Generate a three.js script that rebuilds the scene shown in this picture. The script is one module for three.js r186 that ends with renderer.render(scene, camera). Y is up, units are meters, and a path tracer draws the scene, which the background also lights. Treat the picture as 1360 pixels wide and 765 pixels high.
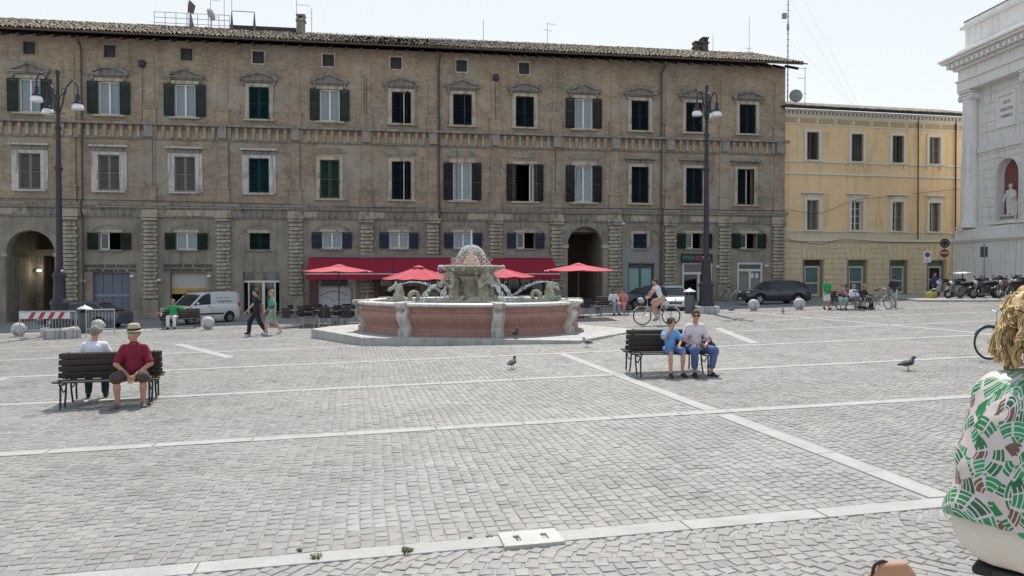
import * as THREE from 'three';
import { mergeGeometries, mergeVertices } from 'three/addons/utils/BufferGeometryUtils.js';
import { RoundedBoxGeometry } from 'three/addons/geometries/RoundedBoxGeometry.js';
import { FontLoader } from 'three/addons/loaders/FontLoader.js';
import { TextGeometry } from 'three/addons/geometries/TextGeometry.js';

// ------------------------------------------------------------------ camera, sky, sun, exposure
const scene = new THREE.Scene();
const PITCH = -0.0166, FPX = 1050, EYE = new THREE.Vector3(0, 2.08, 0);
const camera = new THREE.PerspectiveCamera(2 * Math.atan(382.5 / FPX) * 180 / Math.PI, 1360 / 765, 0.1, 900);
camera.position.copy(EYE);
camera.rotation.x = PITCH;
const renderer = new THREE.WebGLRenderer({ antialias: true });
renderer.toneMapping = THREE.LinearToneMapping;
renderer.toneMappingExposure = 1.0;
renderer.shadowMap.enabled = true;
const SUN_DIR = new THREE.Vector3(0.035, Math.tan(57.8 * Math.PI / 180), -1).normalize();
{
  const W = 512, H = 256, data = new Float32Array(W * H * 4);
  for (let j = 0; j < H; j++) for (let i = 0; i < W; i++) {
    const el = ((j + 0.5) / H - 0.5) * Math.PI, az = ((i + 0.5) / W - 0.5) * 2 * Math.PI;
    const d = [Math.cos(el) * Math.cos(az), Math.sin(el), Math.cos(el) * Math.sin(az)];
    const k = Math.max(0, d[1]);
    const c = d[0] * SUN_DIR.x + d[1] * SUN_DIR.y + d[2] * SUN_DIR.z;
    const t = Math.pow(k, 0.95);
    // hazy summer air: milky at the horizon, pale blue overhead, a wide white aureole round the sun
    const glow = 0.22 * Math.pow(Math.max(0, c), 5) + 0.20 * Math.pow(Math.max(0, 0.5 + 0.5 * c), 2);
    let wisps = 0;
    for (let o = 1; o < 5; o++) wisps += Math.sin(d[0] * 7 * o + 1.7 * o + 2 * Math.sin(d[1] * 9 * o)) * Math.sin(d[2] * 5 * o + d[1] * 11 * o) / (o * 4);
    const w = 0.025 * wisps * k;
    const base = [0.945 - 0.78 * t, 0.99 - 0.71 * t, 0.985 - 0.49 * t];
    const n = (j * W + i) * 4;
    data[n] = base[0] + glow * 0.9 + w; data[n + 1] = base[1] + glow * 0.9 + w; data[n + 2] = base[2] + glow * 0.82 + w; data[n + 3] = 1;
  }
  const sky = new THREE.DataTexture(data, W, H, THREE.RGBAFormat, THREE.FloatType);
  sky.mapping = THREE.EquirectangularReflectionMapping;
  sky.magFilter = THREE.LinearFilter; sky.needsUpdate = true;
  scene.background = sky; scene.environment = sky;
}
const sun = new THREE.DirectionalLight(new THREE.Color(1, 0.945, 0.86), 4.9);
sun.position.copy(SUN_DIR).multiplyScalar(120); sun.target.position.set(0, 0, -30);
sun.position.add(sun.target.position);
sun.castShadow = true; sun.shadow.mapSize.set(4096, 4096);
Object.assign(sun.shadow.camera, { left: -60, right: 60, top: 60, bottom: -60, near: 1, far: 260 });
scene.add(sun, sun.target);

// ------------------------------------------------------------------ helpers
const V = (x, y, z) => new THREE.Vector3(x, y, z);
function rngOf(seed) { let a = seed >>> 0; return () => { a |= 0; a = a + 0x6D2B79F5 | 0; let t = Math.imul(a ^ a >>> 15, 1 | a); t = t + Math.imul(t ^ t >>> 7, 61 | t) ^ t; return ((t ^ t >>> 14) >>> 0) / 4294967296; }; }
const rnd = rngOf(7);
const R = (a, b) => a + (b - a) * rnd();
const SLOPE = 0.024;                       // the square rises gently to the right
const gy = x => SLOPE * x;
function pixelRay(X, Y) {
  const d = V((X - 680) / FPX, -(Y - 382.5) / FPX, -1);
  return d.applyAxisAngle(V(1, 0, 0), PITCH);
}
function onGround(X, Y) {                  // photograph pixel -> point on the sloping square
  const d = pixelRay(X, Y), t = EYE.y / (SLOPE * d.x - d.y);
  return EYE.clone().addScaledVector(d, t);
}
const cl = (x, a, b) => Math.min(b, Math.max(a, x));
const mix = (a, b, t) => a + (b - a) * t;
const smooth = (a, b, x) => { const t = cl((x - a) / (b - a), 0, 1); return t * t * (3 - 2 * t); };

// names, labels
const taken = new Map();
function numbered(n) { const k = taken.get(n) || 0; taken.set(n, k + 1); return k ? n + '_' + String(k).padStart(3, '0') : n; }
function thing(name, label, category, pos = [0, 0, 0], turn = 0, group) {
  const g = new THREE.Group(); g.name = numbered(name); g.position.set(...pos); g.rotation.y = turn;
  g.userData = { label, category }; if (group) g.userData.group = group;
  scene.add(g); return g;
}
function copyOf(src, name, label, pos, turn = 0, group) {
  const c = src.clone(); c.name = numbered(name); c.position.set(...pos); c.rotation.set(0, turn, 0);
  c.userData = { label, category: src.userData.category }; const gr = group || src.userData.group; if (gr) c.userData.group = gr;
  scene.add(c); return c;
}

// value noise
function hash2(x, y, s = 0) { let h = Math.imul(x, 374761393) + Math.imul(y, 668265263) + Math.imul(s, 974711) | 0; h = Math.imul(h ^ h >>> 13, 1274126177); return ((h ^ h >>> 16) >>> 0) / 4294967296; }
function vnoise(x, y, per, s) {
  const x0 = Math.floor(x), y0 = Math.floor(y), fx = x - x0, fy = y - y0;
  const ux = fx * fx * (3 - 2 * fx), uy = fy * fy * (3 - 2 * fy);
  const m = v => per ? ((v % per) + per) % per : v;
  const a = hash2(m(x0), m(y0), s), b = hash2(m(x0 + 1), m(y0), s), c = hash2(m(x0), m(y0 + 1), s), d = hash2(m(x0 + 1), m(y0 + 1), s);
  return mix(mix(a, b, ux), mix(c, d, ux), uy);
}
function fbm(x, y, per, oct = 4, s = 0) { let v = 0, a = 0.5, t = 0; for (let i = 0; i < oct; i++) { v += a * vnoise(x, y, per, s + i * 17); t += a; a *= 0.5; x *= 2; y *= 2; if (per) per *= 2; } return v / t; }
function vnoise3(x, y, z, s = 0) {
  const x0 = Math.floor(x), y0 = Math.floor(y), z0 = Math.floor(z), fx = x - x0, fy = y - y0, fz = z - z0;
  const ux = fx * fx * (3 - 2 * fx), uy = fy * fy * (3 - 2 * fy), uz = fz * fz * (3 - 2 * fz);
  const h = (i, j, k) => hash2(x0 + i, y0 + j, s + (z0 + k) * 131);
  return mix(mix(mix(h(0, 0, 0), h(1, 0, 0), ux), mix(h(0, 1, 0), h(1, 1, 0), ux), uy), mix(mix(h(0, 0, 1), h(1, 0, 1), ux), mix(h(0, 1, 1), h(1, 1, 1), ux), uy), uz);
}
// textures: fn(u, v, i, j) -> linear rgb (0..1) ; metres = size of one tile
const toS = c => c <= 0.0031308 ? c * 12.92 : 1.055 * Math.pow(c, 1 / 2.4) - 0.055;
function colourTex(n, metres, fn) {
  const d = new Uint8Array(n * n * 4);
  for (let j = 0; j < n; j++) for (let i = 0; i < n; i++) {
    const c = fn((i + 0.5) / n, (j + 0.5) / n), k = (j * n + i) * 4;
    d[k] = 255 * toS(cl(c[0], 0, 1)); d[k + 1] = 255 * toS(cl(c[1], 0, 1)); d[k + 2] = 255 * toS(cl(c[2], 0, 1)); d[k + 3] = 255;
  }
  const t = new THREE.DataTexture(d, n, n); t.colorSpace = THREE.SRGBColorSpace;
  t.wrapS = t.wrapT = THREE.RepeatWrapping; t.magFilter = THREE.LinearFilter; t.minFilter = THREE.LinearMipmapLinearFilter; t.generateMipmaps = true;
  t.repeat.set(1 / metres, 1 / metres); t.needsUpdate = true; return t;
}
function greyTex(n, metres, fn) {
  const d = new Uint8Array(n * n * 4);
  for (let j = 0; j < n; j++) for (let i = 0; i < n; i++) { const c = 255 * cl(fn((i + 0.5) / n, (j + 0.5) / n), 0, 1), k = (j * n + i) * 4; d[k] = d[k + 1] = d[k + 2] = c; d[k + 3] = 255; }
  const t = new THREE.DataTexture(d, n, n);
  t.wrapS = t.wrapT = THREE.RepeatWrapping; t.magFilter = THREE.LinearFilter; t.repeat.set(1 / metres, 1 / metres); t.needsUpdate = true; return t;
}
const lin = (r, g, b) => new THREE.Color().setRGB(r, g, b);
function mat(c, rough = 0.8, o = {}) { const m = new THREE.MeshPhysicalMaterial({ roughness: rough, ...o }); m.color.setRGB(c[0], c[1], c[2]); return m; }

// geometry collector
function prep(g) {
  if (g.index) g = g.toNonIndexed(); else g = g.clone();
  if (!g.attributes.normal) g.computeVertexNormals();
  for (const k of Object.keys(g.attributes)) if (!['position', 'normal', 'uv'].includes(k)) g.deleteAttribute(k);
  if (!g.attributes.uv) g.setAttribute('uv', new THREE.BufferAttribute(new Float32Array(g.attributes.position.count * 2), 2));
  g.morphAttributes = {}; g.groups = []; return g;
}
function boxUV(g, off = 0) {              // uv in metres on the face a normal points at
  const p = g.attributes.position, n = g.attributes.normal, uv = new Float32Array(p.count * 2);
  for (let i = 0; i < p.count; i += 3) {
    let ax = 0, ay = 0, az = 0;
    for (let k = 0; k < 3; k++) { ax += n.getX(i + k); ay += n.getY(i + k); az += n.getZ(i + k); }
    ax = Math.abs(ax); ay = Math.abs(ay); az = Math.abs(az);
    for (let k = 0; k < 3; k++) {
      const x = p.getX(i + k), y = p.getY(i + k), z = p.getZ(i + k); let a, b;
      if (ay >= ax && ay >= az) { a = x; b = z; } else if (ax >= az) { a = z; b = y; } else { a = x; b = y; }
      uv[(i + k) * 2] = a + off; uv[(i + k) * 2 + 1] = b + off * 0.7;
    }
  }
  g.setAttribute('uv', new THREE.BufferAttribute(uv, 2)); return g;
}
class Build {
  constructor() { this.list = []; }
  add(g, m) { g = prep(g); if (m) g.applyMatrix4(m); this.list.push(g); return this; }
  at(g, x, y, z, rx = 0, ry = 0, rz = 0, s = 1) {
    const q = new THREE.Quaternion().setFromEuler(new THREE.Euler(rx, ry, rz));
    return this.add(g, new THREE.Matrix4().compose(V(x, y, z), q, Array.isArray(s) ? V(...s) : V(s, s, s)));
  }
  box(x, y, z, sx, sy, sz, rx = 0, ry = 0, rz = 0) { return this.at(new THREE.BoxGeometry(sx, sy, sz), x, y, z, rx, ry, rz); }
  span(x0, x1, y0, y1, z0, z1) { return this.box((x0 + x1) / 2, (y0 + y1) / 2, (z0 + z1) / 2, Math.abs(x1 - x0), Math.abs(y1 - y0), Math.abs(z1 - z0)); }
  rbox(x, y, z, sx, sy, sz, r = 0.01, rx = 0, ry = 0, rz = 0) { return this.at(new RoundedBoxGeometry(sx, sy, sz, 2, Math.min(r, sx / 2.01, sy / 2.01, sz / 2.01)), x, y, z, rx, ry, rz); }
  cyl(x, y, z, r0, r1, h, seg = 14, rx = 0, ry = 0, rz = 0) { return this.at(new THREE.CylinderGeometry(r1, r0, h, seg), x, y, z, rx, ry, rz); }
  ball(x, y, z, r, s = 1, seg = 14) { return this.at(new THREE.SphereGeometry(r, seg, Math.max(6, seg * 0.7 | 0)), x, y, z, 0, 0, 0, s); }
  bar(a, b, r0, r1 = r0, seg = 8) {
    const A = V(...a), B = V(...b), d = B.clone().sub(A), L = d.length();
    const q = new THREE.Quaternion().setFromUnitVectors(V(0, 1, 0), d.clone().normalize());
    return this.add(new THREE.CylinderGeometry(r1, r0, L, seg), new THREE.Matrix4().compose(A.addScaledVector(d, 0.5), q, V(1, 1, 1)));
  }
  tube(pts, r, seg = 24, rs = 8, closed = false) { return this.add(new THREE.TubeGeometry(new THREE.CatmullRomCurve3(pts.map(p => V(...p)), closed), seg, r, rs, closed)); }
  lathe(pts, seg = 20, x = 0, y = 0, z = 0) { return this.at(new THREE.LatheGeometry(pts.map(p => new THREE.Vector2(p[0], p[1])), seg), x, y, z); }
  torus(x, y, z, r, t, rx = 0, ry = 0, rz = 0, rs = 8, ts = 32, arc = Math.PI * 2) { return this.at(new THREE.TorusGeometry(r, t, rs, ts, arc), x, y, z, rx, ry, rz); }
  poly(pts, depth, x = 0, y = 0, z = 0, rx = 0, ry = 0, rz = 0, bevel = 0) {
    const s = new THREE.Shape(pts.map(p => new THREE.Vector2(p[0], p[1])));
    return this.at(new THREE.ExtrudeGeometry(s, { depth, bevelEnabled: bevel > 0, bevelSize: bevel, bevelThickness: bevel, bevelSegments: 2, curveSegments: 10 }), x, y, z, rx, ry, rz);
  }
  geo(uv = true) { const g = mergeGeometries(this.list, false); if (uv) boxUV(g); return g; }
  mesh(name, m, parent = scene, uv = true) {
    const o = new THREE.Mesh(this.geo(uv), m); o.name = parent === scene ? numbered(name) : name;
    o.castShadow = o.receiveShadow = true; parent.add(o); return o;
  }
}
const B = () => new Build();
function part(name, geo, m, parent, x = 0, y = 0, z = 0) { const o = new THREE.Mesh(geo, m); o.name = name; o.position.set(x, y, z); o.castShadow = o.receiveShadow = true; parent.add(o); return o; }
// ------------------------------------------------------------------ the square: tilted sheet, granite strips, setts
const PA = 0.1885;                          // the paving grid is turned by this angle
const Pd = V(Math.cos(PA), SLOPE * Math.cos(PA), -Math.sin(PA)).normalize();
const Nd = V(-SLOPE, 1, 0).normalize();
const Zd = new THREE.Vector3().crossVectors(Pd, Nd).normalize();
const paving = new THREE.Group(); paving.name = 'piazza_pavement'; paving.userData = { kind: 'structure', label: 'pale grey sett pavement of the square with white stone strips' };
paving.quaternion.setFromRotationMatrix(new THREE.Matrix4().makeBasis(Pd, Nd, Zd)); scene.add(paving);
const pq = v => [v.x * Math.cos(PA) - v.z * Math.sin(PA), -v.x * Math.sin(PA) - v.z * Math.cos(PA)];
const ROAD_Q = 37.9, ROAD_END = pq(onGround(1112, 409))[0];   // the road ends where the yellow building begins
{
  const mortarTex = colourTex(512, 3, (u, v) => {
    const f = fbm(u * 24, v * 24, 24, 4, 3), g = fbm(u * 96, v * 96, 96, 2, 9);
    const k = 0.30 + 0.12 * (f - 0.5) + 0.12 * (g - 0.5);
    return [k * 1.03, k * 1.0, k * 0.95];
  });
  const mm = mat([1, 1, 1], 0.9, { map: mortarTex });
  const sheet = new THREE.PlaneGeometry(700, 700); sheet.rotateX(-Math.PI / 2);
  part('joint_bed', boxUV(prep(sheet)), mm, paving, 0, -0.009, 0);

  // the stone strips: slabs with open joints
  const stripTex = colourTex(512, 2, (u, v) => {
    const f = fbm(u * 10, v * 10, 10, 5, 31), g = fbm(u * 120, v * 120, 120, 2, 37);
    const k = 0.365 + 0.12 * (f - 0.5) + 0.09 * (g - 0.5);
    return [k, k * 0.985, k * 0.955];
  });
  const sm = mat([1, 1, 1], 0.72, { map: stripTex });
  const slabs = [];
  const strip = (a, b, w) => {               // a,b in (p,q)
    const L = Math.hypot(b[0] - a[0], b[1] - a[1]), ux = (b[0] - a[0]) / L, uy = (b[1] - a[1]) / L;
    for (let s = 0; s < L;) { const l = Math.min(R(0.75, 1.6), L - s); if (l > 0.2) slabs.push([a[0] + ux * (s + l / 2), a[1] + uy * (s + l / 2), l - R(0.006, 0.016), w * R(0.96, 1.03), Math.atan2(uy, ux)]); s += l; }
  };
  const QS = [6.05, 10.8, 15.35, 20.0, 24.7, 29.4, 34.1];
  QS.forEach((q, i) => { const half = 0.72 * q + 6; strip([-half + 0.18 * q, q], [half + 0.18 * q, q], 0.235); });
  const PS = [-33, -20.1, -8.0, 5.1, 18.2, 31];
  for (const p of PS) for (let i = 0; i < QS.length; i++) { const q0 = (i ? QS[i - 1] : 5.0) + 0.14, q1 = QS[i] - 0.14; if (i === 0) continue; if (p > -12 && p < 12 && q0 > 20) continue; strip([p, q0], [p, q1], 0.235); }
  const diag = (a, b) => strip(pq(onGround(...a)), pq(onGround(...b)), 0.3);
  diag([236, 457], [306, 475]); diag([953, 436], [1003, 456]);
  slabs.forEach(([p, q, l, w, t], i) => {
    const g = boxUV(prep(new RoundedBoxGeometry(l, 0.05, w, 1, 0.006)), i * 0.73);
    const o = part('border_slab', g, sm, paving, p, -0.019 + R(-0.001, 0.0015), -q); o.rotation.y = t;
  });

  // setts: a block with chamfered, slightly cushioned top
  const settGeo = (seed) => {
    const r = rngOf(seed), P = [], I = [];
    const ring = (s, y, j) => { for (const [a, b] of [[-1, -1], [1, -1], [1, 1], [-1, 1]]) P.push(a * s * 0.5 * (1 + j * (r() - 0.5)), y, b * s * 0.5 * (1 + j * (r() - 0.5))); };
    ring(1.0, -0.03, 0.08); ring(0.985, -0.008, 0.12); ring(0.88, -0.0005, 0.13); P.push(0.02, 0.0015, 0);
    for (let k = 0; k < 2; k++) for (let i = 0; i < 4; i++) { const a = k * 4 + i, b = k * 4 + (i + 1) % 4; I.push(a, a + 4, b, b, a + 4, b + 4); }
    for (let i = 0; i < 4; i++) I.push(8 + i, 12, 8 + (i + 1) % 4);
    const g = new THREE.BufferGeometry(); g.setAttribute('position', new THREE.BufferAttribute(new Float32Array(P), 3)); g.setIndex(I);
    const n = g.toNonIndexed(); n.computeVertexNormals(); return n;
  };
  const setts = [];
  const inStrip = (p, q) => {
    for (const s of QS) if (Math.abs(q - s) < 0.2) return true;
    if (q > 6) for (const s of PS) if (Math.abs(p - s) < 0.2 && !(s > -12 && s < 12 && q > 20)) return true;
    return false;
  };
  const seen = (p, q) => { // only what could be looked at from about here
    const x = p * Math.cos(PA) - q * Math.sin(PA), z = p * Math.sin(PA) + q * Math.cos(PA);
    return z > 4.2 && Math.abs(x) < 0.66 * z + 1.6 + 0.5;
  };
  const put = (p, q, w, l, t) => setts.push([p, q, w, l, t]);
  // straight courses running away from the palace steps
  const W = 0.112, cut = [...QS.map(s => [s - 0.125, s + 0.125])];
  for (let fi = 0; fi < QS.length; fi++) {
    const q0 = QS[fi] + 0.125, q1f = (QS[fi + 1] ?? ROAD_Q + 0.125) - 0.125;
    const far = q0 > 24;
    for (let p = -36; p < 42; p += W) {
      const pc = p + R(-0.004, 0.004);
      if (PS.some(s => Math.abs(pc - s) < 0.172 && !(s > -12 && s < 12 && q0 > 20))) continue;
      const q1 = !QS[fi + 1] && p > ROAD_END ? 58 : q1f; let q = q0 + R(0, 0.02); const lean = R(-0.002, 0.002);
      while (q < q1 - 0.05) {
        let l = R(0.105, 0.175); if (q1 - q - l < 0.07) l = q1 - q;
        const qc = q + l / 2, wob = 0.03 * Math.sin(qc * 0.7 + p * 0.2) + 0.006 * Math.sin(qc * 3.1 + p);
        const pp = pc + wob;
        if (seen(pp, qc)) put(pp, qc, W - (rnd() < 0.08 ? R(0.01, 0.018) : R(0.001, 0.007)), l - (rnd() < 0.13 ? R(0.012, 0.022) : R(0.002, 0.009)), R(-0.05, 0.05) + lean);
        q += l;
      }
    }
  }
  // segmental arcs in front of the first strip: bands along p, arcs bulging to the right
  const BW = 1.24, RAD = 0.85, ST = 0.118;
  for (let b = 0; b < 2; b++) {
    const qt = QS[0] - 0.13 - b * BW, qb = qt - BW, qc = (qt + qb) / 2, am = Math.asin(BW / 2 / RAD);
    for (let p = -8; p < 9; p += ST) for (let a = -am; a < am - 0.02;) {
      const da = R(0.105, 0.15) / RAD, ac = Math.min(a + da / 2, am - 0.03), dir = b % 2 ? -1 : 1;
      const pp = p + dir * (RAD * Math.cos(ac) - RAD * 0.7), qq = qc + RAD * Math.sin(ac);
      if (seen(pp, qq)) put(pp, qq, ST * Math.max(0.72, Math.cos(ac)) - 0.01, da * RAD - 0.011, dir * -ac);
      a += da;
    }
  }
  const tone = (p, q) => {
    const big = fbm(p * 0.35 + 40, q * 0.35 + 40, 0, 3, 5), mid = fbm(p * 1.7 + 9, q * 1.7, 0, 2, 15);
    const k0 = 0.258 + 0.06 * (big - 0.5) + 0.07 * (mid - 0.5) + 0.06 * (rnd() - 0.5);
    const st = smooth(0.62, 0.74, fbm(p * 2.3 + 300, q * 2.3 + 300, 0, 4, 45)) * 0.16 + (rnd() < 0.012 ? 0.22 : 0), k = k0 * (1 - st);
    const warm = (fbm(p * 0.5, q * 0.5 + 77, 0, 2, 25) - 0.5) * 0.05 + (rnd() - 0.5) * 0.02;
    return [k * (1.015 + warm), k * 0.985, k * (0.94 - warm)];
  };
  // how large each shows decides which are single stones
  const dist = s => Math.hypot(s[0], s[1]);
  const x_ = s => s[0] * Math.cos(PA) - s[1] * Math.sin(PA), z_ = s => s[0] * Math.sin(PA) + s[1] * Math.cos(PA);
  setts.sort((a, b) => dist(a) - dist(b));
  const near = setts.filter(s => z_(s) > 5.62 && Math.abs(x_(s)) < 0.64 * z_(s) && x_(s) < 3.2).slice(0, 290), nearSet = new Set(near);
  const geos = [settGeo(1), settGeo(2), settGeo(3)];
  const settMats = [0.232, 0.248, 0.264, 0.28].flatMap(k => [mat([k * 1.01, k * 0.985, k * 0.945], 0.52), mat([k * 1.03, k * 0.98, k * 0.92], 0.55)]);
  near.forEach((s, i) => {
    const o = part('sett', geos[i % 3], settMats[Math.floor(rnd() * 8)], paving, s[0], R(-0.003, 0.002), -s[1]);
    o.scale.set(s[2], 1, s[3]); o.rotation.set(R(-0.02, 0.02), s[4], R(-0.02, 0.02));
  });
  const rest = setts.filter(s => !nearSet.has(s));
  const im = new THREE.InstancedMesh(geos[0], mat([1, 1, 1], 0.52), rest.length);
  const M = new THREE.Matrix4(), q = new THREE.Quaternion(), e = new THREE.Euler(), c = new THREE.Color();
  rest.forEach((s, i) => {
    e.set(R(-0.022, 0.022), s[4] + (rnd() < 0.5 ? Math.PI : 0), R(-0.022, 0.022)); q.setFromEuler(e);
    M.compose(V(s[0], R(-0.004, 0.002) - (rnd() < 0.06 ? 0.004 : 0), -s[1]), q, V(s[2], 1, s[3])); im.setMatrixAt(i, M);
    const t = tone(s[0], s[1]); c.setRGB(t[0], t[1], t[2]); im.setColorAt(i, c);
  });
  im.name = 'setts'; im.userData = { kind: 'stuff' }; im.castShadow = im.receiveShadow = true; paving.add(im);
  console.log('setts', setts.length, 'slabs', slabs.length);

  // drain slab with two slots, lying in the first strip
  const dr = thing('drain_slab', 'white stone drain slab with two dark slots in the pavement strip', 'drain cover');
  const dp = onGround(705, 717); dr.position.copy(dp).addScaledVector(Nd, 0.001); dr.quaternion.copy(paving.quaternion);
  const sh = new THREE.Shape([[-0.23, -0.16], [0.23, -0.16], [0.23, 0.16], [-0.23, 0.16]].map(a => new THREE.Vector2(...a)));
  for (const x of [-0.11, 0.11]) sh.holes.push(new THREE.Path([[x - 0.03, -0.07], [x + 0.03, -0.07], [x + 0.03, 0.07], [x - 0.03, 0.07]].map(a => new THREE.Vector2(...a))));
  const dg = new THREE.ExtrudeGeometry(sh, { depth: 0.03, bevelEnabled: true, bevelSize: 0.006, bevelThickness: 0.006, bevelSegments: 2 });
  B().at(dg, 0, -0.012, 0, -Math.PI / 2).mesh('slab', mat([1.25, 1.25, 1.22], 0.7, { map: stripTex }), dr);
  for (const x of [-0.11, 0.11]) B().box(x, -0.006, 0, 0.059, 0.004, 0.139).mesh('slot', mat([0.02, 0.02, 0.02], 0.9), dr);

  // weeds in the joints of the first strip
  const weedM = mat([0.10, 0.13, 0.035], 0.9, { side: THREE.DoubleSide });
  for (const [X, Y, n, s] of [[420, 742, 34, 0.05], [541, 733, 44, 0.055], [398, 731, 10, 0.03], [625, 716, 12, 0.028], [650, 714, 10, 0.03]]) {
    const g = onGround(X, Y), w = thing('weed_tuft', { 420: 'small green weed tuft growing below the white paving strip', 541: 'bushiest green weed tuft in a joint of the white paving strip', 398: 'tiny green weed sprouting above the white strip next to the small tuft', 625: 'tiny green weed two setts away from the drain slab', 650: 'tiny green weed at the very edge of the drain slab' }[X], 'weed', [g.x, g.y, g.z], 0, 'weeds in the paving joints');
    const b = B();
    for (let i = 0; i < n; i++) { const a = R(0, 6.28), l = s * R(0.4, 1), r0 = s * R(0, 0.45); const x = Math.cos(a) * r0, z = Math.sin(a) * r0; b.bar([x, -0.01, z], [x + Math.cos(a) * l * 0.6, l * R(0.4, 0.9), z + Math.sin(a) * l * 0.6], 0.004, 0.001, 4); b.ball(x + Math.cos(a) * l * 0.5, l * 0.5, z + Math.sin(a) * l * 0.5, 0.007, [1.4, 0.4, 1], 5); }
    b.mesh('leaves', weedM, w);
  }

  // the road along the palace: smooth worn paving, as pale as the setts
  const roadTex = colourTex(1024, 9, (u, v) => {
    const f = fbm(u * 9, v * 9, 9, 5, 51), g = fbm(u * 200, v * 200, 200, 2, 57), h = fbm(u * 3, v * 30, 0, 3, 63);
    const k = 0.255 + 0.08 * (f - 0.5) + 0.08 * (g - 0.5) + 0.02 * (h - 0.5);
    return [k * 1.01, k * 0.985, k * 0.945];
  });
  const rd = new THREE.PlaneGeometry(100, 60); rd.rotateX(-Math.PI / 2); rd.translate(ROAD_END - 50, 0, -30);
  const road = part('road', boxUV(prep(rd)), mat([1, 1, 1], 0.85, { map: roadTex }), scene); road.quaternion.copy(paving.quaternion);
  road.position.copy(V(0, 0, 0).addScaledVector(Zd, -ROAD_Q).addScaledVector(Nd, -0.004)); road.userData = { kind: 'structure', label: 'smooth grey road surface running along the palazzo' };
}
// ------------------------------------------------------------------ the long brick palace
const FP = V(-15.4, 0, -48.5), FA = 0.1576;
const Fd = V(Math.cos(FA), 0, -Math.sin(FA)), Fn = V(Math.sin(FA), 0, Math.cos(FA));
function planeUV(X, Y, P, d, n) { const r = pixelRay(X, Y), t = P.clone().sub(EYE).dot(n) / r.dot(n), p = EYE.clone().addScaledVector(r, t); return [p.clone().sub(P).dot(d), p.y]; }
const fu = (X, Y = 300) => planeUV(X, Y, FP, Fd, Fn)[0];
const fuw = (X, Y, w) => planeUV(X, Y, FP.clone().addScaledVector(Fn, w), Fd, Fn)[0];
const fv = (X, Y) => planeUV(X, Y, FP, Fd, Fn)[1];
const facadeToWorld = (u, v, w = 0) => FP.clone().addScaledVector(Fd, u).addScaledVector(Fn, w).setY(v);
const groundAt = u => gy(FP.x + Fd.x * u);

const brickTex = colourTex(2048, 26, (u, v) => {
  const x = u * 26, y = v * 26, row = Math.floor(y / 0.13), bx = Math.floor(x / 0.27 + (row & 1) * 0.5);
  const b = hash2(bx, row, 5), big = fbm(u * 7, v * 7, 7, 5, 71), mid = fbm(u * 40, v * 40, 40, 4, 77), fine = fbm(u * 400, v * 400, 400, 2, 81);
  const drip = fbm(u * 90, v * 9, 0, 3, 91), patch = smooth(0.56, 0.66, fbm(u * 18, v * 18, 18, 4, 97));
  let k = 0.275 + 0.09 * (big - 0.5) + 0.13 * (mid - 0.5) + 0.07 * (b - 0.5) + 0.09 * (fine - 0.5) - 0.04 * smooth(0.55, 0.75, drip);
  const red = 0.04 * (b - 0.5) + 0.12 * (big - 0.42) + 0.045;
  let c = [k * (1.12 + red), k * (0.945 - red * 0.2), k * (0.755 - red)];
  const pl = 0.33 + 0.1 * (mid - 0.5); c = [mix(c[0], pl * 1.03, patch * 0.55), mix(c[1], pl * 0.95, patch * 0.55), mix(c[2], pl * 0.8, patch * 0.55)];
  return c;
});
const plasterTex = colourTex(1024, 14, (u, v) => {
  const big = fbm(u * 6, v * 6, 6, 5, 101), mid = fbm(u * 30, v * 30, 30, 4, 107), fine = fbm(u * 300, v * 300, 300, 2, 111), drip = fbm(u * 60, v * 6, 0, 3, 117);
  const k = 0.275 + 0.11 * (big - 0.5) + 0.12 * (mid - 0.5) + 0.05 * (fine - 0.5) - 0.05 * smooth(0.5, 0.72, drip);
  return [k * 1.07, k * 0.95, k * 0.78];
});
const stoneTex = (k0, tint, seed, amp = 1) => colourTex(512, 4, (u, v) => {
  const big = fbm(u * 5, v * 5, 5, 5, seed), mid = fbm(u * 25, v * 25, 25, 4, seed + 7), drip = fbm(u * 40, v * 5, 0, 3, seed + 13);
  const k = k0 * (1 + amp * (0.35 * (big - 0.5) + 0.35 * (mid - 0.5) - 0.4 * smooth(0.52, 0.75, drip)));
  return [k * tint[0], k * tint[1], k * tint[2]];
});
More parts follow.
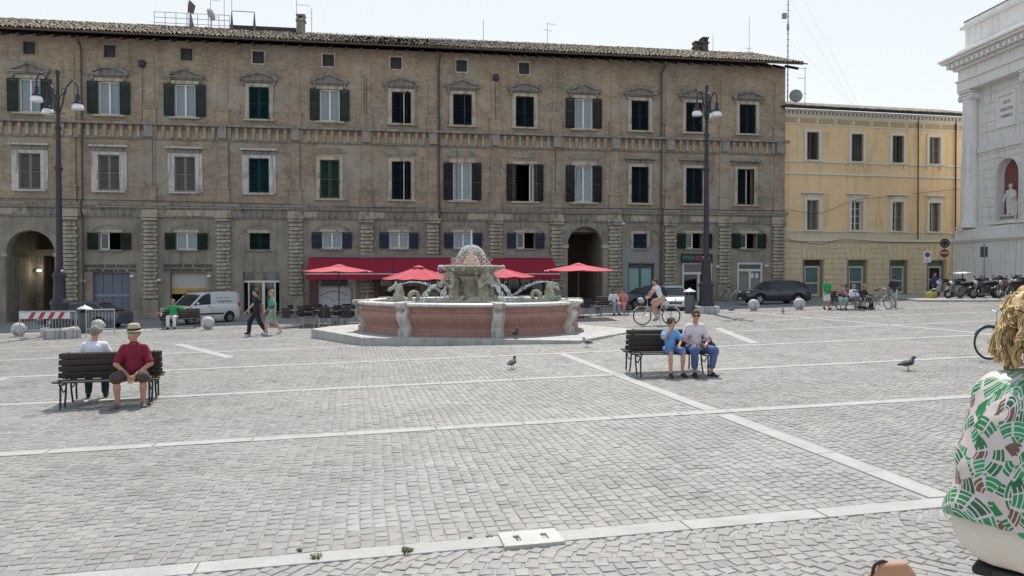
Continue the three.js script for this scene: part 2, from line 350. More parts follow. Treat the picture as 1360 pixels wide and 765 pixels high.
const M = {
  brick: mat([1, 1, 1], 0.93, { map: brickTex }), plaster: mat([1, 1, 1], 0.93, { map: plasterTex }),
  cream: mat([1, 1, 1], 0.88, { map: stoneTex(0.40, [1.06, 0.96, 0.76], 121) }),
  white: mat([1, 1, 1], 0.85, { map: stoneTex(0.50, [1.02, 0.98, 0.92], 141) }),
  block: mat([1, 1, 1], 0.9, { map: stoneTex(0.37, [1.08, 0.97, 0.76], 161) }),
  course: mat([1, 1, 1], 0.9, { map: stoneTex(0.25, [1.05, 0.97, 0.86], 181) }),
  shutG: mat([0.012, 0.045, 0.05], 0.75, { specularIntensity: 0.25 }), shutN: mat([0.014, 0.022, 0.031], 0.75, { specularIntensity: 0.25 }), shutB: mat([0.033, 0.045, 0.088], 0.7, { specularIntensity: 0.3 }), shutL: mat([0.03, 0.065, 0.05], 0.6),
  shutGrey: mat([0.20, 0.19, 0.17], 0.85), shutD: mat([0.013, 0.03, 0.022], 0.7, { specularIntensity: 0.25 }),
  frame: mat([0.72, 0.71, 0.68], 0.5), glass: mat([0.9, 0.95, 0.97], 0.03, { transmission: 1, thickness: 0, ior: 1.5 }),
  curtain: mat([0.36, 0.375, 0.41], 0.95), dark: mat([0.02, 0.02, 0.022], 0.9), wood: mat([0.07, 0.05, 0.035], 0.8),
  iron: mat([0.035, 0.033, 0.04], 0.5, { metalness: 0.3 }), pipe: mat([0.085, 0.06, 0.05], 0.6), copper: mat([0.12, 0.10, 0.09], 0.6),
};
const shutCache = new Map();
function shutterGeo(w, h) {
  const key = w.toFixed(2) + '_' + h.toFixed(2); if (shutCache.has(key)) return shutCache.get(key);
  const b = B(), t = 0.045, s = 0.07;
  b.span(-w / 2, -w / 2 + s, 0, h, 0, t).span(w / 2 - s, w / 2, 0, h, 0, t).span(-w / 2 + s, w / 2 - s, 0, s, 0, t).span(-w / 2 + s, w / 2 - s, h - s, h, 0, t).span(-w / 2 + s, w / 2 - s, h / 2 - s / 2, h / 2 + s / 2, 0, t);
  for (let y = s + 0.03; y < h - s - 0.03; y += 0.065) if (Math.abs(y - h / 2) > s / 2 + 0.02) b.box(0, y, t / 2, w - 2 * s, 0.012, 0.058, 0.7);
  const g = b.geo(); shutCache.set(key, g); return g;
}
function shutter(parent, w, h, x, y, z, m, ry = 0) { const o = part('shutter', shutterGeo(w, h), m, parent, x, y, z); o.rotation.y = ry; return o; }
// casement: white frame with panes (each its own sub-part); centred at x, sill at y
function casement(win, x, y, w, h, z, { leaves = 2, rows = 1, fm = M.frame, back = 'curtain', depth = 0.12 } = {}) {
  const b = B(), f = 0.065;
  b.span(x - w / 2, x - w / 2 + f, y, y + h, z, z + 0.07).span(x + w / 2 - f, x + w / 2, y, y + h, z, z + 0.07).span(x - w / 2 + f, x + w / 2 - f, y, y + f, z, z + 0.07).span(x - w / 2 + f, x + w / 2 - f, y + h - f, y + h, z, z + 0.07);
  for (let i = 1; i < leaves; i++) b.span(x - w / 2 + w * i / leaves - 0.05, x - w / 2 + w * i / leaves + 0.05, y + f, y + h - f, z + 0.003, z + 0.08);
  for (let j = 1; j < rows; j++) b.span(x - w / 2 + f, x + w / 2 - f, y + h * j / rows - 0.02, y + h * j / rows + 0.02, z + 0.005, z + 0.06);
  b.mesh('window_frame', fm, win);
  for (let i = 0; i < leaves; i++) { const x0 = x - w / 2 + w * i / leaves + 0.04, x1 = x - w / 2 + w * (i + 1) / leaves - 0.04; B().span(x0, x1, y + 0.04, y + h - 0.04, z + 0.03, z + 0.036).mesh('pane', M.glass, win); }
  if (back === 'curtain') {
    const sh = [], n = 40; for (let i = 0; i <= n; i++) { const t = i / n; sh.push([x - w / 2 + 0.02 + t * (w - 0.04), z - depth + 0.02 * Math.sin(t * 34) + 0.01 * Math.sin(t * 71)]); }
    const P = [], I = []; sh.forEach(([a, c]) => { P.push(a, y + 0.02, c, a, y + h, c); }); for (let i = 0; i < n; i++) I.push(i * 2, i * 2 + 2, i * 2 + 1, i * 2 + 1, i * 2 + 2, i * 2 + 3);
    const g = new THREE.BufferGeometry(); g.setAttribute('position', new THREE.BufferAttribute(new Float32Array(P), 3)); g.setIndex(I); g.computeVertexNormals();
    part('curtain', prep(g), M.curtain, win);
  }
}
const palazzo = thing('brick_palazzo', 'long four-storey brown brick palazzo with green shutters and tiled eaves', 'building', [FP.x, 0, FP.z], FA);
{
  const U0 = fu(0) - 8, U1 = fu(1042), EAVE = 16.15, STR = 6.22;
  const wall = new THREE.Shape([[U0, -1.6], [U1, -1.6], [U1, EAVE], [U0, EAVE]].map(a => new THREE.Vector2(...a)));
  const hole = (x0, x1, y0, y1) => wall.holes.push(new THREE.Path([[x0, y0], [x1, y0], [x1, y1], [x0, y1]].map(a => new THREE.Vector2(...a))));
  const archHole = (x0, x1, y0, ys) => { const p = new THREE.Path(); p.moveTo(x0, y0); p.lineTo(x1, y0); p.lineTo(x1, ys); p.absarc((x0 + x1) / 2, ys, (x1 - x0) / 2, 0, Math.PI, false); p.lineTo(x0, y0); wall.holes.push(p); };
  const WD = 0.55;                                              // wall thickness
  const pil = [94, 200, 297, 393, 487, 575, 658, 739, 816, 889, 961, 1033].map(X => fu(X));
  const bays = { T: [40, 145, 246, 344, 438, 533, 614, 697, 775, 850, 922, 993], Z: [146, 248, 345, 441, 530, 615, 698, 850, 922, 994] };

  // --- upper windows
  const rows = [];
  const T = ['open', 'open', 'open', 'closed', 'open', 'half', 'ajar', 'closed', 'open', 'closed', 'closed', 'closed'];
  const MM = ['grey', 'grey', 'grey', 'closed', 'pair', 'half', 'open', 'halfdark', 'open', 'closed', 'closed', 'half'];
  bays.T.forEach((X, i) => {
    rows.push({ r: 'T', i, u: fu(X, 130), v0: 11.62, v1: 13.55, w: 1.18, type: T[i], shut: i < 5 ? M.shutG : M.shutN });
    rows.push({ r: 'M', i, u: fu(bays.T[i] - (i === 11 ? 3 : 0), 230), v0: i < 4 ? 7.12 : 6.84, v1: 9.2, w: 1.18, type: MM[i], shut: i < 4 ? M.shutG : i === 4 ? M.shutL : M.shutN });
  });
  const ZT = ['opendark', 'open', 'closed', 'open', 'open', 'open', 'opendark', 'single', 'opendark', 'opendark'];
  bays.Z.forEach((X, i) => {
    const v0 = fv(X, i < 3 ? 331.5 : 330), w = i === 7 ? 0.95 : 1.2, h = i === 7 ? 0.96 : 1.0;
    rows.push({ r: 'Z', i, u: fu(X, 320), v0, v1: v0 + h, w, type: ZT[i], shut: i < 3 || i > 7 ? M.shutD : M.shutB });
  });
  for (const o of rows) hole(o.u - o.w / 2, o.u + o.w / 2, o.v0, o.v1);
  const attic = bays.T.slice(0, 8).map((X, i) => fu([39, 146, 248, 343, 436, 526, 613, 696][i], 75));
  for (const u of attic) hole(u - 0.34, u + 0.34, 14.98, 15.72);

  // --- ground floor openings
  const g0 = -1.5;
  const aL = [fu(9, 380), fu(73, 380)], aLs = fv(40, 336), aR = [fu(754, 370), fu(800, 370)], aRs = fv(777, 325);
  archHole(aL[0], aL[1], g0, aLs); archHole(aR[0], aR[1], g0, aRs);
  const shop = (X0, X1, Y) => ({ x0: fu(X0, 380), x1: fu(X1, 380), y1: fv((X0 + X1) / 2, Y), y0: groundAt(fu((X0 + X1) / 2, 380)) });
  const S1 = shop(123, 173, 362), S2 = shop(226, 275, 362), S3 = shop(323, 371, 361), S5 = shop(834, 869, 350), S6 = shop(906, 945, 349), S7 = shop(979, 1012, 349);
  for (const s of [S1, S2, S3, S6, S7]) hole(s.x0, s.x1, g0, s.y1);
  hole(S5.x0, S5.x1, S5.y0 + 0.35, S5.y1);
  const cafe = [[422, 472], [503, 558], [592, 644], [674, 724]].map(([a, b]) => shop(a, b, 359));
  for (const s of cafe) hole(s.x0, s.x1, g0, s.y1);

  const wg = prep(new THREE.ExtrudeGeometry(wall, { depth: WD, bevelEnabled: false, curveSegments: 20 })); wg.translate(0, 0, -WD);
  // brick above the string course, plaster below: two bodies of one wall, split along the course
  const split = (lo) => {
    const s = new THREE.Shape([[U0, lo ? -1.6 : STR], [U1, lo ? -1.6 : STR], [U1, lo ? STR : EAVE], [U0, lo ? STR : EAVE]].map(a => new THREE.Vector2(...a)));
    s.holes = wall.holes.filter(h => { const p = h.getPoints(4); const y = p.reduce((a, b) => a + b.y, 0) / p.length; return lo ? y < STR : y > STR; });
    const g = prep(new THREE.ExtrudeGeometry(s, { depth: WD, bevelEnabled: false, curveSegments: 20 })); g.translate(0, 0, -WD); return boxUV(g);
  };
  part('brick_wall', split(false), M.brick, palazzo); part('plaster_wall', split(true), M.plaster, palazzo);
  // shell: ends, back, floors
  const D = 12;
  B().span(U0, U0 + 0.5, -1.6, EAVE, -D, -WD).mesh('side_wall', M.brick, palazzo); B().span(U1 - 0.5, U1, -1.6, EAVE, -D, -WD).mesh('side_wall', M.brick, palazzo);
  const ap0 = aL[0] - 0.05, ap1 = aL[1] + 0.05;
  B().span(U0 + 0.5, ap0, -1.6, EAVE, -D, -D + 0.5).span(ap1, U1 - 0.5, -1.6, EAVE, -D, -D + 0.5).span(ap0, ap1, 3.4, EAVE, -D, -D + 0.5).mesh('back_wall', M.plaster, palazzo);
  const bk = B(); for (const v of [5.55, 10.3, 14.3]) bk.span(U0 + 0.5, U1 - 0.5, v, v + 0.25, -D + 0.5, -WD - 0.01); bk.span(ap1 + 0.8, U1 - 0.5, -1.6, 5.55, -5.2, -5);
  for (let i = 1; i < 11; i++) { const u = (pil[i]); bk.span(u - 0.1, u + 0.1, -1.6, 14.3, -D + 0.5, -WD - 0.012); }
  bk.mesh('interior_partitions', mat([0.16, 0.15, 0.135], 0.95), palazzo);
  // carriage passage on the left: side walls, lintel, inner piers, courtyard wall lit from above
  const pw = B(); pw.span(ap0 - 0.4, ap0, -1.6, 5.5, -D + 0.5, -WD - 0.005).span(ap1, ap1 + 0.4, -1.6, 5.5, -D + 0.5, -WD - 0.005).span(ap0, ap1, 3.3, 3.7, -4.6, -4.0).span(ap0, ap1, 5.0, 5.4, -D + 0.5, -0.57);
  pw.mesh('passage_wall', M.plaster, palazzo);
  B().span(ap0 + 1.15, ap0 + 1.55, -1.6, 3.3, -4.5, -4.1).span(ap0 + 0.002, ap0 + 0.4, -1.6, 3.3, -4.5, -4.1).mesh('passage_pier', M.course, palazzo);
  for (const [za, zb, m] of [[-1.6, -0.8, M.course], [-3.1, -1.75, M.cream], [-6.2, -4.7, M.cream], [-8.6, -6.9, M.cream]]) B().span(ap0 + 0.002, ap0 + 0.06, -1.6, 3.2, za, zb).mesh('passage_panel', m, palazzo);
  { const lp = facadeToWorld(ap0 + 0.35, 2.35, -3.6), lt = thing('passage_lamp', 'small lit white lamp inside the carriage passage', 'lamp', [lp.x, lp.y, lp.z], FA), em = mat([0.9, 0.88, 0.8], 0.5); em.emissive.setRGB(1, 0.9, 0.72); em.emissiveIntensity = 1.6; B().ball(0, 0, 0, 0.11, [1.3, 0.8, 1], 14).mesh('globe', em, lt); B().bar([-0.3, 0.06, 0], [0, 0.08, 0], 0.02).mesh('bracket', M.iron, lt); const pl = new THREE.PointLight(new THREE.Color(1, 0.86, 0.62), 1.6); pl.position.set(0.16, 0, 0.05); pl.castShadow = true; pl.shadow.radius = 5; lt.add(pl); }
  B().span(ap0 - 3, ap1 + 3, -1.6, 6, -D - 6, -D - 5.6).mesh('courtyard_wall', M.cream, palazzo);
  const q0 = aR[0] - 0.05, q1 = aR[1] + 0.05, qp = B();
  qp.span(q0 - 0.3, q0, -1.6, 5.3, -5, -WD - 0.005).span(q1, q1 + 0.3, -1.6, 5.3, -5, -WD - 0.005).span(q0, q1, 4.9, 5.3, -5, -0.57); qp.mesh('passage_wall', M.plaster, palazzo);
  const dw = B(); dw.span(q0, q1, -1.6, 4.9, -4.6, -4.4); for (let k = 0; k < 6; k++) dw.span(q0 + 0.15 + k * 0.33, q0 + 0.4 + k * 0.33, 0.3, 2.6, -4.4, -4.36); dw.mesh('passage_door', M.wood, palazzo);
  // arch rings
  const ring = (c, vs, r, t, d, m, name, a0 = 0, a1 = Math.PI) => {
    const s = new THREE.Shape(); s.absarc(c, vs, r + t, a0, a1, false); s.absarc(c, vs, r, a1, a0, true);
    const g = boxUV(prep(new THREE.ExtrudeGeometry(s, { depth: d, bevelEnabled: false, curveSegments: 22 }))); part(name, g, m, palazzo, 0, 0, 0.001);
  };
  ring((aL[0] + aL[1]) / 2, aLs, (aL[1] - aL[0]) / 2 + 0.02, 0.42, 0.07, M.plaster, 'arch_ring'); ring((aR[0] + aR[1]) / 2, aRs, (aR[1] - aR[0]) / 2 + 0.02, 0.36, 0.07, M.course, 'arch_ring');
  for (const [a, s] of [[aL, aLs], [aR, aRs]]) for (const [x, k] of [[a[0], -1], [a[1], 1]]) { B().rbox(x + k * 0.2, s - 0.12, 0.03, 0.5, 0.22, 0.2, 0.02).mesh('impost', M.cream, palazzo); B().span(x + k * 0.02, x + k * 0.42, -1.55, s - 0.24, 0.001, 0.06).mesh('jamb', M.plaster, palazzo); }
  for (const i of [0, 1, 2, 3, 4, 5, 6, 7, 8, 9]) { const z = rows.filter(o => o.r === 'Z')[i]; ring(z.u, z.v0 + 0.06, 1.42, 0.14, 0.045, i < 3 ? M.plaster : M.course, 'blind_arch'); }

  // --- string course, frieze, corbel table
  B().span(U0, U1 + 0.12, STR - 0.02, STR + 0.14, 0.001, 0.34).mesh('string_course', M.course, palazzo);
  B().span(U0, U1 + 0.1, STR - 0.12, STR - 0.024, 0.001, 0.22).mesh('string_course', M.cream, palazzo);
  B().span(U0, U1 + 0.06, STR - 0.2, STR - 0.124, 0.001, 0.13).mesh('string_course', M.course, palazzo);
  for (let u = U0; u < U1 - 0.2;) { const l = Math.min(R(0.9, 1.7), U1 - u); B().rbox(u + l / 2, STR - 0.4, 0.035, l - 0.012, 0.37, 0.07, 0.008).mesh('frieze_block', rnd() < 0.45 ? M.cream : M.course, palazzo); u += l; }
  B().span(U0, U1 + 0.05, STR - 0.68, STR - 0.6, 0.001, 0.12).mesh('frieze_moulding', M.course, palazzo);
  B().span(U0, U1 + 0.2, 11.02, 11.16, 0.001, 0.36).mesh('corbel_ledge', M.course, palazzo);
  B().span(U0, U1, 10.2, 10.28, 0.001, 0.12).mesh('corbel_moulding', M.course, palazzo);
  B().span(U0, U1, 10.28, 10.72, 0.001, 0.11).mesh('corbel_backing', M.brick, palazzo);
  const cg = boxUV(prep(new RoundedBoxGeometry(0.21, 0.72, 0.2, 1, 0.015))); 
  for (let u = U0 + 0.2, i = 0; u < U1; u += 0.47, i++) { const o = part('corbel', cg, rnd() < 0.35 ? M.block : M.brick, palazzo, u + R(-0.02, 0.02), 10.65, 0.101); o.scale.y = R(0.97, 1); }

  // --- pilasters: plain brick strips above, banded stone below
  const bg = [0.86, 0.72].map(w => boxUV(prep(new RoundedBoxGeometry(w, 0.185, 0.24, 1, 0.03))));
  pil.forEach((u, i) => {
    const g = groundAt(u), p = new THREE.Group(); p.name = 'pilaster'; palazzo.add(p);
    const w = i === 11 ? 0.9 : 0.8;
    B().span(u - w / 2 + 0.06, u + w / 2 - 0.06, g - 0.3, STR - 0.72, 0.001, 0.09).mesh('shaft', M.course, p);
    B().rbox(u, g + 0.55, 0.1, w + 0.12, 1.1, 0.22, 0.02).mesh('base', M.plaster, p);
    let n = 0; for (let v = g + 1.28; v < STR - 1.0; v += 0.232, n++) { const o = part('stone_block', bg[n % 2], rnd() < 0.75 ? M.block : M.cream, p, u + R(-0.012, 0.012), v, 0.125 + R(-0.01, 0.012)); o.scale.x = w / 0.8 * R(0.97, 1.02); }
    B().rbox(u, STR - 0.8, 0.14, w + 0.1, 0.16, 0.28, 0.03).rbox(u, STR - 0.64, 0.17, w + 0.22, 0.12, 0.34, 0.02).mesh('capital', M.cream, p);
    B().span(u - w / 2 - 0.05, u + w / 2 + 0.05, STR - 0.588, STR - 0.22, 0.001, 0.16).mesh('entablature_block', M.cream, p);
    // upper storeys
    B().span(u - 0.36, u + 0.36, STR + 0.142, STR + 1.05, 0.001, 0.13).rbox(u, STR + 1.1, 0.075, 0.84, 0.1, 0.18, 0.02).mesh('pedestal', M.brick, p);
    B().span(u - 0.29, u + 0.29, STR + 1.16, 10.19, 0.001, 0.06).mesh('strip', M.brick, p);
    B().span(u - 0.36, u + 0.36, 11.17, 12.0, 0.001, 0.13).rbox(u, 12.05, 0.075, 0.84, 0.1, 0.18, 0.02).mesh('pedestal', M.brick, p);
    B().span(u - 0.27, u + 0.27, 12.11, 15.1, 0.001, 0.055).mesh('strip', M.brick, p);
    if (i > 0) B().rbox(u, 10.65, 0.18, 0.5, 0.7, 0.36, 0.03).mesh('corbel_block', M.course, p);
  });

  // --- windows in their openings
  const fz = -0.3;
  for (const o of rows) {
    const win = new THREE.Group(); win.name = 'window'; palazzo.add(win);
    const { u, v0, v1, w } = o, h = v1 - v0, hw = w / 2;
    const op = o.type === 'open' || o.type === 'opendark';
    if (o.r === 'T') {                                          // surround and pediment
      const m = M.cream;
      if (!op) B().span(u - hw - 0.24, u - hw - 0.003, v0 - 0.02, v1 + 0.2, 0.001, 0.08).span(u + hw + 0.003, u + hw + 0.24, v0 - 0.02, v1 + 0.2, 0.001, 0.08).span(u - hw - 0.003, u + hw + 0.003, v1 + 0.003, v1 + 0.2, 0.001, 0.078).mesh('surround', m, win);
      else B().span(u - hw - 0.22, u + hw + 0.22, v1 + 0.01, v1 + 0.22, 0.001, 0.075).mesh('surround', m, win);
      B().rbox(u, v0 - 0.1, 0.1, w + 0.6, 0.12, 0.24, 0.02).mesh('sill', m, win);
      const pw2 = 1.12, pv = v1 + 0.36;
      const pd = B(); pd.span(u - pw2, u + pw2, pv, pv + 0.1, 0.001, 0.24).span(u - pw2 + 0.1, u + pw2 - 0.1, pv - 0.09, pv - 0.002, 0.001, 0.14);
      for (const s of [-1, 1]) pd.rbox(u + s * (pw2 - 0.22), pv - 0.16, 0.08, 0.14, 0.26, 0.16, 0.03);
      if (o.i % 2 === 0) {
        const H = 0.5; pd.poly([[-pw2, 0.1], [pw2, 0.1], [pw2, 0.2], [0, H + 0.12], [-pw2, 0.2]], 0.1, u, pv + 0.002, 0.001);
        pd.poly([[-pw2 - 0.04, 0.1], [-pw2 + 0.16, 0.1], [0, H - 0.02], [pw2 - 0.16, 0.1], [pw2 + 0.04, 0.1], [pw2 + 0.04, 0.18], [0, H + 0.14], [-pw2 - 0.04, 0.18]], 0.16, u, pv + 0.006, 0.098);
      } else {
        const r = (pw2 * pw2 + 0.16) / 0.8, a = Math.asin(pw2 / r), cy = pv + 0.5 - r, s = new THREE.Shape();
        s.absarc(0, 0, r, Math.PI / 2 - a, Math.PI / 2 + a, false);
        pd.at(new THREE.ExtrudeGeometry(s, { depth: 0.1, bevelEnabled: false, curveSegments: 14 }), u, cy, 0.002);
        const s2 = new THREE.Shape(); s2.absarc(0, 0, r + 0.03, Math.PI / 2 - a, Math.PI / 2 + a, false); s2.absarc(0, 0, r - 0.11, Math.PI / 2 + a, Math.PI / 2 - a, true);
        pd.at(new THREE.ExtrudeGeometry(s2, { depth: 0.16, bevelEnabled: false, curveSegments: 14 }), u, cy, 0.1);
      }
      pd.mesh('pediment', M.course, win);
    } else if (o.r === 'M') {
      const m = o.i < 4 ? M.white : M.cream;
      if (!op) B().span(u - hw - 0.22, u - hw - 0.003, v0 - 0.02, v1 + 0.2, 0.001, 0.09).span(u + hw + 0.003, u + hw + 0.22, v0 - 0.02, v1 + 0.2, 0.001, 0.09).span(u - hw - 0.003, u + hw + 0.003, v1 + 0.003, v1 + 0.2, 0.001, 0.088).mesh('surround', m, win);
      else B().span(u - hw - 0.22, u + hw + 0.22, v1 + 0.01, v1 + 0.24, 0.001, 0.075).mesh('surround', m, win);
      if (o.i < 4) for (const k of [-1, 1]) B().span(u + k * (hw + 0.225), u + k * (hw + 0.40), v0 - 0.02, v1 + 0.2, 0.001, 0.05).mesh('pilaster_strip', m, win);
      B().rbox(u, v0 - 0.09, 0.08, w + 0.66, 0.12, 0.2, 0.02).mesh('sill', m, win);
      if (o.i < 4 || o.i > 8) B().span(u - hw - 0.36, u + hw + 0.36, v1 + 0.22, v1 + 0.44, 0.001, 0.07).mesh('frieze', M.course, win);
      if (o.i < 4 || o.i > 8) { B().rbox(u, v1 + 0.52, 0.14, w + 1.0, 0.12, 0.3, 0.025).mesh('hood', m === M.white ? M.white : M.course, win); }
      else B().poly([[-hw - 0.42, 0], [hw + 0.42, 0], [hw + 0.42, 0.1], [hw, 0.34], [-hw, 0.34], [-hw - 0.42, 0.1]], 0.05, u, v1 + 0.42, 0.001).mesh('hood', M.plaster, win);
    } else {
      B().rbox(u, v0 - 0.07, 0.06, w + 0.25, 0.09, 0.16, 0.015).mesh('sill', M.course, win);
      B().span(u - hw - 0.1, u + hw + 0.1, v1 + 0.02, v1 + 0.18, 0.001, 0.06).mesh('lintel', M.cream, win);
    }
    if (o.type === 'open') casement(win, u, v0, w, h, fz + 0.1, { leaves: 2 });
    if (o.type === 'opendark') casement(win, u - w * 0.27, v0, w * 0.42, h, fz + 0.1, { leaves: 1, back: 'none' });
    if (op) { shutter(win, hw, h, u - hw - hw / 2 - 0.02, v0, 0.085, o.shut); shutter(win, hw, h, u + hw + hw / 2 + 0.02, v0, 0.085, o.shut); }
    if (o.type === 'closed') { shutter(win, hw - 0.006, h - 0.02, u - hw / 2, v0 + 0.01, -0.12, o.shut); shutter(win, hw - 0.006, h - 0.02, u + hw / 2, v0 + 0.01, -0.12, o.shut); }
    if (o.type === 'grey') { shutter(win, hw - 0.006, h - 0.02, u - hw / 2, v0 + 0.01, -0.1, M.shutGrey); shutter(win, hw - 0.006, h - 0.02, u + hw / 2, v0 + 0.01, -0.1, M.shutGrey); }
    if (o.type === 'pair') { shutter(win, hw - 0.03, h - 0.02, u - hw / 2 - 0.012, v0 + 0.01, -0.06, M.shutL, 0.12); shutter(win, hw - 0.03, h - 0.02, u + hw / 2 + 0.012, v0 + 0.01, -0.06, M.shutL, -0.1); }
    if (o.type === 'single') { shutter(win, w - 0.02, h - 0.02, u, v0 + 0.01, -0.1, M.shutB); B().span(u - hw - 0.16, u - hw - 0.003, v0, v1 + 0.15, 0.001, 0.05).span(u + hw + 0.003, u + hw + 0.16, v0, v1 + 0.15, 0.001, 0.05).mesh('surround', M.cream, win); }
    if (o.type === 'half' || o.type === 'ajar') {
      shutter(win, hw - 0.01, h - 0.02, u - hw / 2, v0 + 0.01, -0.05, o.shut, o.type === 'half' ? 0.15 : 0.02);
      const r = o.type === 'half' ? 1.0 : 0.35; shutter(win, hw - 0.01, h - 0.02, u + hw - Math.cos(r) * hw / 2, v0 + 0.01, -0.02 + Math.sin(r) * hw / 2, o.shut, r);
      B().span(u + 0.12, u + 0.2, v0 + 0.02, v1 - 0.02, fz + 0.02, fz + 0.09).mesh('window_frame', M.frame, win);
    }
    if (o.type === 'halfdark') {
      casement(win, u + w * 0.38, v0, w * 0.22, h, fz + 0.1, { leaves: 1, back: 'none' });
      shutter(win, hw, h, u - hw - hw / 2 - 0.02, v0, 0.085, o.shut); shutter(win, hw, h, u + hw + hw / 2 + 0.02, v0, 0.085, o.shut);
    }
  }
  attic.forEach((u, i) => { const win = new THREE.Group(); win.name = 'attic_window'; palazzo.add(win); B().span(u - 0.42, u - 0.343, 14.9, 15.8, 0.001, 0.05).span(u + 0.343, u + 0.42, 14.9, 15.8, 0.001, 0.05).span(u - 0.343, u + 0.343, 14.9, 14.977, 0.001, 0.05).span(u - 0.343, u + 0.343, 15.723, 15.8, 0.001, 0.05).mesh('surround', i < 3 ? M.plaster : M.white, win); B().span(u - 0.338, u + 0.338, 14.985, 15.715, -0.2, -0.16).mesh('pane', mat([0.012, 0.013, 0.016], 0.45), win); });

  // --- shop fronts
  const slatDoor = (s, m, name, n) => { const d = new THREE.Group(); d.name = name; palazzo.add(d); for (let k = 0; k < n; k++) { const a = s.x0 + (s.x1 - s.x0) * k / n, b2 = s.x0 + (s.x1 - s.x0) * (k + 1) / n; B().span(a + 0.012, b2 - 0.012, s.y0 - 0.3, s.y1 - 0.02, -0.3, -0.25).mesh('door_panel', m, d); } return d; };
  const sd = slatDoor(S1, mat([0.14, 0.16, 0.21], 0.55), 'shop_shutter', 4); B().span(S1.x0, S1.x1, S1.y0 + 1.35, S1.y0 + 1.5, -0.249, -0.2).mesh('rail', mat([0.22, 0.25, 0.33], 0.5), sd);
  const sg = new THREE.Group(); sg.name = 'shop_front'; palazzo.add(sg);
  for (let k = 0; k < 9; k++) B().span(S2.x0 + 0.02, S2.x1 - 0.02, S2.y1 - 0.95 + k * 0.104, S2.y1 - 0.95 + k * 0.104 + 0.096, -0.34, -0.3 + (k % 2) * 0.006).mesh('shutter_slat', mat([0.50, 0.48, 0.45], 0.6), sg);
  B().span(S2.x0 + 0.02, S2.x1 - 0.02, S2.y1 - 1.3, S2.y1 - 0.96, -0.33, -0.26).mesh('yellow_fascia', mat([0.50, 0.30, 0.09], 0.6), sg);
  B().span(S2.x0 + (S2.x1 - S2.x0) * 0.52, S2.x1, S2.y0 - 0.3, S2.y1 - 1.31, -0.36, -0.33).mesh('glazed_leaf', mat([0.12, 0.13, 0.13], 0.15), sg);
  const gd = new THREE.Group(); gd.name = 'glass_door'; palazzo.add(gd);
  { const { x0, x1, y0, y1 } = S3, tr = y0 + 1.98, b = B(), f = 0.075, cx = (x0 + x1) / 2 + 0.1; b.span(x0 + 0.25, x0 + 0.25 + f, y0, tr, -0.3, -0.22).span(x1 - 0.25 - f, x1 - 0.25, y0, tr, -0.3, -0.22).span(cx - f, cx + f, y0, tr, -0.3, -0.21).span(x0, x1, tr, tr + 0.12, -0.3, -0.2); b.mesh('door_frame', M.frame, gd); B().span(x0 + 0.3, cx - 0.1, y0, tr, -0.27, -0.264).mesh('pane', M.glass, gd); B().span(cx + 0.1, x1 - 0.3, y0, tr, -0.27, -0.264).mesh('pane', M.glass, gd); B().span(x0, x1, tr + 0.12, y1, -0.27, -0.264).mesh('pane', M.glass, gd); B().span(x0 + 0.5, x0 + 0.95, y0, y1, -1.3, -1.2).mesh('inner_panel', mat([0.55, 0.38, 0.16], 0.8), gd); B().span(x1 - 0.9, x1 - 0.4, y0, y1, -1.3, -1.2).mesh('inner_panel', mat([0.34, 0.33, 0.30], 0.8), gd); B().span(x0, x1, y0 - 0.4, y0 + 0.09, -0.55, 0.3).mesh('step', M.course, gd); }
  cafe.forEach((s, i) => {
    const c = new THREE.Group(); c.name = 'cafe_front'; palazzo.add(c); const n = 3, b = B();
    for (let k = 0; k <= n; k++) { const a = mix(s.x0 + 0.05, s.x1 - 0.05, k / n); b.span(a - 0.05, a + 0.05, s.y0, s.y1, -0.34, -0.24); } b.span(s.x0, s.x1, s.y0 + 1.9, s.y0 + 2.0, -0.335, -0.236);
    b.mesh('door_frame', i ? mat([0.10, 0.055, 0.045], 0.6) : M.frame, c);
    for (let k = 0; k < n; k++) B().span(mix(s.x0 + 0.05, s.x1 - 0.05, k / n) + 0.05, mix(s.x0 + 0.05, s.x1 - 0.05, (k + 1) / n) - 0.05, s.y0, s.y1 - 0.02, -0.3, -0.294).mesh('pane', i ? M.glass : mat([0.42, 0.42, 0.44], 0.25), c);
    B().span(s.x0 - 0.5, s.x0 - 0.02, s.y0, s.y1 - 0.3, 0.101, 0.16).mesh('side_panel', mat([0.12, 0.05, 0.045], 0.6), c);
  });
  // white board with a drawn arc hung in the first café bay
  { const s = cafe[0], c = new THREE.Group(); c.name = 'menu_board'; palazzo.add(c);
    B().span(s.x0 + 0.02, s.x1 - 0.3, s.y0 + 0.35, s.y0 + 1.55, -0.2, -0.15).mesh('panel', mat([0.62, 0.62, 0.66], 0.5), c);
    B().span(s.x0 + 0.2, s.x1 - 0.5, s.y0 + 1.65, s.y0 + 2.05, -0.2, -0.14).mesh('screen', mat([0.03, 0.03, 0.035], 0.3), c);
    const tp = []; for (let k = 0; k <= 12; k++) { const t = k / 12; tp.push([mix(s.x0 + 0.15, s.x1 - 0.5, t), s.y0 + 1.05 + 0.28 * Math.sin(t * Math.PI), -0.146]); } B().tube(tp, 0.02, 24, 5).mesh('drawn_line', M.dark, c);
    for (let k = 0; k < 7; k++) B().ball(mix(s.x0 + 0.4, s.x1 - 0.7, k / 6), s.y0 + 0.85 + R(-0.15, 0.15), -0.15, 0.045, [1, 1, 0.3], 8).mesh('printed_dot', mat([0.16, 0.2, 0.28], 0.7), c); }
  const tealM = mat([0.20, 0.34, 0.36], 0.12);
